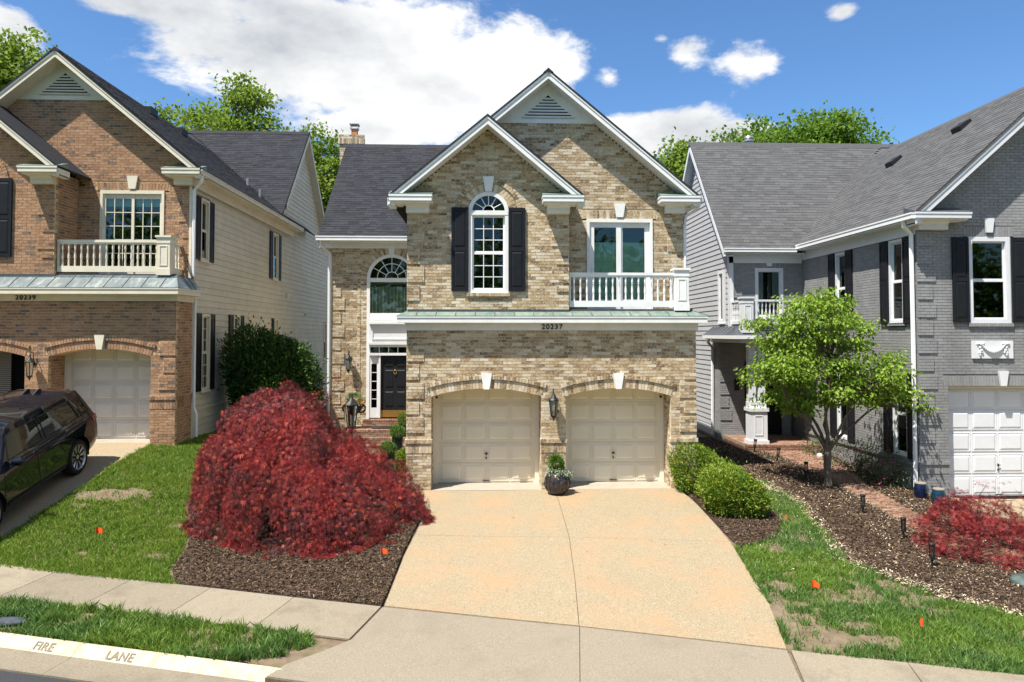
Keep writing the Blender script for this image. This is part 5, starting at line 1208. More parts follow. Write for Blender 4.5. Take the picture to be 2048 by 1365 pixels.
# grass
M['grass'] = leaf_mat('grass_blades', [(0, (.09, .17, .018)), (.5, (.165, .285, .030)), (.85, (.24, .37, .055)), (1, (.38, .38, .13))], .38, .5, (.22, .31, .04), .25, .9, .65)
M['grass2'] = leaf_mat('bluish_grass_blades', [(0, (.06, .135, .026)), (.6, (.125, .245, .05)), (.9, (.21, .33, .10)), (1, (.38, .38, .17))], .35, .5, (.21, .32, .04), .3, .7, .7)
def along(line, dens, wid):
    L_ = np.array(line); d = np.hypot(*np.diff(L_, axis=0).T); c = np.r_[0, np.cumsum(d)]; n = int(c[-1] * dens); t = RNG.random(n) * c[-1]
    P_ = np.stack([np.interp(t, c, L_[:, 0]), np.interp(t, c, L_[:, 1])], 1); k = vnoise(t * 1.7, t * 0 + L_[0, 0], 1.) > .38; return P_[k] + RNG.normal(size=(int(k.sum()), 2)) * wid
def grass(name, poly, dens, hgt, bare, m, label, thr=.30, bare_noise=1.6, edges=()):
    Q = scatter(poly, dens); keep = np.ones(len(Q), bool)
    wob = (vnoise(Q[:, 0], Q[:, 1], 3.1) - .5) * 1.1 + (vnoise(Q[:, 0] + 7, Q[:, 1], 9.) - .5) * .8
    for (x, y, rx, ry, pr) in bare:
        d = np.hypot((Q[:, 0] - x) / rx, (Q[:, 1] - y) / ry) + wob; keep &= (d > 1) | (RNG.random(len(Q)) > pr)
    nz_ = vnoise(Q[:, 0], Q[:, 1], bare_noise) * .65 + vnoise(Q[:, 0] + 31, Q[:, 1] + 5, bare_noise * 3) * .35
    keep &= (nz_ > thr) | (RNG.random(len(Q)) < .12); Q = Q[keep]
    for e in edges: Q = np.concatenate([Q, along(e, 260, .022)])
    n = len(Q)
    z = G(Q[:, 0], Q[:, 1]) - .025; tuft = .6 + .8 * vnoise(Q[:, 0] + 3, Q[:, 1] + 9, 5.)
    h = hgt * tuft * (.35 + 1.15 * RNG.random(n) ** 1.4); w = .0045 + .0045 * RNG.random(n); lean = RNG.normal(size=(n, 2)) * .45
    sx = np.cos(an := RNG.random(n) * 2 * PI); sy = np.sin(an); B = np.stack([Q[:, 0], Q[:, 1], z], 1); S3 = np.stack([sx, sy, 0 * sx], 1) * w[:, None]
    mid = B + np.stack([lean[:, 0] * h * .35, lean[:, 1] * h * .35, h * .6], 1); tip = B + np.stack([lean[:, 0] * h, lean[:, 1] * h, h], 1)
    V = np.stack([B - S3, B + S3, mid + S3 * .7, tip, mid - S3 * .7], 1).reshape(-1, 3); F = 5 * np.arange(n)[:, None] + np.array([[0, 1, 2, 3, 4]])
    o = link(name, np_mesh(name, V, F), m); tag(o, label, 'grass', kind='stuff'); return o
LAWNL = [(-8.40, 1.45), (-8.46, -.37), (-8.54, -1.72), (-8.63, -2.83), (-8.73, -3.76), (-8.76, -4.74), (-4.84, -5.62), (-5.15, -5.02), (-5.26, -4.19), (-5.5, -3.33), (-6.04, -2.2), (-6.1, -1.2), (-5.6, -.15), (-4.5, .9), (-4.6, 4), (-5.2, 6.5), (-5.0, 9), (-7.85, 9), (-7.85, 2.5), (-7.80, 1.45)]
LAWNR = [(4.08, -7.75), (4.36, -6.36), (4.56, -4.77), (4.72, -4.0), (5.6, -3.4), (6.1, -2.5), (6.3, -1.2), (6.6, .2), (7.0, .7), (7.1, -.9), (6.74, -2.94), (6.42, -4.6), (6.85, -5.47), (7.24, -6.16), (7.95, -6.77), (9.62, -7.6), (10.9, -8.0), (10.9, -9.5)]
STRIP = [SN(-13, 1.13), SN(-.55, 1.13), SN(-.35, 1.3), SN(-.6, 1.75), SN(-1.2, 2.0), SN(-13, 2.03)]
grass('lawn_grass', LAWNL, 3400, .07, [(-7.62, -1.75, .62, .33, .93), (-7.0, -4.3, .15, .1, .9), (-8.1, -2.3, .2, .12, .8), (-5.6, -4.4, .3, .12, .8)], 'grass', 'mown green lawn between the red brick house and the red maple', .16, edges=[[(-8.40, 1.4), (-8.44, -.37), (-8.52, -1.72), (-8.61, -2.83), (-8.71, -3.76), (-8.75, -4.72)], [SN(-7.4, -.01), SN(-3.3, -.01)]])
grass('verge_grass', STRIP, 5200, .105, [(-5.6, -7.0, .22, .1, .93), (-5.0, -6.9, .12, .08, .9), (-6.4, -7.2, .35, .12, .9), (-3.1, -7.7, .30, .12, .9), (-3.4, -7.9, .3, .1, .9), (-2.1, -7.9, .35, .12, .9), (-2.6, -7.8, .3, .07, .9), (-6.46, -6.98, .3, .14, 1.)], 'grass2', 'tufty verge grass between pavement and yellow kerb', .26, 2.2, edges=[[SN(-12, 1.12), SN(-.5, 1.12)], [SN(-12, 2.0), SN(-1.2, 2.0)]])
grass('lawn_grass', LAWNR, 4200, .085, [(4.35, -7.3, .42, .55, .93), (4.7, -7.6, .5, .25, .9), (5.3, -7.5, .35, .14, .9), (5.4, -7.0, .3, .15, .85), (4.75, -5.6, .28, .25, .93), (5.1, -5.2, .3, .12, .8), (5.35, -3.9, .3, .3, .7), (5.7, -3.2, .5, .4, .75), (6.3, -2.2, .3, .5, .7), (6.7, -.5, .3, .6, .6), (5.6, -4.7, .4, .12, .8), (4.3, -6.7, .15, .5, .9), (5.2, -6.2, .35, .10, .7), (6.3, -3.6, .25, .3, .6)], 'grass2', 'patchy lawn grass between the tan driveway and the mulch bed', .34, 1.5, edges=[[(4.02, -7.8), (4.33, -6.36), (4.53, -4.77), (4.66, -3.9)], [SN(5.8, -.02), SN(11, -.02)]])
# mulch chips
def chips(name, poly, dens, m, label, size=.035, clip=None):
    Q = scatter(poly, dens)
    if clip is not None: Q = Q[clip(Q)]
    n = len(Q); z = G(Q[:, 0], Q[:, 1]) + .024 + .022 * RNG.random(n); L = size * (.5 + RNG.random(n)); w = L * (.18 + .2 * RNG.random(n)); an = RNG.random(n) * 2 * PI
    d = np.stack([np.cos(an), np.sin(an), RNG.normal(size=n) * .35], 1) * L[:, None] / 2; s = unit(np.cross(d, RNG.normal(size=(n, 3)) * .35 + np.array((0, 0, 1)))) * w[:, None] / 2
    C = np.stack([Q[:, 0], Q[:, 1], z], 1); V = np.stack([C - d - s, C + d - s, C + d + s, C - d + s], 1).reshape(-1, 3); F = 4 * np.arange(n)[:, None] + np.array([[0, 1, 2, 3]])
    tag(link(name, np_mesh(name, V, F), m), label, 'mulch', kind='stuff')
M['chip'] = leaf_mat('bark_chip', [(0, (.034, .021, .013)), (.5, (.078, .050, .033)), (.88, (.135, .092, .06)), (1, (.25, .18, .115))], .0, .9, None, .1)
M['petal'] = leaf_mat('fallen_petal', [(0, (.42, .32, .20)), (.6, (.60, .49, .33)), (1, (.75, .66, .50))], .1, .8, None, .1)
seenL = lambda Q: (Q[:, 1] < -2.6) | (Q[:, 0] > -1.9) | (Q[:, 0] < -4.6)
chips('bark_mulch', BEDL, 2300, 'chip', 'brown bark mulch under the large red maple', .042, seenL)
chips('bark_mulch', BEDR, 1700, 'chip', 'dark bark mulch around the dogwood tree and path lights', .042)
chips('fallen_petals', BEDR, 170, 'petal', 'pale fallen petals scattered over the dark mulch', .035, lambda Q: (vnoise(Q[:, 0], Q[:, 1], 1.1) > .28) & (Q[:, 0] > 6.2))
chips('fallen_leaves', [(-1.3, -.5), (-1.4, -6.3), (1.3, -7), (3.9, -7.7), (4.5, -4), (4.6, -.3)], 2.5, 'chip', 'few brown leaf scraps on the tan driveway', .024)
chips('fallen_leaves', [SN(-12, .03), SN(.0, .03), SN(0, 1.05), SN(-12, 1.05)], 3, 'chip', 'few brown leaf scraps on the pavement', .024)
edge = [(6.6, .4), (7.05, .9), (7.25, -.9), (6.95, -2.94), (6.62, -4.5), (7.0, -5.3), (7.4, -6.0), (8.1, -6.6), (9.6, -7.4), (9.6, -7.65), (7.9, -6.85), (7.15, -6.25), (6.72, -5.5), (6.25, -4.6), (6.6, -2.94), (6.95, -.9)]
chips('fallen_petals', edge, 700, 'petal', 'band of pale petals along the edge of the patchy lawn', .04)
chips('fallen_petals', LAWNR, 60, 'petal', 'loose pale petals on the patchy lawn', .03, lambda Q: Q[:, 1] > -5.2)

# ------------------------------------------------------------------ plants
M['bark'] = mat('bark', (.10, .075, .055), (.17, .135, .10), 18, .95, .1, bmp=.8, bscale=40)
M['bark_red'] = mat('dark_bark', (.06, .04, .035), (.10, .07, .06), 18, .95, .1, bmp=.8)
M['leaf_maple'] = leaf_mat('red_maple_leaf', [(0, (.045, .022, .026)), (.50, (.115, .036, .040)), (.72, (.20, .045, .044)), (.86, (.46, .05, .045)), (1, (.70, .17, .09))], .30, .5, (.52, .045, .04), .3, 1.2, .40)
M['leaf_maple2'] = leaf_mat('crimson_maple_leaf', [(0, (.08, .016, .020)), (.5, (.20, .026, .030)), (.85, (.38, .04, .04)), (1, (.55, .10, .06))], .33, .5, (.36, .04, .04), .3, 2.2, .4)
M['leaf_dogwood'] = leaf_mat('dogwood_leaf', [(0, (.12, .21, .020)), (.5, (.21, .34, .030)), (.9, (.31, .45, .05)), (1, (.42, .44, .11))], .45, .42, (.22, .34, .04), .3, 1.8, .4)
M['leaf_box'] = leaf_mat('boxwood_leaf', [(0, (.05, .11, .010)), (.5, (.12, .21, .024)), (.9, (.23, .33, .025)), (1, (.36, .36, .05))], .25, .5, (.26, .30, .025), .25, 4., .5)
M['leaf_box2'] = leaf_mat('clipped_box_leaf', [(0, (.04, .11, .012)), (.6, (.08, .19, .02)), (1, (.17, .29, .04))], .3, .4, None, .35)
M['leaf_laurel'] = leaf_mat('laurel_leaf', [(0, (.02, .05, .010)), (.6, (.04, .095, .016)), (.92, (.08, .16, .026)), (1, (.15, .25, .04))], .18, .5, None, .25)
M['leaf_far'] = leaf_mat('spring_leaf', [(0, (.12, .20, .02)), (.6, (.21, .31, .035)), (1, (.32, .42, .07))], .5, .5, (.18, .25, .035), .25, .5, .5)
M['leaf_far2'] = leaf_mat('deep_spring_leaf', [(0, (.09, .18, .018)), (.6, (.16, .28, .03)), (1, (.26, .40, .05))], .5, .5, (.10, .19, .02), .25, .5, .5)
M['leaf_azalea'] = leaf_mat('azalea_leaf', [(0, (.03, .06, .012)), (.7, (.07, .12, .02)), (1, (.16, .18, .05))], .3, .5, None, .3)
M['flower_pink'] = leaf_mat('pink_flower', [(0, (.55, .06, .18)), (1, (.75, .16, .30))], .3, .5)
M['flower_mix'] = leaf_mat('bright_flower', [(0, (.65, .03, .05)), (.5, (.70, .45, .03)), (1, (.65, .10, .25))], .3, .5)
M['leaf_trail'] = leaf_mat('variegated_leaf', [(0, (.10, .17, .06)), (.5, (.32, .38, .24)), (1, (.55, .58, .48))], .3, .5)
def crown(T_, C, D, L, Wd, m, name='crown', up=(0, 0, 1.5), parent=None, pal=0):
    off = np.array(T_.base); C = C - off
    V, F = (palmate(C, D, L, pal, .115, up) if pal else blade_leaves(C, D, L, Wd, up))
    return T_.part(name, np_mesh(name, V, F), m, parent)
# the big weeping red maple in front of the house
def weeping_maple():
    base = (-3.55, -2.45, g1(-3.55, -2.45)); T_ = Thing('japanese_maple', 'large dome of weeping dark red maple beside the driveway', 'tree', base)
    tb = MB(); rg = np.random.default_rng(5)
    p0 = Vector((0, 0, -.05)); tw = limb(tb, p0, (-.05, .1, .75), .12, .10, .15)
    def dome(th, rho):
        c_ = np.cos(th); a = np.where(c_ > 0, 2.02, 1.98); b = np.where(np.sin(th) > 0, 1.8, 1.85)
        a = a * (1 + .05 * np.sin(3 * th + 1) + .04 * np.sin(5 * th)); b = b * (1 + .06 * np.sin(4 * th))
        x = -.25 * (1 - rho) + a * rho * c_; y = b * rho * np.sin(th); gz = G(base[0] + x, base[1] + y) - base[2]
        ex = np.where(c_ > 0, 1.8 - 1.08 * c_, 1.8 - 1.1 * c_); z = 2.22 * (1 - .84 * rho ** ex) + np.maximum(gz, -.3) * np.minimum(1, rho) * .9
        return x, y, z
    Cs, Ds = [], []
    def frame(t_, r_):
        x, y, z = [float(q) for q in dome(np.array(t_), np.array(r_))]; x2, y2, z2 = [float(q) for q in dome(np.array(t_), np.array(r_ + .08))]
        dn = unit(np.array((x2 - x, y2 - y, z2 - z))); lat = np.array((-math.sin(t_), math.cos(t_), 0)); nrm = np.cross(lat, dn); nrm = nrm if nrm[2] > 0 else -nrm
        return np.array((x, y, z)), dn, lat, nrm
    def put(pt, d):
        gz = G(pt[:, 0] + base[0], pt[:, 1] + base[1]) - base[2] + .05; pt[:, 2] = np.maximum(pt[:, 2], gz + .03 * rg.random(len(pt))); Cs.append(pt); Ds.append(d)
    nP = 92; k_ = np.arange(nP) + .5; th = np.r_[k_ * 2.39996 + rg.normal(size=nP) * .2, -PI / 2 + rg.normal(size=14) * .8]; rho = np.r_[np.sqrt(k_ / nP) * .96, .4 + .55 * rg.random(14)]
    for t_, r_ in zip(th, rho):
        c, dn, lat, nrm = frame(float(t_), float(r_)); sc = rg.random(); R_ = .30 + .26 * sc; k = int(430 * (R_ / .42) ** 2); a = rg.random(k) * 2 * PI; q = np.sqrt(rg.random(k)); st_ = 1.15 + .5 * rg.random()
        u, v = q * np.cos(a) * R_ * st_, q * np.sin(a) * R_ * .8; hgt = .22 + .22 * rg.random(); c = c + nrm * (.16 - .34 * rg.random())
        sp = np.round(v / .07) * .07; v2 = v * .35 + sp * .65                       # leaves hang in strands
        pt = c + dn * u[:, None] + lat * v2[:, None] + nrm * (hgt * (1 - q ** 2.4) - .06 + rg.normal(size=k) * .025)[:, None]; pt[:, 2] -= np.where(u > 0, u ** 2 * 1.0, u ** 2 * .1) + v ** 2 * .5
        put(pt, unit(dn[None] * (.55 + .4 * np.cos(a) * q)[:, None] + lat[None] * (np.sin(a) * q * .5)[:, None] + np.array((0, 0, -.8)) + rg.normal(size=(k, 3)) * .22))
        for m_ in range(5):                                                         # loose tails at the lower lip
            k = 26; w = np.linspace(0, 1, k); v0 = rg.normal() * R_ * .45; L_ = .18 + .26 * rg.random(); o = c + dn * R_ * st_ * (.75 + .25 * rg.random()) + lat * v0; o[2] -= .16
            pt = o + dn * (w * L_ * .5)[:, None] + nrm * (.05 * np.sin(w * 3))[:, None] + rg.normal(size=(k, 3)) * .022; pt[:, 2] -= w ** 1.5 * L_
            put(pt, unit(np.array((0, 0, -1.)) + dn * .4 + rg.normal(size=(k, 3)) * .3))
    for i in range(90):                                                             # sparse inner leaves
        t_, r_ = rg.random() * 2 * PI, math.sqrt(rg.random()) * .9; c, dn, lat, nrm = frame(t_, r_); k = 60
        put(c - nrm * (.25 + .2 * rg.random()) + rg.normal(size=(k, 3)) * .2, unit(np.array((0, 0, -.6)) + rg.normal(size=(k, 3)) * .6))
    for i in range(170):                                                            # hanging skirt
        t_ = rg.random() * 2 * PI; c, dn, lat, nrm = frame(t_, .97 + .12 * rg.random()); k = 40; u = rg.random(k); L_ = .3 + .4 * rg.random(); out = np.array((math.cos(t_), math.sin(t_), 0))
        pt = c + lat * (rg.normal(size=k) * .07)[:, None] + out * (rg.normal(size=k) * .05)[:, None]; pt[:, 2] += .12 - u * L_
        put(pt, unit(out[None] * .2 + np.array((0, 0, -1))[None] + rg.normal(size=(k, 3)) * .3))
    # airy shoots at the top
    for (sx, sy, sz, k) in ((.0, 0., 2.48, 40), (.35, .2, 2.38, 30), (.5, .5, 2.5, 34), (-.1, .15, 2.62, 26), (-.35, .1, 2.40, 40), (-.75, .0, 2.15, 40), (.75, .4, 2.1, 40), (.75, .9, 2.75, 22), (1.0, .9, 2.7, 16), (-1.1, .1, 2.1, 30)):
        Cs.append(np.array((sx - .3, sy, sz - .1)) + rg.normal(size=(k, 3)) * (.16, .16, .09)); Ds.append(unit(rg.normal(size=(k, 3)) + (0, 0, .2))); limb(tb, (-.1, .1, 1.3), (sx - .3, sy, sz - .1), .02, .005, .2)
    for i in range(26):
        t_ = i / 26 * 2 * PI + .1; x, y, z = dome(np.array(t_), np.array(.35 + .5 * rg.random())); q = limb(tb, tw[3 + i % 4], (float(x) * .8, float(y) * .8, float(z) * .75 - .1), .05, .012, .10)
        x2, y2, z2 = dome(np.array(t_ + .1), np.array(.97)); limb(tb, q[-1], (float(x2) * .85, float(y2) * .85, max(float(z2) - .1, .1)), .012, .004, .05)
    C = np.concatenate(Cs) + np.array(base); D = np.concatenate(Ds); L = .075 + .05 * rg.random(len(C))
    T_.part('trunk', tb, 'bark_red', smooth=True); crown(T_, C, D, L * (.45 + .55 * rg.random(len(C))), None, 'leaf_maple', pal=5, up=(0, -.5, 1.3))
weeping_maple()
def small_maple():
    base = (9.22, -3.95, g1(9.22, -3.95)); T_ = Thing('japanese_maple', 'small crimson laceleaf maple by the grey house driveway', 'tree', base); rg = np.random.default_rng(8); tb = MB(); Cs, Ds = [], []
    for i in range(150):
        t_ = rg.random() * 2 * PI; r_ = math.sqrt(rg.random()); x, y = .90 * r_ * math.cos(t_), .78 * r_ * math.sin(t_); z = .20 + .72 * (1 - r_ ** 2) + .12 * rg.normal() - (.12 if y < 0 else 0) * r_
        k = 52; u = rg.random(k); out = np.array((math.cos(t_), math.sin(t_), 0)); lat = np.array((-math.sin(t_), math.cos(t_), 0)); v = rg.normal(size=k)
        pt = np.array((x, y, max(z, .12)))[None] + out * (u * .28)[:, None] + lat * (v * .10)[:, None] + np.stack([0 * u, 0 * u, -u ** 2 * .16 + rg.normal(size=k) * .03], 1)
        pt[:, 2] = np.maximum(pt[:, 2], G(pt[:, 0] + base[0], pt[:, 1] + base[1]) - base[2] + .05); Cs.append(pt); Ds.append(unit(out[None] * .5 + np.array((0, 0, -.4)) + rg.normal(size=(k, 3)) * .45))
        if i < 30: limb(tb, (0, 0, .25), (x, y, max(z, .15)), .02, .004, .15, seg=5)
    for (sx, sz) in ((.55, 1.05), (.8, .9), (1.0, .75), (.95, .45), (.25, 1.2), (-.5, .9)):
        Cs.append(np.array((sx, .1, sz)) + rg.normal(size=(26, 3)) * (.13, .13, .07)); Ds.append(unit(rg.normal(size=(26, 3)))); limb(tb, (0, 0, .3), (sx, .1, sz), .014, .004, .25, seg=5)
    tb.tube([(0, 0, -.05), (.02, 0, .3)], [.05, .04], 7)
    C = np.concatenate(Cs) + np.array(base); T_.part('trunk', tb, 'bark_red', smooth=True); crown(T_, C, np.concatenate(Ds), .055 + .03 * rg.random(len(C)), None, 'leaf_maple2', pal=5)
small_maple()
def dogwood():
    base = (8.39, .22, g1(8.39, .22)); T_ = Thing('dogwood_tree', 'small bright green dogwood tree in the mulch bed before the grey house', 'tree', base); rg = np.random.default_rng(21); tb = MB(); Cs, Ds = [], []
    X = lambda x: (x - base[0]) * .9; Z = lambda z: z - base[2]
    tb.tube([(0, 0, -.1), (0, 0, .1), (-.02, .0, .45), (-.01, 0, .86)], [.12, .095, .085, .09], 10); fork = Vector((-.01, 0, .82))
    pads = [(8.15, 4.62, .45), (7.75, 4.45, .4), (8.6, 4.40, .42), (7.45, 4.05, .5), (8.1, 4.15, .6), (8.95, 4.15, .5), (9.35, 4.0, .3), (7.0, 3.75, .42), (7.7, 3.6, .6), (8.5, 3.7, .6), (9.2, 3.5, .45), (6.75, 3.95, .25),
            (6.95, 3.2, .5), (7.6, 3.05, .6), (8.3, 3.2, .6), (9.0, 3.0, .5), (9.75, 2.95, .5), (10.25, 3.05, .32), (7.0, 2.65, .5), (7.7, 2.5, .55), (8.9, 2.55, .5), (9.6, 2.5, .5), (10.3, 2.4, .45), (10.75, 2.35, .28), (7.35, 2.15, .45), (8.0, 2.05, .4), (7.6, 1.85, .3), (9.3, 2.2, .45), (10.0, 2.1, .35), (10.85, 2.0, .2), (8.4, 2.35, .5), (6.8, 2.95, .35), (7.2, 3.5, .5), (8.7, 2.1, .3)]
    mains = [Vector((-1.0, -.2, 2.0)), Vector((-.55, .4, 2.4)), Vector((-.15, -.5, 2.7)), Vector((.25, .5, 2.6)), Vector((.7, -.3, 2.3)), Vector((1.3, .1, 1.95)), Vector((.1, .0, 3.1))]
    mp_ = [limb(tb, fork, m_, .048, .020, .10, 8) for m_ in mains]
    for (px, pz, r_) in pads:
        for rep_ in range(2):
            py = rg.normal() * .55 * (1.0 if rep_ else .5); c = Vector((X(px) + rg.normal() * .08, py, Z(pz) + rg.normal() * .06 - .05 * rep_))
            q = min((p for mm in mp_ for p in mm[3:]), key=lambda p: (p - c).length + .6 * max(0, p.z - c.z)); limb(tb, q, c, .022, .006, .12, 6, 5)
            k = int(290 * (r_ / .5)); a = rg.random(k) * 2 * PI; rr = np.sqrt(rg.random(k)) * r_ * 1.05; cl = rg.integers(0, 9, k); cc = rg.normal(size=(9, 3)) * (.5, .5, .28) * r_
            pt = np.array(c) + np.stack([rr * np.cos(a) * .55, rr * np.sin(a) * .6, rg.normal(size=k) * .07 - rr ** 2 * .15], 1) + cc[cl] * .8
            Cs.append(pt); Ds.append(unit(np.stack([np.cos(a), np.sin(a), -.6 - .5 * rg.random(k)], 1) + rg.normal(size=(k, 3)) * .4))
            for b in range(3):
                e = c + Vector((rg.normal() * .3, rg.normal() * .3, .05)) * r_ * 1.6; tb.tube([c, (c + e) / 2 + Vector((0, 0, .02)), e], [.006, .004, .002], 4)
    C = np.concatenate(Cs) + np.array(base); n = len(C); L = .075 + .05 * rg.random(n); T_.part('trunk', tb, 'bark', smooth=True); crown(T_, C, np.concatenate(Ds), L, L * .58, 'leaf_dogwood', up=(0, 0, 2.0))
dogwood()
def shrub(name, label, cat, c, r, n, L, m, group=None, stems=True, low=-.75, asp=.5, amp=.2, seed=1, zb=None, shell=.6, up=(0, 0, 1.)):
    zb = g1(c[0], c[1]) if zb is None else zb; base = (c[0], c[1], zb); T_ = Thing(name, label, cat, base, group=group); rg = np.random.default_rng(seed)
    C, d = ell_points(n, (c[0], c[1], zb + c[2]), r, shell, 26, amp, seed, low); L_ = L * (.7 + .6 * rg.random(len(C)))
    D = unit(d + rg.normal(size=d.shape) * .7 + (0, 0, .35)); crown(T_, C, D, L_, L_ * asp, m, 'foliage', up)
    tb = MB()
    for i in range(9):
        a = rg.random() * 2 * PI; tb.tube([(0, 0, -.03), (.3 * r[0] * math.cos(a), .3 * r[1] * math.sin(a), c[2] * .6), (.7 * r[0] * math.cos(a), .7 * r[1] * math.sin(a), c[2] + .3 * r[2])], [.02 * (1 + r[2]), .014 * (1 + r[2]), .005], 5)
    T_.part('stem', tb, 'bark', smooth=True); return T_
shrub('boxwood_shrub', 'rounded boxwood shrub nearest the right garage pier', 'shrub', (5.13, -.25, .42), (.53, .50, .40), 12000, .058, 'leaf_box', 'boxwood shrubs beside the driveway', seed=3, low=-.9, amp=.22)
shrub('boxwood_shrub', 'larger boxwood shrub on the driveway edge nearest the street', 'shrub', (5.30, -1.90, .42), (.57, .52, .41), 14000, .058, 'leaf_box', 'boxwood shrubs beside the driveway', seed=4, low=-.9, amp=.20)
shrub('boxwood_shrub', 'middle boxwood shrub wedged between its two neighbours', 'shrub', (5.28, -1.05, .36), (.40, .42, .34), 6500, .058, 'leaf_box', 'boxwood shrubs beside the driveway', seed=5, low=-.9)
shrub('laurel_shrub', 'tall dark green laurel shrub against the cream siding', 'shrub', (-6.42, 4.9, 1.45), (1.10, .98, 1.32), 34000, .12, 'leaf_laurel', seed=6, low=-.95, asp=.40, amp=.16, shell=.45)
for i, (x, y, s_, lab) in enumerate(((10.15, 4.55, .34, 'small azalea by the grey house porch corner'), (10.05, 2.1, .55, 'low azalea with pink flowers along the grey house wall'), (10.05, .75, .48, 'dark low azalea in front of the grey house side window'), (5.45, 1.6, .5, 'green shrub tucked behind the right corner of the tan house'))):
    T_ = shrub('azalea_shrub', lab, 'shrub', (x, y, s_ * .62), (s_, s_ * .9, s_ * .75), 1500 if i else 700, .055, 'leaf_azalea' if i < 3 else 'leaf_laurel', 'low shrubs along the house walls', seed=30 + i, shell=.35, asp=.45, amp=.35)
    if i in (1, 2):
        rg = np.random.default_rng(i); C, d = ell_points(40, (x - .1, y - .25, g1(x, y) + s_ * .7), (s_ * .7, s_ * .6, s_ * .6), .9, 9, .2, i); crown(T_, C, d, np.full(len(C), .05), np.full(len(C), .05), 'flower_pink', 'flowers')
shrub('box_hedge', 'yellow green box hedge at the left corner of the tan house', 'hedge', (-2.02, 1.35, .30), (.17, .34, .26), 3600, .055, 'leaf_box', seed=41, zb=.12); shrub('box_hedge', 'low box hedge in front of the black planters', 'hedge', (-2.42, 1.45, .12), (.30, .20, .12), 2600, .055, 'leaf_box', seed=42)
# trees behind the houses
def tree(label, base, blobs, nclump, per, L, m, sparse=1., seed=0, trunk_r=.25, lead=None):
    rg = np.random.default_rng(seed); T_ = Thing('leafy_tree', label, 'tree', base, group='trees behind the houses'); tb = MB(); Cs, Ds = [], []
    B = Vector(base); top = Vector(blobs[0][:3]) - B; tr_ = limb(tb, (0, 0, -.2), (top.x * .8, top.y * .8, top.z), trunk_r, trunk_r * .25, .03, 10, 9)
    for (cx, cy, cz, rx, ry, rz, w) in blobs:
        n = int(nclump * w)
        for i in range(n):
            d = unit(rg.normal(size=3)); u = rg.random() ** .45; c = np.array((cx, cy, cz)) + d * (rx, ry, rz) * u * (1 + .18 * rg.normal()); k = int(per * (.6 + .8 * rg.random())); s_ = .42 * (.7 + .6 * rg.random()) * min(1, rx / 2 + .3)
            Cs.append(c + rg.normal(size=(k, 3)) * (s_, s_, s_ * .55)); Ds.append(unit(rg.normal(size=(k, 3)) + d * .6 + (0, 0, -.3)))
            if i % 5 == 0:
                q = min(tr_[3:], key=lambda p: (p - (Vector(c) - B)).length + (2 if p.z > c[2] - B.z else 0)); limb(tb, q, Vector(c) - B, trunk_r * .22, .015, .12, 6, 5)
    C = np.concatenate(Cs); L_ = L * (.7 + .6 * rg.random(len(C))); T_.part('trunk', tb, 'bark', smooth=True); crown(T_, C, np.concatenate(Ds), L_, L_ * .7, m, 'crown', up=(0, 0, 1.)); return T_
tree('tree with a few bare twigs above the red brick house roof', (-16.0, 26, .3), [(-15.2, 26, 15.2, 3.3, 3, 2.2, 1.), (-14.0, 26, 17.6, 1.2, 1.4, 1.4, .22), (-13.0, 26, 14.0, 2.6, 2.5, 1.6, .6)], 190, 34, .24, 'leaf_far', seed=1)
tree('thin open branch of leaves left of the twiggy tree', (-20.0, 26, .3), [(-18.9, 26, 15.9, 1.5, 1.3, 1.0, .5), (-19.6, 26, 14.8, 1.2, 1.2, .9, .3)], 60, 40, .24, 'leaf_far', seed=2, trunk_r=.2)
tree('tall narrow leafy tree in the gap between the houses', (-10.2, 30, .3), [(-10.3, 30, 12.5, 1.7, 2.2, 4.6, 1.), (-11.4, 31, 9.5, 1.6, 2, 4.5, .7), (-9.2, 31, 8.0, 1.8, 2, 5, .7)], 220, 54, .25, 'leaf_far', seed=3)
tree('dense tree rising beyond the left end of the red brick roof', (-24.5, 20, .3), [(-24.6, 20, 15.6, 2.6, 2.5, 3.4, 1.)], 260, 56, .24, 'leaf_far', seed=4)
tree('round bright green tree top between the tan and grey houses', (12.6, 26, .3), [(12.6, 26, 13.2, 2.3, 2.4, 1.9, 1.), (11.0, 26, 12.0, 1.4, 1.6, 1.5, .4), (14.2, 26, 12.2, 1.6, 1.6, 1.5, .4), (11.2, 27, 8.0, 2, 2, 4, .4)], 230, 60, .24, 'leaf_far', seed=5)
tree('broad green tree top behind the ridge of the grey house', (17.6, 26, .3), [(17.2, 26, 14.2, 2.5, 2.4, 2.2, 1.), (15.8, 26, 13.0, 1.9, 1.8, 1.6, .5)], 260, 60, .24, 'leaf_far2', seed=6)
tree('tallest tree top right of centre above the grey house', (21.4, 26, .3), [(21.3, 26, 14.6, 2.5, 2.4, 2.5, 1.), (19.4, 26.5, 13.6, 1.7, 1.8, 1.8, .5), (23.0, 26, 13.4, 1.6, 1.6, 1.5, .4)], 260, 60, .24, 'leaf_far2', seed=7)

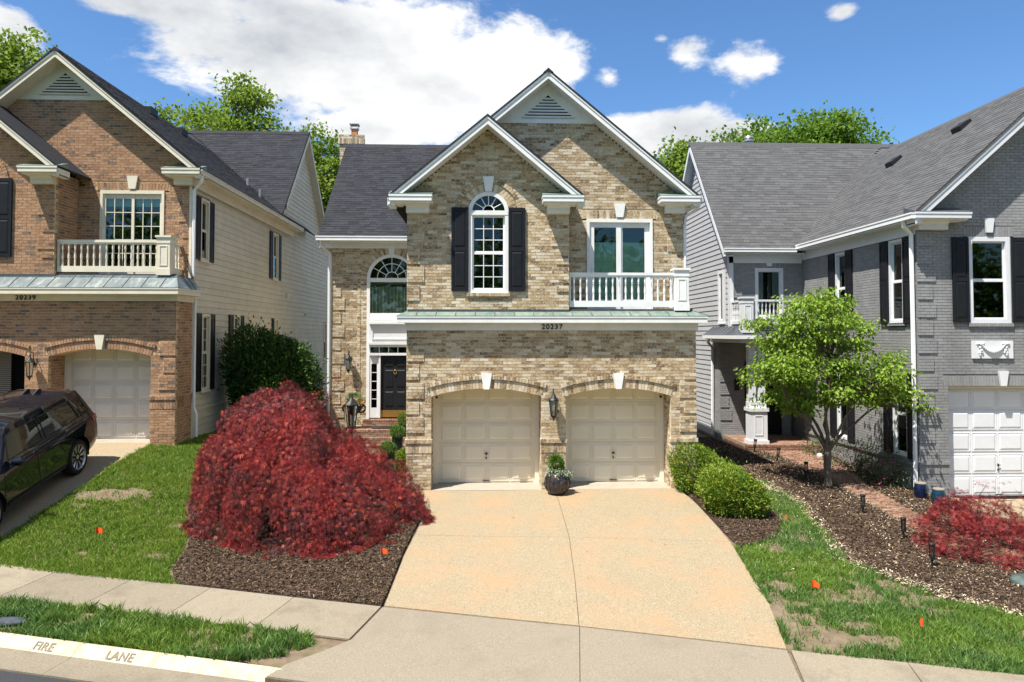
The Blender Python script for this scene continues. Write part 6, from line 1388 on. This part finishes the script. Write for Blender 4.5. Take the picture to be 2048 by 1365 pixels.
def far_wood():
    rg = np.random.default_rng(77); Cs, Ds = [], []
    for i in range(900):
        x = rg.uniform(-60, 60); c = np.array((x, -48 + rg.normal() * 3, rg.uniform(.5, 13) + 2 * math.sin(x * .35))); k = 34
        Cs.append(c + rg.normal(size=(k, 3)) * (1.1, .8, .8)); Ds.append(unit(rg.normal(size=(k, 3))))
    C = np.concatenate(Cs); L = .6 + .4 * rg.random(len(C)); V, F = blade_leaves(C, np.concatenate(Ds), L, L * .8); tag(link('far_wood', np_mesh('far_wood', V, F), 'leaf_far2'), 'green wood across the street mirrored in the windows', 'wood', kind='stuff')
far_wood()
def back_wood():
    rg = np.random.default_rng(78); Cs, Ds = [], []
    for i in range(700):
        x = rg.uniform(-70, 75); c = np.array((x, 46 + rg.normal() * 2.5, rg.uniform(.5, 8) + 1.2 * math.sin(x * .3))); k = 30
        Cs.append(c + rg.normal(size=(k, 3)) * (1.1, .8, .7)); Ds.append(unit(rg.normal(size=(k, 3))))
    C = np.concatenate(Cs); L = .45 + .3 * rg.random(len(C)); V, F = blade_leaves(C, np.concatenate(Ds), L, L * .75); tag(link('back_wood', np_mesh('back_wood', V, F), 'leaf_far2'), 'green wood closing the gaps behind the houses', 'wood', kind='stuff')
back_wood()
# ------------------------------------------------------------------ small things
def wall_lantern(label, c, s=1., post=None):
    """carriage lantern, centre of glass body at c, wall behind at +y"""
    T_ = Thing('wall_lantern' if not post else 'lamp_post', label, 'lantern' if not post else 'lamp post', (c[0], c[1], c[2] - .25 if not post else post), group=None); o = T_.off = Vector(c); T_.base = Vector(T_.e.location)
    b = MB(); b.lathe([(.105 * s, .16 * s), (.11 * s, .175 * s), (.06 * s, .235 * s), (.035 * s, .26 * s), (.02 * s, .30 * s), (.006, .34 * s)], seg=8); T_.part('hood', b, 'iron', smooth=True)
    f = MB(); n = 6
    for i in range(n): a = 2 * PI * i / n; f.tube([(.092 * s * math.cos(a), .092 * s * math.sin(a), .165 * s), (.058 * s * math.cos(a), .058 * s * math.sin(a), -.14 * s)], .007 * s, 4)
    f.lathe([(.064 * s, -.14 * s), (.05 * s, -.17 * s), (.02 * s, -.20 * s), (.008, -.25 * s)], seg=8); T_.part('frame', f, 'iron')
    g_ = MB(); g_.lathe([(.055 * s, -.138 * s), (.088 * s, .16 * s)], seg=6); T_.part('glass', g_, 'lampglass')
    k = MB(); k.lathe([(.012, -.14 * s), (.012, .02 * s)], seg=6); T_.part('candle', k, 'cream')
    if not post:
        a = MB(); a.tube([(0, .01, .30 * s), (0, .05, .40 * s), (0, .12 * s, .38 * s), (0, .13 * s, .24 * s), (0, .16 * s, .10 * s)], .011, 6); a.lathe([(.045, 0), (.045, .02)], (0, .155 * s, .12 * s), 8, 'y'); T_.part('bracket', a, 'iron', smooth=True)
    else:
        p = MB(); p.lathe([(.04, post - c[2]), (.04, -.25 * s), (.06, -.21 * s), (.03, -.18 * s)], seg=10); T_.part('post', p, 'iron', smooth=True)
    return T_
wall_lantern('black carriage lantern on the brick pier between the garage doors', (1.64, -.19, 1.93), 1.15)
wall_lantern('black carriage lantern on the brick wall left of the front door', (-4.34, 6.20, 2.70), 1.15)
wall_lantern('lantern with a reddish hood on the red brick pier above the car', (-11.30, 1.27, 2.80), 1.1)
wall_lantern('black post lantern rising out of the red maple by the steps', (-3.42, 1.7, 1.55), 1.75, post=.25)
# urn by the front door
def urn():
    c = (-4.02, 5.45, .765); T_ = Thing('flower_urn', 'black scrolled urn of flowers on the porch', 'urn', c); b = MB()
    b.lathe([(.16, 0), (.17, .03), (.06, .07), (.05, .35), (.09, .42), (.22, .55), (.30, .68), (.32, .72), (.27, .72), (.2, .62)], seg=16); T_.part('bowl', b, 'iron', smooth=True)
    for sx in (-1, 1):
        h = MB(); h.tube([(sx * (.22 + .13 * math.sin(a)), 0, .62 + .13 * math.cos(a)) for a in np.linspace(-.6, 5.2, 12)], .03, 6); T_.part('handle', h, 'iron', smooth=True)
    C, d = ell_points(800, (c[0], c[1], c[2] + .92), (.21, .21, .17), .5, 9, .2, 2); L = np.full(len(C), .05); crown(T_, C, d, L, L * .5, 'leaf_box2', 'foliage')
    C, d = ell_points(260, (c[0], c[1], c[2] + .76), (.30, .30, .08), .6, 9, .2, 3); L = np.full(len(C), .045); crown(T_, C, d, L, L * .8, 'flower_mix', 'flowers')
urn()
def planter(label, c, w, h, rb, bl):
    T_ = Thing('square_planter', label, 'planter', c, group='black planters beside the steps'); b = MB()
    b.add([(-w, -w, 0), (w, -w, 0), (w, w, 0), (-w, w, 0), (-w * 1.12, -w * 1.12, h), (w * 1.12, -w * 1.12, h), (w * 1.12, w * 1.12, h), (-w * 1.12, w * 1.12, h), (-w, -w, h), (w, -w, h), (w, w, h), (-w, w, h), (-w, -w, h - .05), (w, -w, h - .05), (w, w, h - .05), (-w, w, h - .05)],
          [(0, 3, 2, 1), (0, 1, 5, 4), (1, 2, 6, 5), (2, 3, 7, 6), (3, 0, 4, 7), (4, 5, 9, 8), (5, 6, 10, 9), (6, 7, 11, 10), (7, 4, 8, 11), (8, 9, 13, 12), (9, 10, 14, 13), (10, 11, 15, 14), (11, 8, 12, 15)]); T_.part('box', b, 'black')
    s_ = MB(); s_.box(-w * .98, w * .98, -w * .98, w * .98, h - .06, h - .04); T_.part('soil', s_, 'mulch')
    shrub('box_ball', bl, 'shrub', (c[0], c[1], h + rb * .85), (rb, rb, rb), 2600, .035, 'leaf_box2', 'clipped box balls in planters', seed=int(rb * 1000), zb=c[2], low=-.9, amp=.1)
planter('front black square planter holding a box ball', (-2.54, 2.25, .20), .17, .29, .18, 'round clipped box ball in the front black planter')
planter('black square planter on the lower step', (-2.44, 3.50, .42), .13, .34, .18, 'round clipped box ball in the planter on the lower step')
planter('black square planter hard by the tan house corner', (-2.38, 4.70, .60), .13, .34, .17, 'box ball half hidden by the tan house corner near the door')
mt_ = Thing('door_mat', 'dark mat on the brick landing below the front door', 'mat', (-3.0, 5.5, .775)); b = MB(); b.box(-.45, .45, -.25, .25, 0, .024); mt_.part('pad', b, 'iron'); b = MB()
for i in range(14): b.box(-.44, .44, -.24 + i * .034, -.225 + i * .034, .014, .02)
mt_.part('rib', b, 'black')
# glazed pot between the garage doors
def glazed_pot():
    c = (1.70, -.42, g1(1.7, -.42) + .006); T_ = Thing('glazed_pot', 'round dark glazed pot of greenery between the garage doors', 'pot', c)
    m, t, b_ = newmat('dark_glaze'); b_.inputs['Roughness'].default_value = .18; b_.inputs['Specular IOR Level'].default_value = .6
    col = ramp(t, pos_noise(t, 9, 6, .7), [(.45, (.018, .018, .024)), (.6, (.05, .035, .025)), (.75, (.25, .15, .06))]); t.links.new(col, b_.inputs['Base Color']); bump(t, b_, pos_noise(t, 7, 3, .5, (1, 1, .3)), .4, .02); M['glaze'] = m
    b = MB(); b.lathe([(.17, 0), (.19, .02), (.255, .10), (.295, .22), (.29, .32), (.24, .42), (.20, .465), (.215, .50), (.21, .515), (.18, .515), (.17, .46)], seg=28); T_.part('bowl', b, 'glaze', smooth=True)
    r_ = MB()
    for i in range(16):
        a = 2 * PI * i / 16; r_.tube([((rr + .004) * math.cos(a), (rr + .004) * math.sin(a), z) for rr, z in ((.235, .07), (.283, .17), (.298, .25), (.275, .36), (.22, .44))], .010, 5)
    T_.part('rib', r_, 'glaze', smooth=True)
    C, d = ell_points(1600, (c[0] - .02, c[1], c[2] + .68), (.16, .16, .19), .4, 9, .3, 5); L = np.full(len(C), .05); crown(T_, C, d, L, L * .5, 'leaf_box2', 'foliage')
    rg = np.random.default_rng(9); a = rg.random(520) * 2 * PI; rr = .14 + .16 * rg.random(520); C = np.stack([c[0] + rr * np.cos(a), c[1] + rr * np.sin(a), c[2] + .56 - (rr - .14) ** 2 * 5 + rg.normal(size=520) * .03], 1); L = np.full(520, .04)
    Ct = np.stack([c[0] + .27 + .09 * rg.random(40), c[1] - .05 + rg.normal(size=40) * .03, c[2] + .30 + .22 * rg.random(40)], 1); C = np.concatenate([C, Ct]); L = np.full(len(C), .045); crown(T_, C, unit(rg.normal(size=C.shape)), L, L * .7, 'leaf_trail', 'trailing_foliage')
glazed_pot()
for lab, c, colr, r_ in (('deep blue glazed stool pot by the downspout of the grey house', (10.22, -.55), (.003, .006, .022), .15), ('teal glazed stool pot in front of the blue one', (10.36, -1.0), (.004, .020, .032), .15)):
    T_ = Thing('garden_pot', lab, 'pot', (c[0], c[1], g1(*c) + .02), group='glazed pots by the grey house'); mm = mat('glaze_%s' % lab[:4], colr, tuple(k * 2.2 for k in colr), 14, .2, .6); b = MB(); b.lathe([(.10, 0), (.13, .02), (r_, .12), (r_ * 1.02, .2), (.13, .30), (.12, .34)], seg=20); T_.part('body', b, mm, smooth=True)
    b = MB(); b.lathe([(.125, .341), (.115, .362), (.01, .365)], seg=20); T_.part('lid', b, 'mortar_paver', smooth=True)
# path lights, flags, stones
def path_light(label, x, y, s=1., tilt=0.):
    T_ = Thing('path_light', label, 'path light', (x, y, g1(x, y) + .01), group='path lights along the walkway'); T_.e.rotation_euler = (0, tilt, 0)
    b = MB(); b.lathe([(.012, -.05), (.022, .0), (.022, .15 * s)], seg=8); T_.part('stake', b, 'iron'); b = MB(); b.lathe([(.042, .15 * s), (.045, .17 * s), (.045, .19 * s)], seg=12); b.lathe([(.045, .36 * s), (.052, .37 * s), (.055, .41 * s), (.045, .425 * s)], seg=12)
    for i in range(4): a = PI / 4 + i * PI / 2; b.tube([(.042 * math.cos(a), .042 * math.sin(a), .19 * s), (.042 * math.cos(a), .042 * math.sin(a), .36 * s)], .006, 4)
    T_.part('cap', b, 'iron'); b = MB(); b.lathe([(.037, .19 * s), (.037, .36 * s)], seg=12); T_.part('glass', b, 'lampglass'); b = MB(); b.lathe([(.01, .19 * s), (.014, .24 * s), (.004, .26 * s)], seg=8); T_.part('bulb', b, 'blindw')
for lab, x, y, tl in (('path light at the foot of the white porch column', 8.30, 4.85, .12), ('path light second from the porch, leaning over the shaded mulch', 8.38, 3.3, .15), ('path light left of the dogwood trunk', 8.24, 1.1, 0), ('path light just right of the dogwood trunk shadow', 8.09, -1.95, 0), ('path light touching the left side of the crimson maple', 8.09, -3.45, 0), ('path light nearest the street, in front of the crimson maple', 7.77, -4.85, 0)): path_light(lab, x, y, 1.0, tl)
M['flag'] = mat('orange_flag', (.80, .115, .02), (.72, .09, .015), 6, .5, .3)
def flag(label, x, y, rz, h=.26, w=.13, sag=.35):
    T_ = Thing('marker_flag', label, 'flag', (x, y, g1(x, y)), group='orange marker flags', rz=rz); b = MB(); b.tube([(0, 0, -.02), (0, 0, h)], .0035, 5); T_.part('wire', b, 'aluminium')
    f = MB(); n = 6; vs = []
    for i in range(n + 1):
        u = i / n; vs += [(u * w, .025 * math.sin(u * 5), h - .005 - sag * u * u * w), (u * w, .025 * math.sin(u * 5 + .4), h - .12 - sag * u * u * w * .6 + u * .03)]
    f.add(vs, [(2 * i, 2 * i + 2, 2 * i + 3, 2 * i + 1) for i in range(n)]); T_.part('flag_cloth', f, 'flag', smooth=True)
flag('orange marker flag standing in the left lawn', -6.95, -3.88, .4); flag('orange marker flag at the right foot of the big red maple', -1.76, -4.70, .3); flag('orange marker flag near the boxwood shrubs', 6.10, -2.75, 2.0, .24, .06); flag('orange marker flag on the patchy lawn by the driveway edge', 5.15, -5.92, -.3, .2, .12); flag('orange marker flag nearest the street on the right lawn', 6.02, -7.42, 1.9, .26, .07)
def rock(name, label, c, r, m, seed):
    bm = bmesh.new(); bmesh.ops.create_icosphere(bm, subdivisions=3, radius=1)
    for v in bm.verts: k = 1 + .22 * noise.noise(v.co * 1.3 + Vector((seed, 0, 0))) + .08 * noise.noise(v.co * 4 + Vector((seed, 3, 0))); v.co = Vector((v.co.x * r[0], v.co.y * r[1], v.co.z * r[2])) * k
    me = bpy.data.meshes.new(name); bm.to_mesh(me); bm.free(); smooth_by_angle(me, 60); o = link(name, me, m, None, (c[0], c[1], g1(c[0], c[1]) + r[2] * .45)); tag(o, label, 'rock')
M['greenstone'] = mat('green_grey_stone', (.04, .06, .057), (.11, .145, .13), 5, .8, .15, bmp=.8, bscale=25); M['whitestone'] = mat('white_stone', (.7, .69, .66), (.55, .54, .5), 6, .8, .2, bmp=.5, bscale=30); M['slate'] = mat('blue_grey_slate', (.035, .04, .05), (.08, .09, .11), 8, .85, .1, bmp=.6, bscale=25)
rock('boulder', 'flat green grey boulder in the mulch at the right edge', (9.0, -5.55), (.36, .22, .12), 'greenstone', 1); rock('stone', 'white stone by the walkway near the porch', (10.05, 4.2), (.10, .09, .09), 'whitestone', 4); rock('slate_slab', 'blue grey slate in the verge at the left edge', (-6.50, -6.99), (.27, .13, .035), 'slate', 7)

# ------------------------------------------------------------------ parked car
def car():
    base = Vector((-9.88, -.80, .60)); T_ = Thing('parked_car', 'dark blue black SUV parked nose to the street on the left driveway', 'car', base)
    T_.e.rotation_euler = (Matrix.Rotation(-PI / 2 + .01, 4, 'Z') @ Matrix.Rotation(R(11.3), 4, 'Y')).to_euler()
    m, t, b_ = newmat('dark_car_paint'); b_.inputs['Base Color'].default_value = (.006, .007, .012, 1); b_.inputs['Roughness'].default_value = .25; b_.inputs['Metallic'].default_value = .0; b_.inputs['Specular IOR Level'].default_value = .0; b_.inputs['Coat Weight'].default_value = 1; b_.inputs['Coat Roughness'].default_value = .03; M['paint'] = m
    M['tyre'] = mat('tyre_rubber', (.012, .012, .012), (.02, .02, .02), 30, .85, .2); M['rim'] = mat('alloy_rim', (.42, .42, .44), None, rough=.28, spec=.5, metal=.85); M['taillamp'] = mat('red_lamp', (.5, .02, .015), None, rough=.15, spec=.6); M['plastic'] = mat('black_plastic', (.012, .012, .013), None, rough=.6)
    M['chrome'] = mat('bright_trim', (.5, .5, .52), None, rough=.2, metal=1.); M['interior'] = mat('car_interior', (.02, .02, .022), (.04, .04, .04), 4, .8, .2)
    # stations: each row lists (x, y, z) for floor, sill, rocker, side, shoulder, belt, rail, roof edge, roof centre
    ST = [[(-.98, 0, .50), (-.98, .55, .48), (-1.00, .78, .55), (-1.01, .82, .80), (-1.00, .80, 1.00), (-.97, .76, 1.14), (-.80, .64, 1.62), (-.74, .54, 1.70), (-.72, 0, 1.735)],
          [(-.86, 0, .34), (-.86, .70, .34), (-.88, .92, .48), (-.90, .955, .78), (-.88, .945, 1.02), (-.85, .90, 1.16), (-.62, .715, 1.67), (-.56, .605, 1.745), (-.54, 0, 1.785)],
          [(-.45, 0, .30), (-.45, .80, .30), (-.45, .975, .42), (-.45, 1.0, .74), (-.45, .985, 1.02), (-.43, .925, 1.15), (-.24, .73, 1.685), (-.18, .62, 1.76), (-.16, 0, 1.805)],
          [(.0, 0, .28), (.0, .82, .28), (.0, .985, .40), (.0, 1.01, .72), (.0, .99, 1.01), (.0, .93, 1.135), (.12, .735, 1.69), (.16, .63, 1.765), (.18, 0, 1.815)],
          [(.75, 0, .28), (.75, .82, .28), (.75, .97, .38), (.75, .985, .70), (.75, .985, .995), (.75, .935, 1.115), (.75, .745, 1.69), (.75, .64, 1.77), (.75, 0, 1.82)],
          [(1.45, 0, .28), (1.45, .82, .28), (1.45, .97, .38), (1.45, .985, .70), (1.45, .98, .985), (1.45, .935, 1.10), (1.42, .745, 1.675), (1.40, .64, 1.755), (1.38, 0, 1.81)],
          [(2.2, 0, .28), (2.2, .82, .28), (2.2, .97, .38), (2.2, .985, .70), (2.2, .98, .975), (2.18, .93, 1.085), (1.92, .735, 1.63), (1.86, .63, 1.715), (1.82, 0, 1.775)],
          [(2.65, 0, .28), (2.65, .82, .28), (2.65, .98, .38), (2.65, .995, .70), (2.65, .985, .93), (2.62, .92, 1.065), (2.52, .80, 1.11), (2.48, .62, 1.145), (2.42, 0, 1.18)],
          [(3.1, 0, .30), (3.1, .80, .30), (3.1, .985, .42), (3.1, 1.0, .70), (3.1, .975, .94), (3.1, .90, 1.03), (3.05, .74, 1.07), (3.02, .55, 1.09), (3.0, 0, 1.11)],
          [(3.6, 0, .32), (3.6, .72, .32), (3.6, .93, .46), (3.6, .955, .70), (3.6, .93, .88), (3.6, .86, .965), (3.56, .70, .995), (3.54, .5, 1.01), (3.52, 0, 1.03)],
          [(3.86, 0, .40), (3.86, .60, .40), (3.87, .74, .50), (3.88, .78, .68), (3.86, .76, .80), (3.84, .70, .87), (3.80, .56, .90), (3.79, .4, .91), (3.78, 0, .92)]]
    A = np.array(ST, float); ns, npf = A.shape[:2]
    def crm(A, ax, m_):
        A = np.moveaxis(A, ax, 0); n = A.shape[0]; pad = np.concatenate([2 * A[:1] - A[1:2], A, 2 * A[-1:] - A[-2:-1]]); out = []
        for i in range(n - 1):
            p0_, p1_, p2_, p3_ = pad[i], pad[i + 1], pad[i + 2], pad[i + 3]; 
            for k in range(m_):
                u = k / m_; out.append(.5 * ((2 * p1_) + (-p0_ + p2_) * u + (2 * p0_ - 5 * p1_ + 4 * p2_ - p3_) * u * u + (-p0_ + 3 * p1_ - 3 * p2_ + p3_) * u ** 3))
        out.append(pad[n]); return np.moveaxis(np.array(out), 0, ax)
    m1, m2 = 12, 6; B = crm(crm(A, 0, m1), 1, m2); ni, nj = B.shape[:2]
    def tagf(i, j):      # part of each face
        u, v = (i + .5) / m1, (j + .5) / m2
        if 5.18 < v < 5.88:
            if 1.35 < u < 2.35: return 'quarter'
            if 2.45 < u < 4.35: return 'rear'
            if 4.52 < u < 6.05 - (v - 5.2) * .0 and u < 6.55 - (v - 5.0) * .45: return 'front'
        if 6.10 < u < 6.95 and v > 6.2: return 'wind'
        return 'body'
    AX = [0.0, 2.95]; RA = .455; AZ = .39
    V = B.copy()
    # wheel arches: pull the grid onto the arch, drop the faces inside
    def indist(P_, ax): return np.hypot(P_[..., 0] - ax, P_[..., 2] - AZ)
    for ax in AX:
        side = (np.arange(nj)[None, :] >= m2 * .8) & (np.arange(nj)[None, :] <= m2 * 4.6) & np.ones((ni, 1), bool); d = indist(V, ax)
        near = side & (d < RA + .05) & (d > RA - .05); k = np.where(near, RA / np.maximum(d, 1e-6), 1.)
        V[..., 0] = ax + (V[..., 0] - ax) * k; V[..., 2] = AZ + (V[..., 2] - AZ) * k
    groups = {}
    for i in range(ni - 1):
        for j in range(nj - 1):
            q = [(i, j), (i + 1, j), (i + 1, j + 1), (i, j + 1)]; c = np.mean([V[a] for a in q], 0)
            if j >= m2 * .8 and j < m2 * 4.5 and any(math.hypot(c[0] - ax, c[2] - AZ) < RA - .004 for ax in AX): continue
            groups.setdefault(tagf(i, j), []).append(q)
    def gmesh(name, qs, off_=0., both=True):
        mb = MB()
        for sy in ((1, -1) if both else (1,)):
            ids = {}; vs = []; fs = []
            for q in qs:
                f = []
                for a in q:
                    if a not in ids: ids[a] = len(vs); p = V[a]; vs.append((p[0], sy * p[1], p[2]))
                    f.append(ids[a])
                fs.append(tuple(f) if sy > 0 else tuple(f[::-1]))
            mb.add(vs, fs)
        return mb
    bd = gmesh('body', groups['body'])
    for end, sgn in ((0, -1), (ni - 1, 1)):     # close nose and tail
        ring = [tuple(V[end, j]) for j in range(nj)]; n0 = len(ring); c0 = (float(V[end, :, 0].mean()) + sgn * .03, 0, .9 if end == 0 else .65)
        vs = ring + [(x, -y, z) for x, y, z in ring] ; fs = []
        for j in range(nj - 1): fs += [(j, j + 1, n0 + j + 1, n0 + j)]
        bd.add(vs, fs)
    me = bd.mesh('body'); bm = bmesh.new(); bm.from_mesh(me); bmesh.ops.remove_doubles(bm, verts=bm.verts, dist=.0008); bmesh.ops.recalc_face_normals(bm, faces=bm.faces); bm.to_mesh(me); bm.free()
    body = T_.part('body', smooth_by_angle(me, 40), 'paint')
    for k, nm in (('quarter', 'quarter_window'), ('rear', 'rear_side_window'), ('front', 'front_side_window')):
        for sy in (1, -1):
            mb = gmesh(nm, groups[k], 0, False); mb.v = [(x, sy * y, z) for x, y, z in mb.v]; T_.part(nm, smooth_by_angle(mb.mesh(nm), 60), 'carglass')
    T_.part('windscreen', smooth_by_angle(gmesh('w', groups['wind']).mesh('windscreen'), 60), 'carglass')
    tm = MB()
    for k in ('quarter', 'rear', 'front', 'wind'):
        cnt = {}
        for q in groups[k]:
            for a_, b__ in zip(q, q[1:] + q[:1]): cnt[tuple(sorted((a_, b__)))] = cnt.get(tuple(sorted((a_, b__))), 0) + 1
        for (a_, b__), c_ in cnt.items():
            if c_ == 1 and not (V[a_][1] < .01 and V[b__][1] < .01):
                for sy in (1, -1): tm.tube([(V[a_][0], sy * (V[a_][1] + .002), V[a_][2] + .001), (V[b__][0], sy * (V[b__][1] + .002), V[b__][2] + .001)], .010, 4, False)
    T_.part('window_trim', tm, 'plastic', body)
    # interior
    it = MB(); it.box(-.5, 2.3, -.78, .78, .35, .9)
    for (x, y) in ((.55, .4), (.55, -.4), (1.45, .4), (1.45, -.4)): it.box(x - .08, x + .08, y - .25, y + .25, .9, 1.30); it.box(x - .05, x + .05, y - .12, y + .12, 1.33, 1.50)
    T_.part('interior', it, 'interior')
    sw_ = MB(); 
    for k in range(16): a, a2 = 2 * PI * k / 16, 2 * PI * (k + 1) / 16; sw_.tube([(1.92 + .06 * math.sin(a), .4 + .19 * math.cos(a), 1.05 + .17 * math.sin(a)), (1.92 + .06 * math.sin(a2), .4 + .19 * math.cos(a2), 1.05 + .17 * math.sin(a2))], .014, 5)
    T_.part('steering_wheel', sw_, 'plastic')
    # wheels
    ty = MB(); ty.lathe([(.26, -.12), (.345, -.125), (.375, -.10), (.39, -.06), (.39, .06), (.375, .10), (.345, .125), (.275, .12), (.265, .09)], seg=40, ax='y'); tym = smooth_by_angle(ty.mesh('tyre'), 40)
    rm = MB(); rm.lathe([(.262, -.08), (.272, .10), (.285, .118), (.275, .122), (.25, .09), (.245, -.02)], seg=40, ax='y'); rm.lathe([(.02, .06), (.055, .075), (.05, .09), (.01, .095)], seg=16, ax='y')
    for k in range(10):
        for o_ in (-.10, .10):
            a = 2 * PI * k / 10 + o_; a0_ = 2 * PI * k / 10 + o_ * .35; rm.tube([(.045 * math.cos(a0_), .075, .045 * math.sin(a0_)), (.15 * math.cos((a + a0_) / 2), .085, .15 * math.sin((a + a0_) / 2)), (.258 * math.cos(a), .10, .258 * math.sin(a))], [.012, .011, .013], 5)
    rmm = smooth_by_angle(rm.mesh('rim'), 40); dm = MB(); dm.lathe([(.02, -.02), (.24, -.02), (.24, .0), (.02, .0)], seg=32, ax='y'); dmm = dm.mesh('brake_disc')
    for ax in AX:
        for sy in (1, -1):
            w = T_.part('wheel', tym, 'tyre', label=None); w.location = (ax, sy * .865, AZ); w.rotation_euler = (0, .2 * ax, 0 if sy > 0 else PI); link('rim', rmm, 'rim', w); link('brake_disc', dmm, 'plastic', w)
        ln = MB()
        for sy in (1, -1):
            n = 14; vs = []
            for i in range(n + 1):
                a = PI * i / n * 1.16 - .25; vs += [(ax + (RA + .006) * math.cos(a), sy * .60, AZ + (RA + .006) * math.sin(a)), (ax + (RA + .006) * math.cos(a), sy * .965, AZ + (RA + .006) * math.sin(a))]
            ln.add(vs, [(2 * i, 2 * i + 2, 2 * i + 3, 2 * i + 1) for i in range(n)])
            ln.box(ax - RA, ax + RA, sy * .60 - .01, sy * .60 + .01, .3, AZ + RA)
        T_.part('wheel_liner', ln, 'plastic')
    # seams, handles, lamps, mirror, trim lines: follow the side surface
    yy = lambda x, z: float(np.interp(z, *zip(*sorted((float(V[i_, j, 2]), float(V[i_, j, 1])) for j in range(m2 * 1, m2 * 5 + 1) for i_ in (int(np.argmin(np.abs(V[:, m2 * 3, 0] - x))),)))))
    for sy in (1, -1):
        for xs_ in ([(.62, .86), (.60, 1.12)], [(.42, .40), (.53, .70), (.62, .88)], [(1.42, .34), (1.42, .7), (1.43, 1.11)], [(2.50, .34), (2.50, .70), (2.44, 1.03)]):
            sm = MB(); pts = []
            for (xa, za), (xb, zb2) in zip(xs_, xs_[1:]):
                for k in range(5): u = k / 4; x, z = xa + (xb - xa) * u, za + (zb2 - za) * u; pts.append((x, sy * (yy(x, z) + .001), z))
            sm.tube(pts, .006, 4); T_.part('door_seam', sm, 'plastic', body)
        for x in (.72, 1.56):
            hd = MB(); hd.tube([(x, sy * (yy(x, .93) + .004), .93), (x + .2, sy * (yy(x + .2, .93) + .004), .925)], .014, 6); T_.part('door_handle', hd, 'paint', body)
        sk = MB(); pts = [(x, sy * (yy(x, .36) + .004), .37) for x in np.linspace(.55, 2.40, 10)]; sk.tube(pts, .022, 6); T_.part('sill_trim', sk, 'plastic', body)
        tl = MB(); z0_, z1_ = .98, 1.10
        tl.add([(-1.015, sy * .70, z0_), (-.965, sy * .93, z0_), (-.72, sy * .985, z0_ + .02), (-.68, sy * .975, z1_), (-.93, sy * .925, z1_), (-1.00, sy * .70, z1_)], [(0, 1, 4, 5), (1, 2, 3, 4)]); T_.part('tail_lamp', tl, 'taillamp')
        mr_ = MB(); mr_.lathe([(.02, -.11), (.07, -.09), (.085, 0), (.08, .08), (.03, .115)], (2.18, sy * 1.08, 1.13), 12, 'y'); mr_.tube([(2.2, sy * .93, 1.08), (2.19, sy * 1.03, 1.09)], .025, 6); T_.part('door_mirror', mr_, 'paint', smooth=True)
        hl = MB(); hl.lathe([(.01, -.02), (.10, -.01), (.10, .02)], (3.72, sy * .62, .80), 14, 'x'); T_.part('headlamp', hl, 'chrome', smooth=True)
        bt = MB(); bt.tube([(-.45 + .0, sy * .945, 1.14), (.2, sy * .942, 1.13), (1.0, sy * .945, 1.115), (2.0, sy * .945, 1.095)], .008, 5); T_.part('belt_trim', bt, 'plastic', body)
    sp = MB(); sp.box(-.62, -.36, -.55, .55, 1.735, 1.76); T_.part('roof_spoiler', sp, 'paint', body)
    for y in (-.12, .12):
        fn = MB(); fn.prism([(-.3, 1.79), (.0, 1.80), (-.2, 1.87), (-.3, 1.86)], 'y', y - .02, y + .02); T_.part('roof_aerial', fn, 'plastic')
    gr = MB(); gr.box(3.84, 3.89, -.42, .42, .55, .74)
    for i in range(5): gr.box(3.885, 3.90, -.41, .41, .57 + i * .035, .585 + i * .035)
    T_.part('grille', gr, 'plastic')
    bp_ = MB(); bp_.box(-1.04, -.98, -.6, .6, .42, .55); T_.part('rear_bumper_trim', bp_, 'plastic')
car()
